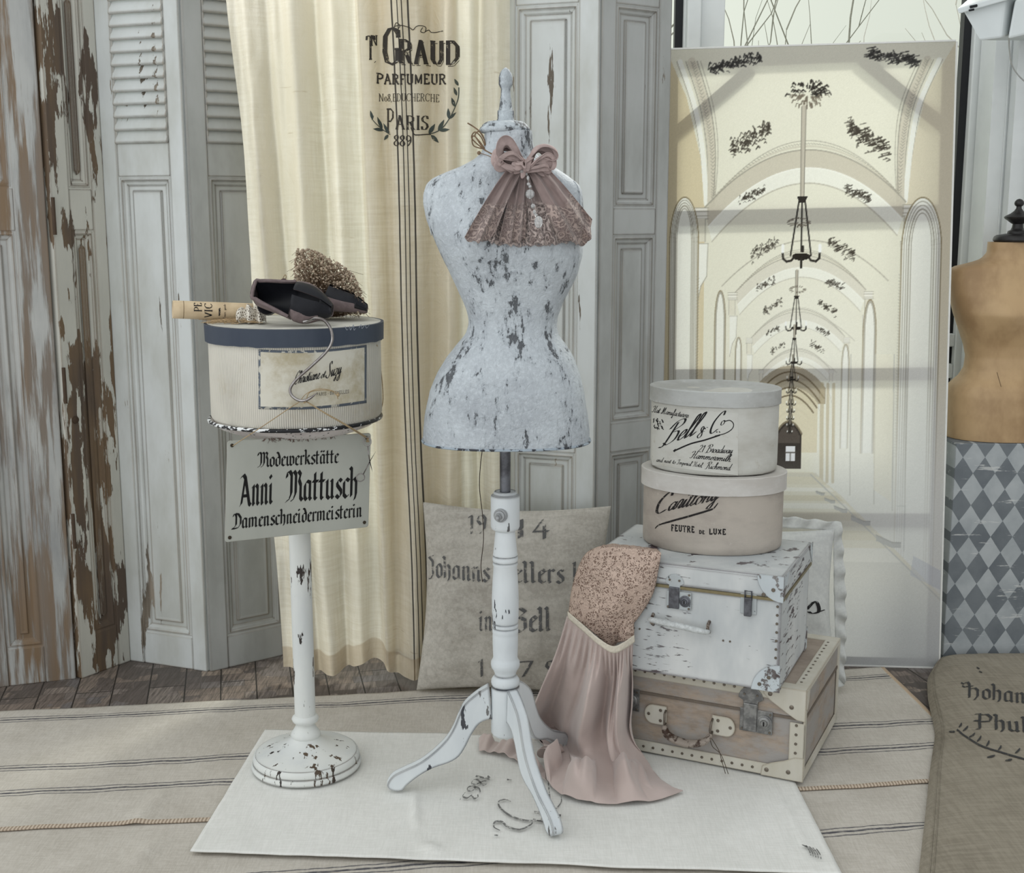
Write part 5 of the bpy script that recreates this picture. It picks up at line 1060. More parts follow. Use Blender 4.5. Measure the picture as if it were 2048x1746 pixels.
def lock(M, par, x, z, met, top=True, s=1., met2=None):
    met2 = met2 or met
    g = G(M); g.prism([(x - .026 * s, -.002, z - .030 * s), (x + .040 * s, -.002, z - .030 * s), (x + .040 * s, -.002, z + .018 * s), (x - .026 * s, -.002, z + .018 * s)], (0, -.0022, 0)); lk = make('lock_plate', g, met, par, bevel=.001, smooth=False)
    o = [(x - .030 * s + .015 * s * (1 - cos(a)) * 1.4, -.002, z + .048 * s + .018 * s * sin(a)) for a in np.linspace(0, pi, 11)]
    o = [(x - .005 * s + .025 * s * cos(a), -.0025, z + .040 * s + .024 * s * sin(a)) for a in np.linspace(0, pi, 11)] + [(x - .020 * s, -.0025, z + .034 * s), (x - .020 * s, -.0025, z + .018 * s), (x + .010 * s, -.0025, z + .018 * s), (x + .010 * s, -.0025, z + .034 * s)]
    make('hasp', G(M).prism(o, (0, -.0024, 0)), met, lk, bevel=.001, smooth=False)
    make('hasp_tongue', G(M).box(x - .019 * s, x + .009 * s, -.0085, -.004, z - .028 * s, z + .030 * s), met2, lk, bevel=.002, smooth=False)
    for r_, h_ in ((.0155, .003), (.012, .006), (.0075, .009)): make('lock_button', G().disc(M @ Vector((x + .024 * s, -.0035, z - .006 * s)), M.to_3x3() @ Vector((0, -1, 0)), r_ * s, h_, 20), met2, lk)
    make('keyhole', G(M).box(x + .0225 * s, x + .0255 * s, -.0130, -.0120, z - .011 * s, z - .002 * s), plain('keyhole_black', srgb(24, 22, 22), .5), lk, smooth=False)
    for dx_, dz_ in ((-.018, .048), (.008, .048), (-.021, -.025), (.035, -.025), (.035, .012)): make('rivet', G().disc(M @ Vector((x + dx_ * s, -.0045, z + dz_ * s)), M.to_3x3() @ Vector((0, -1, 0)), .0030, .0022, 8), rivm, lk)
pewter = N('pewter'); pewter.base(pewter.mix(pewter.ramp(pewter.noise(50, 4, .6), .35, .65), srgb(150, 150, 148), srgb(112, 112, 112)), .45, .75); pewter = pewter.m
lock(M, t1_, W1 - .128, .145, pewter, s=1.25); lock(M, t1_, xh * 2 - (W1 - .130) - .022, .145, pewter, s=1.25)
# shoelace tag on the handle
g = G(); g.tube(crv([M @ Vector((xh + .060, -.022, zh - .02)), M @ Vector((xh + .068, -.020, zh - .05)), M @ Vector((xh + .092, -.022, .040)), M @ Vector((xh + .118, -.045, .004))], 8), .0010, 5).tube(crv([M @ Vector((xh + .060, -.022, zh - .02)), M @ Vector((xh + .085, -.02, .05)), M @ Vector((xh + .094, -.026, .03)), M @ Vector((xh + .112, -.05, .006))], 8), .0010, 5)
tag(make('leather_lace', g, plain('dark_lace', srgb(82, 72, 62), .8)), 'thin dark lace knotted to the handle of the tan trunk suitcase', 'lace')

# upper: white-painted suitcase
A2 = radians(-24); W2, D2, H2 = .487, .352, .292; z2 = z1 + H1 + .0015
BR2 = fl(1558, 1386, z2); c2 = BR2 - Vector((cos(A2), sin(A2), 0)) * W2
wcase = paint('brushed_white_paint', srgb(210, 212, 211), srgb(78, 66, 70), .39, (.3, .3, 1.6), 60, edge=9, er=.014, tint=srgb(180, 185, 187), sharp=.05, under2=srgb(120, 118, 120), off=51, bumpd=.0008, rough=.5, big=4)
t2_ = thing('suitcase', 'white-painted distressed suitcase standing on the tan trunk, under the two oval hatboxes', 'suitcase', c2, A2, 'stacked vintage suitcases'); M = WM[t2_.name]
make('body', G(M).box(.003, W2 - .003, .003, D2 - .003, 0, .232), wcase, t2_, bevel=.003, smooth=False)
make('lid', G(M).box(-.002, W2 + .002, -.002, D2 + .002, .236, H2), wcase, t2_, bevel=.006, smooth=False)
make('brass_lip', G(M).box(.0, W2, -.003, .002, .230, .237).box(W2 - .002, W2 + .003, 0, D2, .230, .237), plain('brass_lip', srgb(140, 130, 100), .4, .6), t2_, smooth=False)
wc2 = paint('worn_corner_paint', srgb(196, 204, 208), srgb(74, 64, 64), .49, (1, 1, 1), 34, edge=1.6, er=.004, sharp=.05, under2=srgb(128, 124, 122), off=61, bumpd=.001)
def qcorner(cx_, cz_, sx_, sz_, r_, M, y=-.002, th=.002):
    o = [(cx_, y, cz_)] + [(cx_ + sx_ * r_ * cos(a), y, cz_ + sz_ * r_ * sin(a)) for a in np.linspace(0, pi / 2, 9)]
    return G(M).prism(o, (0, -th, 0))
cp = make('corner_patch', qcorner(W2 + .003, H2 + .001, -1, -1, .066, M, -.003), wc2, t2_, bevel=.001, smooth=False)
for d_ in ((.020, .022), (.034, .045)): make('rivet', G().disc(M @ Vector((W2 - d_[1], -.005, H2 - d_[0] - .014)), M.to_3x3() @ Vector((0, -1, 0)), .0048, .003, 10), rivm, cp)
cp = make('corner_patch', qcorner(W2 + .001, -.0005, -1, 1, .070, M, .001), wc2, t2_, bevel=.001, smooth=False)
for d_ in ((.016, .048), (.036, .026)): make('rivet', G().disc(M @ Vector((W2 - d_[1], -.001, d_[0])), M.to_3x3() @ Vector((0, -1, 0)), .0048, .003, 10), rivm, cp)
for (yy0, yy1, zz0, zz1, s_) in ((0, .055, H2 - .055, H2 + .001, 1), (D2 - .05, D2, H2 - .055, H2 + .001, -1), (0, .03, 0, .06, 1), (D2 - .03, D2, 0, .06, -1)):
    o = [(W2 + (.0022 if zz0 > .1 else -.003), yy0 if s_ > 0 else yy1, zz0), (W2 + (.0022 if zz0 > .1 else -.003), yy1 if s_ > 0 else yy0, zz1), (W2 + (.0022 if zz0 > .1 else -.003), yy0 if s_ > 0 else yy1, zz1)]
    if zz0 < .1: o = [(W2 - .003, yy0 if s_ > 0 else yy1, 0), (W2 - .003, yy1 if s_ > 0 else yy0, 0), (W2 - .003, yy0 if s_ > 0 else yy1, zz1)]
    make('corner_patch', G(M).prism(o, (.002, 0, 0)), wc2, t2_, smooth=False, bevel=.0006)
for z_ in np.arange(.065, .225, .0215): make('rivet', G().disc(M @ Vector((W2 - .012, .0035, z_)), M.to_3x3() @ Vector((0, -1, 0)), .0034, .003, 8), rivm, t2_)
for x_ in (W2 - .142, W2 - .125, .03, .045, .115, .13): make('rivet', G().disc(M @ Vector((x_, .0035, .112)), M.to_3x3() @ Vector((0, -1, 0)), .0026, .003, 8), rivm, t2_)
bluemet = paint('worn_lock_metal', srgb(182, 188, 190), srgb(66, 68, 72), .42, (1, 1, 1), 60, edge=1.2, er=.002, sharp=.05, rough=.4, off=2)
lock(M, t2_, W2 - .262, .207, bluemet, s=.95, met2=zinc)
for xl in (W2 - .082, .060):
    g = G(M).prism([(xl - .020, .003, .188), (xl + .020, .003, .188), (xl + .020, .003, .243), (xl - .020, .003, .243)], (0, -.004, 0)); lk = make('latch_plate', g, bluemet, t2_, bevel=.002, smooth=False)
    make('latch_lever', G(M).box(xl - .009, xl + .009, -.010, -.001, .185, .232), zinc, lk, bevel=.002, smooth=False); make('latch_loop', G(M).tube([(xl - .008, -.004, .225), (xl - .008, -.006, .248), (xl + .008, -.006, .248), (xl + .008, -.004, .225)], .002, 6), zinc, lk, autos=180)
g = G(M); q = crv([(W2 - .322, -.004, .146), (W2 - .316, -.026, .150), (W2 - .25, -.036, .148), (W2 - .185, -.026, .138), (W2 - .178, -.004, .134)], 8); n = len(q)
hd = make('handle', g.tube(q, [.0035 + .0065 * sin(pi * i / (n - 1)) ** .7 for i in range(n)], 12, flat=.8), plain('pale_leather_handle', srgb(202, 206, 206), .5, var=.25, sc=120), t2_, autos=180)
for xx in (W2 - .322, W2 - .178): make('handle_mount', G(M).tube([(xx, .004, .156), (xx, -.010, .150), (xx, -.012, .138), (xx, .004, .128)], .0042, 8), whand, hd, autos=180)

# ================================================================ OVAL HATBOXES
z3 = z2 + H2 + .0008
def oval_box(label, c, a, b, rot, z0, hb_, lidh, over, mat, lidmat, dent=0.):
    t = thing('hatbox', label, 'hatbox', (c[0], c[1], z0), 0, 'oval hatboxes on the suitcases'); sy = b / a
    bo = make('body', G().lathe([(a * .6, z0), (a - .006, z0 + .0005), (a - .001, z0 + .006), (a, z0 + .02), (a, z0 + hb_ - .01)], c, 96, sy, rot), mat, t, autos=50)
    A = a + over; prof = [(A - .001, z0 + hb_ - lidh), (A + .0006, z0 + hb_ - lidh + .001), (A, z0 + hb_ - lidh * .4), (A + .0004, z0 + hb_ - .002), (A - .003, z0 + hb_)]
    g = G().lathe([(a + .0003, z0 + hb_ - lidh + .001)] + prof, c, 96, b / a, rot, cap=False)
    def top(u, v): 
        q = 2 * pi * u; r = (A - .003) * v; x, y = r * cos(q), r * sy * sin(q); h = z0 + hb_ - dent * (1 - v ** 3) + dent * .5 * nz(x * 14, y * 14, z0) * (1 - v ** 4)
        return (c[0] + x * cos(rot) - y * sin(rot), c[1] + x * sin(rot) + y * cos(rot), h)
    l_ = make('lid', g, lidmat, t, autos=50); make('lid_top', G().grid(top, 96, 14), lidmat, l_, autos=180)
    return t, bo
def card(name, c, c2, stain, seed):
    m = N(name); cc = m.mix(m.ramp(m.noise(5, 5, .65, (1, 1, 2), (seed, 0, 0)), .35, .68), c, c2); cc = m.mix(m.math('MULTIPLY', m.ramp(m.noise(26, 6, .75, (1, 1, 1), (seed, 3, 0)), .58, .74), .6), cc, stain)
    cc = m.mix(m.ramp(m.math('MULTIPLY', m.wear(.004, 2.0), m.noise(24, 5, .7)), .16, .5), cc, m.mix(m.ramp(m.noise(12, 3, .6), .5, .56), srgb(222, 222, 220), srgb(96, 88, 76)))
    m.base(cc, .75); m.bump(m.noise(34, 5, .7, (1, 1, 1.5)), .0012, .6); return m.m
lowm = card('taupe_card', srgb(180, 172, 162), srgb(158, 150, 142), srgb(208, 202, 194), 1); lowl = card('grey_card_lid', srgb(186, 182, 176), srgb(204, 202, 198), srgb(224, 222, 218), 2)
upm = card('stained_white_card', srgb(198, 198, 192), srgb(178, 176, 168), srgb(164, 156, 140), 3); upl = card('worn_grey_lid', srgb(184, 186, 184), srgb(160, 160, 156), srgb(216, 218, 216), 4)
bc1 = (.526, 3.185); ra1, rb1, ro1 = .1815, .140, radians(-16)
hL = Z(935, 3.18) - z3
tb1, bb1 = oval_box('taupe oval hatbox with a cut-off script name, the lower one on the white suitcase', bc1, ra1, rb1, ro1, z3, hL, .046, .0065, lowm, lowl, .004)
z4 = z3 + hL + .0005; bc2 = (.525, 3.190); ra2, rb2 = .1640, .120; hU = Z(772, 3.18) - z4
tb2, bb2 = oval_box('stained white oval hatbox printed with black script, on top of the taupe hatbox', bc2, ra2, rb2, ro1, z4, hU, .040, .0045, upm, upl, .010)
on2 = on_cyl(bc2[0], bc2[1], ra2, rb2 / ra2, ro1, off=.0009); onp = on_cyl(bc2[0], bc2[1], ra2, rb2 / ra2, ro1, off=.0005)
make('paper_label', G().grid(lambda u, v: onp(lerp(1304, 1476, u), lerp(lerp(930, 812, v), lerp(951, 826, v), u) + 0), 40, 8), card('label_paper', srgb(201, 201, 195), srgb(182, 180, 172), srgb(168, 160, 144), 9), bb2, autos=180)
g = G(); px_text('Hat Manufacturers', SC, 1304, 1376, 824, 836, 1.0, on2, (1.3, 10), .3, .45, g=g)
px_text('Bell', SC, 1322, 1388, 892, 870, 2.75, on2, (1.25, 5), .22, .55, g=g); px_text('&', SC, 1392, 1408, 876, 874, 1.9, on2, (1.25, 5), .22, .4, g=g); px_text('C', SC, 1416, 1436, 868, 864, 2.75, on2, (1.5, 5), .22, .5, g=g); px_text('o', SC, 1440, 1448, 851, 850, 1.6, on2, (1.2, 5), .22, .4, g=g)
px_line([(1449, 843), (1460, 841), (1467, 848), (1464, 858), (1450, 867), (1430, 872)], .9, g, on2); px_line([(1440, 870), (1410, 880), (1380, 888), (1348, 902)], 1.5, g, on2); px_line([(1352, 899), (1347, 903)], 2.0, g, on2)
px_line([(1432, 864), (1435, 864)], 1.0, g, on2); px_line([(1438, 863), (1440, 865)], 1.0, g, on2)
px_text('21 Broadway', SC, 1395, 1464, 904, 907, 1.15, on2, (1.35, 10), .3, .45, g=g); px_text('Hammersmith.', SC, 1380, 1463, 916, 924, 1.1, on2, (1.3, 10), .3, .45, g=g)
px_text('and next to Imperial Hotel,', SC, 1312, 1405, 923, 935, .72, on2, (1.3, 10), .36, .4, g=g); px_text('Richmond.', SC, 1411, 1462, 937, 941, 1.0, on2, (1.35, 10), .32, .45, g=g)
rnd = random.Random(2)
for i in range(26):   # small faded crest
    x_, y_ = 1306 + rnd.random() * 20, 836 + rnd.random() * 20; px_line([(x_, y_), (x_ + rnd.uniform(-2, 2), y_ + rnd.uniform(1, 3)), (x_ + rnd.uniform(-1, 3), y_ + rnd.uniform(2, 5))], .8, g, on2, 3)
make('script_lettering', g, blackink, bb2, smooth=False)
g = G(); on1 = on_cyl(bc1[0], bc1[1], ra1, rb1 / ra1, ro1, off=.0009)
zlim = z3 + hL - .0465
def on1c(px, py):
    p = on1(px, py)
    if p.z > zlim: p = Vector((p.x, p.y, zlim))
    return p
px_text('C', SC, 1308, 1334, 1027, 1025, 2.9, on1c, (1.5, 5), .3, .35, g=g); px_text('arillony', SC, 1334, 1434, 1022, 1000, 2.5, on1c, (1.35, 5), .26, .5, g=g)
px_line([(1436, 1006), (1428, 1016), (1420, 1020), (1380, 1032), (1340, 1043), (1318, 1050), (1310, 1057)], 2.0, g, on1c, taper=True); px_line([(1422, 1019), (1376, 1033), (1335, 1045)], 1.5, g, on1c)
px_text('FEUTRE', RO, 1342, 1390, 1061, 1065, .80, on1c, (3.0, 30), 1.7, 0, gap=1.6, smooth=False, g=g); px_text('DE', RO, 1398, 1410, 1067, 1068, .45, on1c, (3.2, 30), 1.9, 0, gap=1.6, smooth=False, g=g); px_text('LUXE', RO, 1418, 1453, 1068, 1069, .72, on1c, (3.0, 30), 1.7, 0, gap=1.6, smooth=False, g=g)
make('script_lettering', g, inkmat('worn_black_ink', srgb(38, 36, 36), fade=.10, sc=120), bb1, smooth=False)

# ================================================================ PINK DRESS over the suitcase corner
skm = N('pink_chiffon_skirt'); c_ = skm.mix(skm.ramp(skm.noise(5, 4, .6), .35, .65), srgb(194, 178, 172), srgb(180, 164, 158)); skm.base(c_, .8, spec=.15); skm.p.inputs['Sheen Weight'].default_value = .4
skm.bump(skm.noise(900, 2, .5), .0003, .5); skm = skm.m
dr = thing('lace_dress', 'dusty pink dress with lace bodice draped over the suitcases, its skirt pooled on the cloth', 'dress', (.2, 3.0, .022))
YS = 3.02
def fn_(s, py, Y): return at(s, py, Y)
rows = []
def row(f): rows.append(f)
def line(pts): return lambda u: samp([Vector(p) for p in pts], u)
row(line([at(1134, 1232, 3.00), at(1165, 1258, 2.965), at(1195, 1285, 2.94), at(1222, 1302, 2.935), at(1245, 1296, 2.94), at(1266, 1280, 2.96)]))
row(line([at(1112, 1310, 3.05), at(1150, 1325, 2.99), at(1190, 1340, 2.96), at(1222, 1350, 2.955), at(1245, 1350, 2.955), at(1263, 1348, 2.97)]))
row(line([at(1080, 1390, 3.12), at(1130, 1400, 3.03), at(1178, 1410, 2.97), at(1216, 1415, 2.96), at(1242, 1415, 2.96), at(1262, 1414, 2.98)]))
row(line([at(1060, 1440, 3.17), at(1112, 1450, 3.12), at(1165, 1462, 3.00), at(1210, 1466, 2.955), at(1240, 1466, 2.955), at(1258, 1464, 2.965)]))
row(line([at(1078, 1466, 3.17), at(1120, 1484, 3.13), at(1165, 1500, 2.99), at(1210, 1506, 2.925), at(1245, 1506, 2.93), at(1268, 1500, 2.94)]))
def fz(px, py, z): return fl(px, py, .022 + z)
row(line([fz(1110, 1512, .012), fz(1135, 1524, .035), fz(1165, 1535, .045), fz(1215, 1538, .030), fz(1262, 1535, .030), fz(1300, 1530, .012)]))
row(line([fz(1088, 1528, .030), fz(1122, 1556, .020), fz(1165, 1568, .040), fz(1220, 1572, .012), fz(1275, 1565, .026), fz(1330, 1562, .008)]))
row(line([fz(1094, 1562, .003), fz(1122, 1588, .003), fz(1168, 1602, .003), fz(1232, 1608, .002), fz(1310, 1600, .003), fz(1366, 1582, .002)]))
def skirt(u, v):
    n = len(rows) - 1; s = v * n; i = min(int(s), n - 1); t = s - i
    P = [rows[max(0, min(n, k))](u) for k in (i - 1, i, i + 1, i + 2)]; p0, p1, p2, p3 = P
    p = .5 * ((2 * p1) + (p2 - p0) * t + (2 * p0 - 5 * p1 + 4 * p2 - p3) * t * t + (3 * p1 - p0 - 3 * p2 + p3) * t ** 3)
    uu = u + .035 * sin(v * 7) * (v) + .01 * nz(u * 4, v * 3)
    A = min(v * 5, 1) * (.014 + .012 * sin(pi * min(v / .62, 1)))
    f = sin(uu * 2 * pi * 2.7 + .8 + v * 1.2) * .8 + sin(uu * 2 * pi * 4.9 + 2.2 - v * 3) * .45 + .06 * sin(uu * 2 * pi * 13); A *= 2.1
    f = (abs(f) ** .8) * (1 if f > 0 else -1)
    A = max(A, .0025)
    if v < .18: f = lerp(sin(u * 2 * pi * 16) * .6, f, (v / .18) ** .8)
    f += .12 * sin(u * 2 * pi * 16) * exp(-v * 6)
    k = max(0, min(1, (v - .62) / .12))
    p = p + Vector((-.25, -.95, 0)) * (A * f * (1 - k)) + Vector((0, 0, 1)) * (max(A * f * 1.6 + .006, -.006) * k * (1 - max(0, v - .82) / .18 * .9))
    p.z += .004 * nz(p.x * 20, p.y * 20, 6) * k
    p.z = max(p.z, .0245); return p
g = G(); g.grid(skirt, 160, 180); make('skirt', g, skm, dr, autos=180, thick=.0012)
# hem tucked back under the leg
def hem2(u, v):
    p = fl(lerp(958, 1092, u), lerp(1478, 1545, u) + lerp(0, 26, v) * (1 - .3 * u) - 14 * sin(pi * u), .022)
    h = .010 + .013 * sin(u * 17 + v * 2) * (1 - v * .5) + .006 * sin(u * 41 + v * 5)
    return Vector((p.x, p.y, .0245 + max(h, 0) * (1 - v * .6) * min(1, 8 * min(u, 1 - u) + .1)))
make('hem', G().grid(hem2, 90, 24), skm, dr, autos=180, thick=.0012)
def roll2(u, v):
    c = fz(lerp(1086, 1118, v), lerp(1508, 1500, v), .020); a = u * 2 * pi * 1.35; r = .019 * (1 - .25 * u) * (1 - .25 * v); return c + Vector((r * cos(a) * .9, -.012 * cos(a * .5) + .004, r * sin(a)))
make('rolled_edge', G().grid(roll2, 40, 10), skm, dr, autos=180, thick=.001)
lacem = N('corded_lace'); v1 = lacem.n('ShaderNodeTexVoronoi', feature='DISTANCE_TO_EDGE'); v1.inputs['Scale'].default_value = 150; 
ns = lacem.n('ShaderNodeTexNoise'); ns.inputs['Scale'].default_value = 60; lacem.l(lacem.tc.outputs['Object'], ns.inputs['Vector']); va = lacem.n('ShaderNodeVectorMath', operation='MULTIPLY_ADD'); lacem.l(ns.outputs[1], va.inputs[0]); va.inputs[1].default_value = (.02,) * 3; lacem.l(lacem.tc.outputs['Object'], va.inputs[2]); lacem.l(va.outputs[0], v1.inputs['Vector'])
v2 = lacem.n('ShaderNodeTexVoronoi', feature='SMOOTH_F1'); v2.inputs['Scale'].default_value = 28; lacem.l(va.outputs[0], v2.inputs['Vector'])
ringp_ = lacem.ramp(lacem.math('SINE', lacem.math('MULTIPLY', v2.outputs['Distance'], 26)), .1, .6)
th_ = lacem.math('MAXIMUM', lacem.ramp(v1.outputs['Distance'], .10, .24, 1, 0), lacem.math('MULTIPLY', ringp_, .75)); c_ = lacem.mix(th_, srgb(138, 116, 104), srgb(202, 180, 166)); lacem.base(c_, .85, spec=.1); lacem.bump(th_, .0022, 1.0); lacem = lacem.m
ycase = lambda x: BR2.y + (BR2.x - x) * tan(-A2)
Ltab = [(1196, 1094), (1172, 1108), (1155, 1140), (1144, 1180), (1138, 1224)]; Rtab = [(1322, 1106), (1316, 1140), (1304, 1190), (1272, 1240), (1224, 1296)]
def bod(u, v):
    a = samp([Vector((*p, 0)) for p in Ltab], v); b = samp([Vector((*p, 0)) for p in Rtab], v); px = lerp(a.x, b.x, u); py = lerp(a.y, b.y, u) + (-4 + 8 * v) * 0
    if v < .1: py -= 3 * sin(pi * u) 
    p = at(px, py, 3.0); yy = ycase(p.x) - .018 - .052 * sin(pi * min(max(u, 0), 1)) ** .7 * (.35 + .65 * min(v * 2.2, 1)) - .010 * sin(u * 8 + v * 5) * .5 - .006 * nz(u * 5, v * 5)
    return at(px, py, yy)
g = G(); g.grid(bod, 70, 70); make('lace_bodice', g, lacem, dr, autos=180, thick=.003)
def bod2(u, v):   # the far side of the bodice lying on top of the case
    a = at(1196, 1094, ycase(.16) - .02); f0 = bod(u, 0); q = Vector((lerp(.262, .372, u), lerp(3.150, 3.095, u), z3 + .004)); 
    t = v; p = f0.lerp(q, t); p.z = max(p.z, z3 + .004) + .003 * sin(pi * t) * sin(pi * u) + .003 * nz(u * 9, v * 4); return p
make('bodice_back', G().grid(bod2, 50, 16), lacem, dr, autos=180, thick=.002)
def bod3(u, v): return at(lerp(1236, 1268, u), lerp(lerp(1285, 1215, v), lerp(1278, 1205, v), u), ycase(.3) - .022 - .01 * sin(pi * u))
make('bodice_side', G().grid(bod3, 14, 20), lacem, dr, autos=180, thick=.002)
rib = plain('cream_satin', srgb(214, 206, 190), .45, var=.15, sc=160)
R0 = line([at(1135, 1229, 2.995), at(1165, 1255, 2.955), at(1195, 1281, 2.928), at(1224, 1298, 2.922), at(1246, 1291, 2.93), at(1268, 1276, 2.955)])
def rb_(u, v): p = R0(u); return p + Vector((.3, -1, 0)) * .003 + Vector((-.1, 0, 1)) * lerp(-.009, .009, v)
make('waist_ribbon', G().grid(rb_, 60, 4), rib, dr, autos=180, thick=.0015)
# ================================================================ ARCADE PICTURE on a stretched canvas
def picture():
    """the print: a white barrel-vaulted hall with chandeliers, drawn as colour values per canvas point"""
    X0, X1, Y0, Y1 = 1330., 1914., 86., 1340.; st_ = 1.6; nx = int((X1 - X0) / st_); ny = int((Y1 - Y0) / st_)
    xs = np.linspace(X0, X1, nx); ys = np.linspace(Y0, Y1, ny); XX, YY = np.meshgrid(xs, ys); I = np.zeros((ny, nx, 3)); rs = np.random.RandomState(4)
    I[:] = (232, 228, 210)
    def bl(mask, col, a=1.0):
        m_ = np.clip(mask, 0, 1)[..., None] * a; I[:] = I * (1 - m_) + np.array(col) * m_
    def ln(pts, w, col, a=1.0):
        for (xa, ya), (xb, yb) in zip(pts, pts[1:]):
            pad = w + 3; i0 = max(int((min(xa, xb) - pad - X0) / st_), 0); i1 = min(int((max(xa, xb) + pad - X0) / st_) + 2, nx); j0 = max(int((min(ya, yb) - pad - Y0) / st_), 0); j1 = min(int((max(ya, yb) + pad - Y0) / st_) + 2, ny)
            if i1 <= i0 or j1 <= j0: continue
            x_ = XX[j0:j1, i0:i1]; y_ = YY[j0:j1, i0:i1]; dx, dy = xb - xa, yb - ya; L = dx * dx + dy * dy + 1e-9
            t = np.clip(((x_ - xa) * dx + (y_ - ya) * dy) / L, 0, 1); d = np.hypot(x_ - xa - t * dx, y_ - ya - t * dy); m_ = (np.clip((w - d) / 1.2 + .5, 0, 1) * a)[..., None]
            I[j0:j1, i0:i1] = I[j0:j1, i0:i1] * (1 - m_) + np.array(col) * m_
    def poly(pts, col, a=1.0):
        P = np.array(pts, float); ins = np.zeros(XX.shape, bool); n = len(P); j = n - 1
        for i in range(n):
            xi, yi = P[i]; xj, yj = P[j]
            c = ((yi > YY) != (yj > YY)) & (XX < (xj - xi) * (YY - yi) / (yj - yi + 1e-9) + xi); ins ^= c; j = i
        bl(ins.astype(float), col, a)
    def arc(xl, yl, xr, yr, top, n=40, p=2.0):
        out = []
        for k in range(n + 1):
            t = k / n; x = lerp(xl, xr, t); s = 2 * t - 1; out.append((x, lerp(yl, yr, t) - (lerp(yl, yr, .5) - top) * (1 - abs(s) ** p)))
        return out
    VP = (1600, 900)
    def sc(pts, s): return [(VP[0] + (x - VP[0]) * s, VP[1] + (y - VP[1]) * s) for x, y in pts]
    cream, beige, wh, grey, dk = (234, 228, 208), (218, 204, 172), (246, 243, 232), (168, 162, 148), (52, 48, 44)
    poly([(1330, 86), (1372, 180), (1402, 300), (1412, 400), (1412, 1340), (1330, 1340)], beige); poly([(1914, 86), (1858, 180), (1832, 300), (1822, 400), (1822, 1340), (1914, 1340)], (224, 214, 190))
    # near rib mouldings sweeping down each side
    for k, (o, w, c, a) in enumerate(((0, 1.2, grey, .9), (6, 5, wh, 1), (18, 1.2, grey, .8), (22, 1, grey, .5), (30, 8, (214, 206, 188), .8), (41, 1.2, grey, .9), (48, 1, grey, .6))):
        ln(crv2([(1352 + o, 110), (1384 + o * .9, 200), (1402 + o * .75, 290), (1413 + o * .4, 395)]), w, c, a)
        ln(crv2([(1888 - o, 120), (1850 - o * .9, 205), (1834 - o * .75, 290), (1823 - o * .4, 395)]), w, c, a)
    for k in range(46):
        t = k / 45
        for sx in (0, 1):
            b = samp([Vector((1384, 112, 0)), Vector((1410, 200, 0)), Vector((1426, 290, 0)), Vector((1430, 385, 0))], t) if sx == 0 else samp([Vector((1858, 120, 0)), Vector((1826, 205, 0)), Vector((1812, 290, 0)), Vector((1808, 385, 0))], t)
            ln([(b.x - 4, b.y - 2), (b.x, b.y + 2), (b.x + 4, b.y - 2)], .8, grey, .8)
    # receding bays
    base_y = 1000
    for s in (1, .655, .47, .34, .25, .19, .145):
        f = .75 + .25 * s
        lw = max(.7, 1.3 * s)
        A = sc(arc(1412, 402, 1822, 396, 290), s); B = sc(arc(1414, 400, 1820, 394, 283), s); C_ = sc(arc(1420, 440, 1816, 430, 326), s); D = sc(arc(1428, 470, 1806, 462, 356), s)
        band = A + C_[::-1]; poly(band, (206, 198, 180) if s == 1 else (220, 214, 198), .9); poly(C_ + D[::-1], (240, 238, 226), .9)
        ln(B, lw * 1.6, (214, 208, 190)); ln(A, lw, grey, .9); ln(C_, lw, wh); ln(D, lw, (190, 184, 168), .8)
        ln(sc(arc(1424, 392, 1812, 386, 272), s), lw * .8, grey, .6)
        if s > .3:
            for q in sc(arc(1418, 396, 1818, 390, 277, 70), s)[2:-2:1]: ln([(q[0] - 2 * s, q[1]), (q[0] + 2 * s, q[1] + 2 * s)], .7, (150, 144, 130), .7)
        E_ = sc(arc(1450, 560, 1790, 552, 470), s); ln(E_, lw, grey, .6)
        # pilasters, capitals and consoles
        for x in (1404, 1830):
            sg_ = 1 if x < 1600 else -1; c0, c1, c2_, c3_ = sc([(x - 12, 402), (x + 14, 402), (x + 14, 424), (x - 12, 424)], s); poly([c0, c1, c2_, c3_], (238, 234, 222))
            for yy_ in (402, 409, 418, 424): ln(sc([(x - 14, yy_), (x + 16, yy_)], s), lw * .8, grey, .8)
            q = sc([(x - 10, 424), (x + 10, 424), (x + 10, 470), (x - 10, 470)], s); poly(q, (226, 220, 202)); ln([q[0], q[3]], lw * .8, grey, .7); ln([q[1], q[2]], lw * .8, grey, .7)
            q = sc([(x - 8, 474), (x + 16 * sg_, 474), (x + 14 * sg_, 540), (x + 2 * sg_, 560), (x - 6 * sg_, 600)], s); poly(q, (242, 240, 230)); ln(q, lw * .8, grey, .7)
    # side arches with mouldings
    def sarch(xl, xr, top, bot, sp_, n=5):
        for k in range(n):
            i = k * (xr - xl) * .06; c = [(xl + i, bot)] + [((xl + xr) / 2 - ((xr - xl) / 2 - i) * cos(q_), sp_ - (sp_ - top - i * 1.6) * sin(q_)) for q_ in np.linspace(0, pi, 30)] + [(xr - i, bot)]
            if k == 0: poly(c, (240, 238, 228))
            ln(c, 1.4 if k in (0, 3) else .9, (150, 136, 108) if k == 0 else grey, .9)
    sarch(1341, 1400, 380, 1340, 470); sarch(1816, 1896, 388, 1340, 490); sarch(1436, 1458, 570, 900, 640, 3); sarch(1742, 1768, 590, 900, 660, 3); sarch(1480, 1492, 665, 890, 700, 2); sarch(1700, 1714, 680, 890, 720, 2)
    for k in range(60): y = 540 + k * 6.2; ln([(1402 - 4, y), (1402, y + 4)], .8, grey, .7); ln([(1812, y), (1816, y + 4)], .8, (180, 176, 164), .7)
    # bright haze in the depth
    d = np.hypot((XX - 1610) / 150, (YY - 700) / 170); bl(np.exp(-d ** 2 * 1.2), (246, 244, 236), .42)
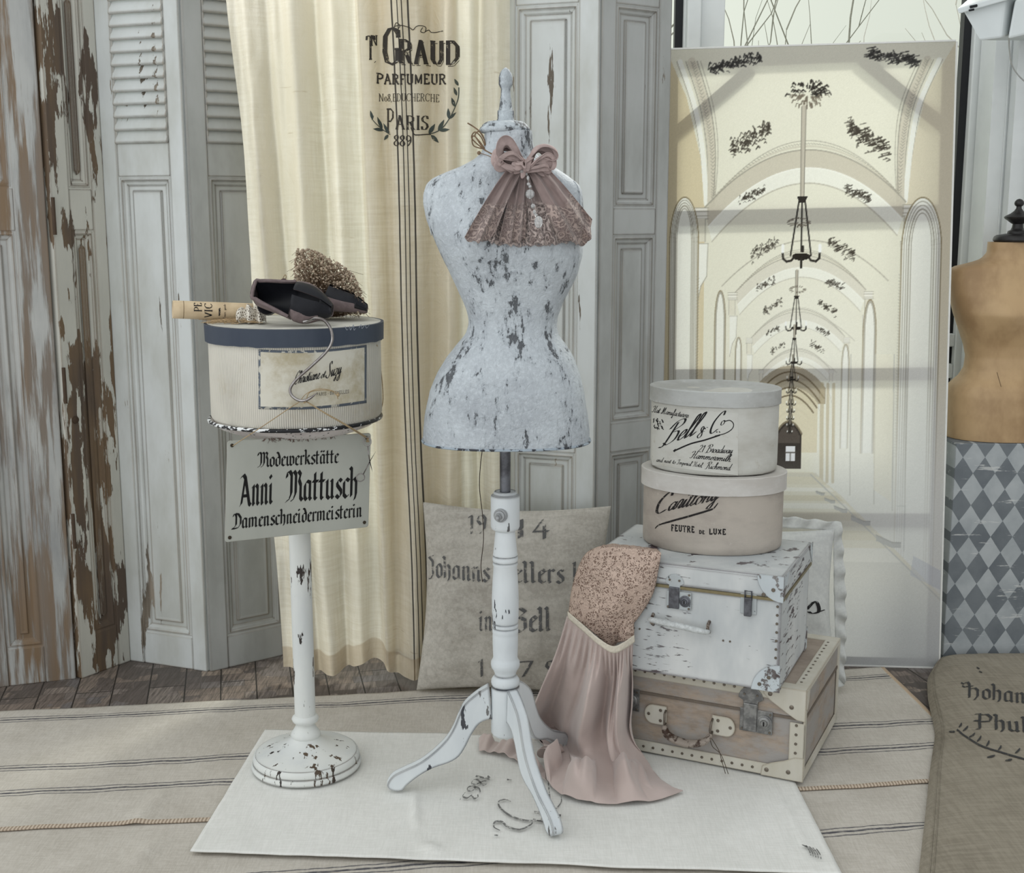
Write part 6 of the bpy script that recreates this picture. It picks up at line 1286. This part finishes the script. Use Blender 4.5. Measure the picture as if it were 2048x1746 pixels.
    bl(1 / (1 + np.exp(-(YY - 800) / 60)) * (1 / (1 + np.exp(-(XX - 1650) / 12))), (238, 238, 234), .75)
    # dark inner passage and door
    P1 = arc(1518, 770, 1668, 768, 722); poly(P1 + [(1668, 800), (1518, 800)], (150, 134, 108), .6); poly(arc(1536, 800, 1652, 798, 765) + [(1652, 900), (1536, 900)], (222, 212, 186), .9)
    for k in range(4): ln(arc(1522 + k * 7, 790 + k * 10, 1664 - k * 7, 788 + k * 10, 735 + k * 16), 1.4, (118, 104, 82), .9)
    for x_, w_ in ((1660, 4), (1672, 3), (1684, 3)): ln([(x_, 760), (x_ + 2, 960)], w_, (190, 176, 146), .6)
    poly(arc(1566, 862, 1620, 862, 836) + [(1620, 934), (1566, 934)], (62, 56, 52)); ln(arc(1566, 862, 1620, 862, 836), 1.6, (130, 118, 98)); poly(arc(1570, 866, 1616, 866, 843) + [(1616, 880), (1570, 880)], (88, 80, 74)); poly([(1587, 887), (1607, 887), (1607, 917), (1587, 917)], (232, 232, 236))
    ln([(1587, 900), (1607, 900)], 1.2, (90, 84, 80)); ln([(1597, 900), (1597, 917)], .9, (90, 84, 80))
    # right wall, floor and plinths
    poly([(1560, 940), (1644, 940), (1700, 985), (1914, 1190), (1914, 1340), (1440, 1340)], (228, 222, 202))
    for k, (ya, yb, c) in enumerate(((942, 950, (206, 200, 184)), (950, 966, (216, 208, 184)), (972, 980, (248, 246, 238)), (988, 1000, (206, 194, 164)), (1004, 1016, (248, 246, 238)), (1022, 1040, (212, 202, 176)), (1060, 1080, (222, 212, 184)), (1095, 1125, (244, 243, 238)), (1125, 1340, (218, 218, 214)))):
        poly([(1440, ya), (1650 + (ya - 940) * 1.0, ya), (1650 + (yb - 940) * 1.0, yb), (1440, yb)], c, .6)
    for (x, y, w) in ((1664, 985, 12), (1684, 1000, 14), (1708, 1018, 18), (1752, 1042, 26), (1812, 1085, 34)): poly([(x - w, y - w * .5), (x, y - 2), (x + w * .5, y - 2), (x + w * .5, y + w * .28), (x, y + w * .28), (x - w, y - w * .15)], (176, 176, 172), .9); ln([(x - w, y - w * .5), (x, y - 2), (x + w * .5, y - 2)], 1, (140, 138, 134), .8)
    ln([(1640, 945), (1700, 1000), (1914, 1200)], 1.2, (176, 176, 172), .8); poly([(1856, 1110), (1914, 1140), (1914, 1180), (1850, 1150)], (176, 180, 196), .5)
    for x in (1718, 1768, 1806, 1832): ln([(x, 700), (x + 4, 980 + (x - 1700) * .35)], 1.2, (196, 194, 186), .8)
    poly([(1768, 700), (1806, 700), (1808, 1000), (1770, 975)], (238, 232, 212), .5); ln([(1820, 1008), (1836, 1008), (1836, 1100)], 1.2, (196, 196, 192), .7)
    # plaster foliage
    def foliage(cx, cy, w, h, n, flip, k=1.0, col=(70, 64, 56)):
        for i in range(n):
            t = rs.rand(); x = cx + flip * (t - .5) * w; y = cy + (.5 - t) * h + rs.randn() * h * .22; a_ = -.5 * flip + rs.randn() * .5; L = (4 + 5 * rs.rand()) * k
            ln([(x, y), (x + L * cos(a_) * .6, y + L * sin(a_) - 1.5 * k), (x + L * cos(a_) * 1.1 * flip, y + L * sin(a_) + 1)], (.6 + rs.rand() * .9) * max(k, .6), col, .75)
    for s, n in ((1, 120), (.655, 80), (.47, 50), (.34, 30)):
        for cx, cy, fp in ((1500, 268, 1), (1745, 268, -1)):
            (qx, qy), = sc([(cx, cy)], s); foliage(qx, qy, 82 * s, 46 * s, n, fp, s)
        if s < 1:
            for cx, cy, fp in ((1500, 340, 1), (1735, 338, -1)): (qx, qy), = sc([(cx, cy)], s * 1.42 if s > .6 else s * 1.3); foliage(qx, qy, 60 * s * 1.3, 26 * s * 1.3, n, fp, s)
    foliage(1470, 118, 110, 22, 110, 1, 1.1, (64, 62, 60)); foliage(1790, 112, 100, 22, 90, -1, 1.1, (64, 62, 60))
    for i in range(90):
        a_ = rs.rand() * 2 * pi; r_ = rs.rand() ** .6; x, y = 1620 + 38 * r_ * cos(a_), 178 + 24 * r_ * sin(a_); ln([(x, y), (x + 6 * cos(a_), y + 3 * sin(a_) - 2), (x + 9 * cos(a_), y + 5 * sin(a_) + 2)], .6 + 1.4 * rs.rand(), dk if y < 182 else (120, 110, 96), .8)
    # chandeliers
    def chand(x, y, s, top):
        ln([(x, top), (x, y - 115 * s)], max(1, 4.5 * s), (196, 188, 172)); ln([(x - 4.5 * s, top), (x - 3.4 * s, y - 115 * s)], .8, (120, 114, 104), .8); ln([(x + 4.5 * s, top), (x + 3.4 * s, y - 115 * s)], .8, (120, 114, 104), .8)
        poly([(x - 11 * s, y - 118 * s), (x + 11 * s, y - 118 * s), (x + 6 * s, y - 106 * s), (x - 6 * s, y - 106 * s)], dk)
        for dx_, dy_ in ((-22, 0), (0, -8), (20, 0)): ln([(x + dx_ * .3 * s, y - 108 * s), (x + dx_ * s, y + dy_ * s)], max(.8, 1.6 * s), dk)
        c = [(x + 19 * s * cos(t), y + 1 * s + (9 if sin(t) > 0 else 6) * s * sin(t)) for t in np.linspace(0, 2 * pi, 20)]; poly(c, (46, 42, 38)); ln([(x, y + 6 * s), (x, y + 24 * s)], max(.8, 2.4 * s), dk)
        for d_ in (-1, 1):
            ln([(x + d_ * 14 * s, y + 2 * s), (x + d_ * 20 * s, y + 10 * s), (x + d_ * 30 * s, y + 12 * s), (x + d_ * 37 * s, y + 6 * s), (x + d_ * 38 * s, y - 6 * s)], max(.8, 2.2 * s), dk); ln([(x + d_ * 38 * s, y - 8 * s), (x + d_ * 38 * s, y - 20 * s)], max(1, 3 * s), (250, 250, 244))
        ln([(x + 3 * s, y - 8 * s), (x + 3 * s, y - 18 * s)], max(1, 2.4 * s), dk)
    chand(1612, 500, 1, 205); chand(1604, 645, .55, 530); chand(1601, 715, .42, 640); chand(1599, 750, .30, 700)
    for k, (y, s) in enumerate(((775, .26), (800, .24), (815, .2), (830, .19), (845, .17), (858, .13))): chand(1597 - k * .4, y, s, y - 40)
    for i in range(26): a_ = rs.rand() * 2 * pi; ln([(1606 + 20 * cos(a_) * rs.rand(), 432 + 7 * sin(a_)), (1606 + 24 * cos(a_), 432 + 9 * sin(a_) + 2)], .9, (110, 100, 88), .8); ln([(1606 + 12 * cos(a_), 568 + 5 * sin(a_)), (1606 + 17 * cos(a_), 568 + 7 * sin(a_))], .8, (120, 112, 100), .8)
    bl(1 / (1 + np.exp(-(YY - 960) / 30)), (232, 232, 228), .45)
    # foot of the print fades to plain grey white
    bl(np.clip((YY - 1150) / 120, 0, 1), (206, 208, 208), .6)
    I[:] = np.clip(I + rs.randn(*I.shape[:2], 1) * 2.0, 0, 255)
    return I, nx, ny, (X0, X1, Y0, Y1)
def crv2(p): return [(q.x, q.y) for q in crv([Vector((a, b, 0)) for a, b in p], 8)]
I, nx, ny, (X0, X1, Y0, Y1) = picture()
cBL, cBR, cTL, cTR = Vector((.473, 3.78, .004)), Vector((1.337, 3.716, .004)), at(1333, 100, 3.955), at(1912, 83, 3.895)
cn = (cTR - cTL).cross(cTL - cBL).normalized(); cn = cn if cn.y < 0 else -cn
def oncv(u, v, o=0.): return cBL.lerp(cBR, u).lerp(cTL.lerp(cTR, u), v) + cn * o
me = bpy.data.meshes.new('picture_canvas'); vs = []
for j in range(ny):
    for i in range(nx): vs.append(oncv(i / (nx - 1), 1 - j / (ny - 1), .0))
org = (cBL + cBR) / 2
ct0 = thing('arcade_picture', 'tall backlit canvas print of a white vaulted hall with chandeliers, leaning by the window', 'picture', org); ct0.name = 'hall_picture'; WM[ct0.name] = Matrix.Translation(org)
V = np.array([tuple(v - org) for v in vs]); idx = np.arange(nx * ny).reshape(ny, nx); F = np.stack([idx[1:, :-1], idx[1:, 1:], idx[:-1, 1:], idx[:-1, :-1]], -1).reshape(-1, 4)
me.from_pydata(V.tolist(), [], F.tolist()); ca_ = me.color_attributes.new('print', 'FLOAT_COLOR', 'POINT')
I = np.clip(I * (1.03, 1.035, 1.05), 0, 252); lin = (I / 255.); lin = np.where(lin <= .04045, lin / 12.92, ((lin + .055) / 1.055) ** 2.4); buf = np.ones((nx * ny, 4), np.float32); buf[:, :3] = lin.reshape(-1, 3); ca_.data.foreach_set('color', buf.ravel())
m = N('canvas_print'); at_ = m.n('ShaderNodeAttribute'); at_.attribute_name = 'print'; m.base(at_.outputs[0], .8, spec=.15); tr = m.n('ShaderNodeBsdfTranslucent'); m.l(at_.outputs[0], tr.inputs[0]); mx = m.n('ShaderNodeMixShader'); mx.inputs[0].default_value = .5
m.l(m.p.outputs[0], mx.inputs[1]); m.l(tr.outputs[0], mx.inputs[2]); m.l(mx.outputs[0], m.out.inputs[0]); me.materials.append(m.m)
o = bpy.data.objects.new('canvas', me); COL.objects.link(o); o.parent = ct0; me.shade_smooth()
wood = plain('stretcher_wood', srgb(96, 92, 88), .8)
edge = plain('canvas_edge', srgb(214, 214, 210), .8, var=.05)
def cbar(u0, v0, u1, v1, hw, mat, name='stretcher_bar', d0=-.004, d1=-.026, ext=0):
    a, b = oncv(u0, v0), oncv(u1, v1); t = (b - a).normalized(); s = t.cross(cn).normalized() * hw
    a, b = a - t * ext, b + t * ext; g = G().prism([a + s + cn * d0, b + s + cn * d0, b - s + cn * d0, a - s + cn * d0], cn * (d1 - d0)); return make(name, g, mat, ct0, smooth=False, bevel=.001)
def vv(py): return 1 - (py - 90) / 1245
cbar(.0, vv(112), 1, vv(104), .028, wood); cbar(.02, 0.010, .98, 0.010, .012, wood); cbar(.022, 0, .022, 1, .020, wood); cbar(.976, 0, .976, 1, .020, wood)
cbar(0, vv(424), 1, vv(420), .026, wood, d0=-.004); cbar(0, vv(741), 1, vv(738), .022, wood); cbar(0, vv(1036), 1, vv(1033), .022, wood)
cbar(.30, vv(130), .02, vv(262), .020, wood); cbar(.68, vv(118), .985, vv(262), .022, wood)
for (a, b) in (((-.003, 0), (-.003, 1)), ((1.003, 0), (1.003, 1)), ((0, 1.0015), (1, 1.0015)), ((0, -.001), (1, -.001))): cbar(*a, *b, .0028, edge, 'canvas_edge', .0015, -.030)

# ================================================================ HARLEQUIN PEDESTAL and brown dress form
def harle():
    m = N('harlequin_paint'); s_ = m.n('ShaderNodeSeparateXYZ'); m.l(m.tc.outputs['Object'], s_.inputs[0]); wb = m.math('MULTIPLY', m.math('SUBTRACT', m.noise(40, 3, .6), .5), .035)
    xx = m.math('ADD', m.math('DIVIDE', m.math('ADD', s_.outputs[0], -.0545), .0683), wb); zz = m.math('DIVIDE', m.math('ADD', s_.outputs[2], -.052), .1015)
    p_ = m.math('ADD', xx, zz); q_ = m.math('SUBTRACT', xx, zz)
    def tri(v): return m.math('FRACT', m.math('MULTIPLY', v, 1.0))
    a = m.math('ABSOLUTE', m.math('SUBTRACT', m.math('FRACT', xx), .5)); b = m.math('ABSOLUTE', m.math('SUBTRACT', m.math('FRACT', zz), .5))
    dia = m.ramp(m.math('ADD', a, b), .49, .515, 1, 0)
    blu = m.mix(m.ramp(m.noise(11, 4, .6), .3, .7), srgb(100, 106, 111), srgb(114, 120, 124)); whi = m.mix(m.ramp(m.noise(9, 4, .6), .3, .7), srgb(170, 175, 177), srgb(150, 156, 159))
    c = m.mix(dia, whi, blu); ch_ = m.ramp(m.noise(24, 6, .7, (.3, 1, 2.4)), .60, .66); c = m.mix(m.math('MULTIPLY', ch_, .7), c, srgb(196, 198, 196))
    w = m.ramp(m.math('MULTIPLY', m.wear(.006, 2), m.noise(30, 4, .7)), .12, .3); c = m.mix(w, c, srgb(72, 70, 68)); c = m.mix(m.ramp(m.noise(70, 5, .7, (2, 1, .3)), .74, .77), c, srgb(66, 62, 60))
    m.base(c, .7); m.bump(m.noise(60, 5, .7, (1, 1, .4)), .0008, .6); return m.m
ped = make('pedestal', G().box(1.373, 1.79, 3.785, 4.08, .0, .704), harle(), bevel=.003, smooth=False); tag(ped, 'tall box pedestal painted with a grey-blue harlequin diamond pattern under the brown dress form', 'pedestal')
FX, FY = 1.572, 3.925
par = N('parchment'); par.base(par.mix(par.ramp(par.noise(5, 5, .65, (1, 1, .6)), .35, .65), srgb(178, 150, 112), srgb(146, 118, 84)), .5, spec=.4); par.bump(par.noise(26, 5, .6), .0014, .5); par = par.m
bf = thing('dress_form', 'old brown parchment dress form with a turned black finial, on the harlequin pedestal', 'dress form', (FX, FY, .705))
T2 = [(484, 1978, .058, .058), (505, 1976, .060, .060), (518, 1964, .064, .064), (526, 1940, .070, .07), (532, 1912, .074, .078), (538, 1901, .078, .08), (560, 1898, .086, .084), (590, 1900, .104, .09), (625, 1908, .122, .094), (655, 1918, .112, .09), (690, 1929, .090, .082), (712, 1933, .084, .08), (735, 1930, .088, .086), (752, 1920, .10, .10), (768, 1902, .12, .118), (785, 1893, .130, .128), (820, 1890, .136, .132), (884, 1889, .136, .132)]
Z2 = sorted([(max(at(r[1], r[0], FY).z, 0), FX - at(r[1], r[0], FY).x, r[2], r[3]) for r in T2])
z_lo, z_hi = .7055, Z2[-1][0]
def body2(a, z):
    hw, f, b = itab(Z2, z); n_ = 2.35; ca, sa = cos(a), sin(a); r = (abs(ca) ** n_ + abs(sa) ** n_) ** (-1 / n_); x = hw * r * ca; y = r * sa * (f if sa < 0 else b)
    if sa < 0:
        for bx in (-.065, .065): y -= .024 * exp(-((x - bx) / .05) ** 2 - ((z - Z(622, FY)) / .055) ** 2)
    return Vector((FX + x, FY + y, z))
g = G(); nzv = 90
vs = [body2(2 * pi * i / 72, lerp(z_lo, z_hi, j / nzv)) for j in range(nzv + 1) for i in range(72)]
g.add(vs, [(j * 72 + i, j * 72 + (i + 1) % 72, (j + 1) * 72 + (i + 1) % 72, (j + 1) * 72 + i) for j in range(nzv) for i in range(72)] + [tuple(range(72))[::-1], tuple(range(nzv * 72, nzv * 72 + 72))])
make('torso', g, par, bf, autos=70)
def rf(py, hw): return (R(hw, py, FY), Z(py, FY))
blackw = plain('ebonised_wood', srgb(40, 38, 38), .35, var=.3)
make('neck_cap', G().lathe([rf(484, 42), rf(481, 45), rf(478, 45), rf(473, 43), rf(470, 38), rf(467, 20)], (FX, FY), 56), blackw, bf, autos=60)
make('finial', G().lathe([rf(470, 20), rf(466, 19), rf(462, 18), rf(460, 13), rf(455, 11), rf(448, 10), rf(446, 14), rf(441, 20), rf(437, 26), rf(434, 27), rf(431, 23), rf(427, 15), rf(422, 9), rf(417, 5.5), rf(413, 5), rf(411, 8), rf(407, 9.5), rf(403, 8.5), rf(399, 5), (.001, Z(397.5, FY))], (FX, FY), 48), blackw, bf, autos=60)
g = G(); g.tube(crv([Vector(body2(-.62 * pi - .1 + .12 * t, Z(738 + 26 * t, FY))) + Vector((0, -.0006, 0)) for t in (0, .3, .6, 1)], 6), .0008, 4)
make('crack', g, plain('crack_dark', srgb(84, 66, 48), .8), bf)

# ================================================================ PILLOWS AND SACKS
def pillow(name, TL, TR, BR, BL, thick_, mat, wr=.006, seed=0, nu=110, nv=110, ruffle=0., dims=None):
    TL, TR, BR, BL = map(Vector, (TL, TR, BR, BL)); nrm = (TR - TL).cross(TL - BL).normalized(); nrm = nrm if nrm.y < 0 else -nrm
    g = G()
    for side_ in (1, -1):
        def fn(u, v, side_=side_):
            p = BL.lerp(BR, u).lerp(TL.lerp(TR, u), v); e_ = (max(0, 4 * u * (1 - u)) ** .42) * (max(0, 4 * v * (1 - v)) ** .42)
            cxy = 1 - .035 * e_ * 0; pin = .020 * (sin(pi * u) * (abs(v - .5) * 2) ** 3); pv = .020 * (sin(pi * v) * (abs(u - .5) * 2) ** 3)
            c = (TL + TR + BR + BL) / 4; p = p + (c - p).normalized() * 0
            p += (TL - BL).normalized() * (-pin if v > .5 else pin) + (BR - BL).normalized() * (-pv if u > .5 else pv)
            ed = 1 - e_
            k = thick_ * e_ * .5 * side_ + wr * e_ * side_ * (nz(p.x * 7, p.z * 7 + p.y * 7, seed) + .5 * nz(p.x * 17 + p.z * 9, p.z * 21, seed + 3) + .35 * sin(p.z * 60 + p.x * 25 + 6 * nz(p.x * 6, p.z * 6, seed)) * max(nz(p.x * 5, p.z * 5, seed + 7), 0) * 2)
            q_ = p + nrm * k; q_.z = max(q_.z, .0135); return q_
        g.grid(fn, nu, nv)
        if side_ == 1: front = lambda u, v, fn=fn: fn(u, v, 1)
    o = make(name, g, mat, autos=180); return o, front
sackm = cloth('grain_sack_linen', srgb(190, 186, 177), srgb(158, 153, 144), 900, wd=.012, wr=9)
pT = (at(846, 1004, 3.545), at(1222, 1012, 3.52), at(1205, 1397, 3.46), at(833, 1380, 3.50))
pl_, pf = pillow('grain_sack_pillow', *pT, .12, sackm, .010, 3); tag(pl_, 'large grey linen grain-sack pillow with faded gothic lettering, behind the dress form stand', 'pillow')
# find surface point under a pixel on the pillow by inverting the bilinear patch
def onpil(px, py):
    u = v = .5
    for _ in range(8):
        p = pT[3].lerp(pT[2], u).lerp(pT[0].lerp(pT[1], u), v); F_ = p.y * cos(TH) - (p.z - CH) * sin(TH); U_ = p.y * sin(TH) + (p.z - CH) * cos(TH)
        qx, qy = 1024 + FPX * p.x / F_, 873 - FPX * U_ / F_; u += (px - qx) / 376; v += (qy - py) / 380
    u = min(max(u, .01), .99); v = min(max(v, .01), .99); p = pf(u, v); return p + Vector((0, -.0025, 0))
oldink = inkmat('faded_sack_ink', srgb(92, 92, 92), fade=.14, sc=70, rough=.95)
g = G()
def ptext(text, x0, x1, yb, xh, g, nib=(2.1, 40), yb1=None): Wd = textw(text, BL); return letter(text, BL, lambda x, y: onpil(lerp(x0, x1, x / Wd), lerp(yb, yb1 if yb1 is not None else yb, x / Wd) - y / 10 * xh), nib, .3, False, g=g)
ptext('19', 940, 978, 1058, 28, g); ptext('1', 1036, 1056, 1065, 28, g, (3.2, 30)); ptext('4', 1070, 1104, 1066, 28, g)
ptext('Johanns', 850, 984, 1148, 28, g, yb1=1156); ptext('Kellers W', 1000, 1190, 1156, 28, g, yb1=1160); ptext('in', 962, 990, 1252, 28, g); ptext('Zell', 1034, 1108, 1252, 30, g, (2.4, 40))
ptext('1', 960, 975, 1352, 28, g); ptext('7', 1040, 1072, 1352, 26, g); ptext('9', 1092, 1118, 1352, 26, g)
make('faded_lettering', g, oldink, pl_, smooth=False)
# white ruffled pillow behind the suitcases
wl = cloth('white_pillow_linen', srgb(206, 208, 204), srgb(188, 190, 188), 900, wd=.006, wr=9)
qT = (Vector((.52, 3.64, .50)), Vector((.955, 3.58, .485)), Vector((.965, 3.50, .03)), Vector((.52, 3.54, .03)))
p2_, pf2 = pillow('ruffled_pillow', *qT, .13, wl, .008, 9, 60, 60); tag(p2_, 'white linen pillow with a ruffled edge standing behind the suitcases against the arcade picture', 'pillow')
def ruff(u, v):
    e_ = u * 3; i = min(int(e_), 2); t = e_ - i; cs = (qT[0], qT[1], qT[2], qT[3]); a, b = cs[i], cs[i + 1]; p = a.lerp(b, t); c = (qT[0] + qT[2]) / 2; d = (p - c); d.normalize()
    return p + d * (-.006 + .034 * v) + Vector((0, -1, 0)) * (.011 * v * sin(u * 150) + .006 * nz(u * 40, v)) + Vector((0, 0, max(0, .050 - p.z)))
make('ruffle', G().grid(ruff, 300, 6), wl, p2_, autos=180, thick=.001)
g = G(); Wd = textw('s', SC)
letter('s', SC, lambda x, y: pf2(lerp(.80, .93, x / Wd), .465 + .012 * y) + Vector((0, -.003, 0)), (.8, 10), .2, g=g); make('printed_letter', g, blackink, p2_, smooth=False)
# long sack lying in the right foreground
sm2 = cloth('beige_sack_linen', srgb(150, 143, 129), srgb(126, 119, 106), 900, wd=.005, wr=8)
SKL = sorted([(fl(a, b).y, fl(a, b).x) for a, b in ((1886, 1320), (1870, 1338), (1853, 1368), (1855, 1410), (1864, 1450), (1870, 1480), (1858, 1560), (1848, 1660), (1838, 1746), (1826, 1850))])
def sack(u, v):
    y = lerp(3.765, 2.20, v); lx = (itab(SKL, y - .03)[0] + itab(SKL, y)[0] + itab(SKL, y + .03)[0]) / 3; x = lerp(lx, 1.95, u); e_ = min(1, min(u, 1 - u) / .16, 1); e2_ = min(1, min(v, 1 - v) / .05)
    h = .034 * sqrt(max(1 - (1 - e_) ** 2, 0)) * sqrt(max(1 - (1 - e2_) ** 2, 0)); return Vector((x, y, .016 + h + .004 * nz(x * 6, y * 6, 2) * e_ + .0015 * nz(x * 24, y * 24, 5)))
g = G(); g.grid(sack, 90, 140); g.grid(lambda u, v: (lambda p: Vector((p.x, p.y, .0155)))(sack(u, v)), 30, 60)
sk = make('long_grain_sack', g, sm2, autos=180); tag(sk, 'long beige linen sack with black gothic lettering lying at the right edge', 'sack')
def onsk(px, py):
    z = .05
    for _ in range(3): p = fl(px, py, z)
    v = (3.765 - p.y) / (3.765 - 2.2); lx = itab(SKL, p.y)[0]; u = (p.x - lx) / (1.95 - lx)
    return sack(min(max(u, 0), 1), min(max(v, 0), 1)) + Vector((0, 0, .0022))
g = G(); sink = inkmat('sack_ink', srgb(62, 62, 62), fade=.08, sc=120, rough=.9)
def sktext(text, x0, x1, y0, y1, xh, g): Wd = textw(text, BL); return letter(text, BL, lambda x, y: onsk(lerp(x0, x1, x / Wd), lerp(y0, y1, x / Wd) - y / 10 * xh), (1.9, 38), .25, False, g=g)
sktext('Hohan', 1932, 2056, 1395, 1408, 20, g); sktext('Phul', 1955, 2062, 1458, 1466, 20, g)
px_line([(1914, 1456), (1934, 1474), (1962, 1492), (2000, 1506), (2050, 1520)], 1.6, g, onsk)
for (x, y, a, b) in ((1918, 1452, 6, -8), (1926, 1460, 10, -8), (1938, 1474, 12, -8), (1954, 1484, 8, -12), (1972, 1494, 6, -12), (1996, 1502, 6, -10), (1990, 1512, -16, 4), (2030, 1508, 10, -10), (2024, 1520, -14, 2), (1910, 1460, -12, -3)): px_line([(x, y), (x + a * .5 + 1.5, y + b * .5), (x + a, y + b)], 1.9, g, onsk, taper=True)
for (x, y) in ((1922, 1366), (1924, 1372), (1952, 1336), (1958, 1344)): px_line([(x, y), (x + 6, y + 3)], 1.2, g, onsk)
make('gothic_lettering', g, sink, sk, smooth=False)
g = G(); 
for off in (.010, .018): g.tube([sack(.012 + off, v) + Vector((0, 0, .001)) for v in np.linspace(.02, .99, 90)], .0012, 5)
make('seam', g, sm2, sk, autos=180)

# ================================================================ white plastic fitting at the top right
wp = plain('white_plastic', srgb(206, 212, 212), .4, var=.04, sc=10)
YF = 3.55
def fp(px, py, dy=0.): return at(px, py, YF + dy)
ft = thing('wall_fitting', 'white tapered plastic fitting on the wall at the top right corner, with a thin cable', 'fitting', fp(1990, 60, .1))
g = G(); A_ = [fp(1922, 22), fp(2006, -6), fp(1994, 62), fp(1956, 80)]; d_ = Vector((.20, .14, 0))
B_ = [fp(1995, -40) + d_ * .0, fp(2080, -20), fp(2060, 60), fp(2022, 76)]
g.add([fp(1924, 20), fp(2012, -2), fp(2003, 76), fp(1960, 82), fp(1990, -30, .22), fp(2085, -30, .22), fp(2068, 58, .2), fp(2026, 66, .2)], [(0, 1, 2, 3), (7, 6, 5, 4), (0, 4, 5, 1), (1, 5, 6, 2), (2, 6, 7, 3), (3, 7, 4, 0)])
make('housing', g, wp, ft, bevel=.006, smooth=False)
g = G(); g.add([fp(1913, 18, -.02), fp(2022, -14, -.02), fp(2024, -2, -.02), fp(1918, 28, -.02), fp(1985, -46, .24), fp(2100, -46, .24), fp(2100, -34, .24), fp(1988, -34, .24)], [(0, 1, 2, 3), (7, 6, 5, 4), (0, 4, 5, 1), (1, 5, 6, 2), (2, 6, 7, 3), (3, 7, 4, 0)])
make('rim', g, wp, ft, bevel=.003, smooth=False)
g = G(); g.add([fp(2030, 0, .0), fp(2100, -20, .0), fp(2100, 58, .0), fp(2016, 78, .0), fp(2030, 0, .16), fp(2100, -20, .16), fp(2100, 58, .16), fp(2016, 78, .16)], [(0, 1, 2, 3), (7, 6, 5, 4), (0, 4, 5, 1), (1, 5, 6, 2), (2, 6, 7, 3), (3, 7, 4, 0)])
make('side_housing', g, wp, ft, bevel=.006, smooth=False)
make('slot', G().tube([fp(1940, 14, -.022), fp(1954, 11, -.022)], .004, 6).tube([fp(1938, 21, -.022), fp(1948, 19, -.022)], .003, 6), black_seal, ft)
make('bracket', G().box(1.50, 1.66, 3.74, 4.10, fp(2030, 62, .2).z + .02, fp(2030, 62, .2).z + .06), wp, ft, bevel=.004, smooth=False)
make('cable', G().tube(crv([at(2018, 72, 3.62), at(2019, 100, 3.66), at(2024, 130, 3.70), at(2038, 152, 3.74), at(2056, 168, 3.78)], 8), .0022, 6), plain('grey_cable', srgb(176, 178, 176), .6), ft, autos=180)
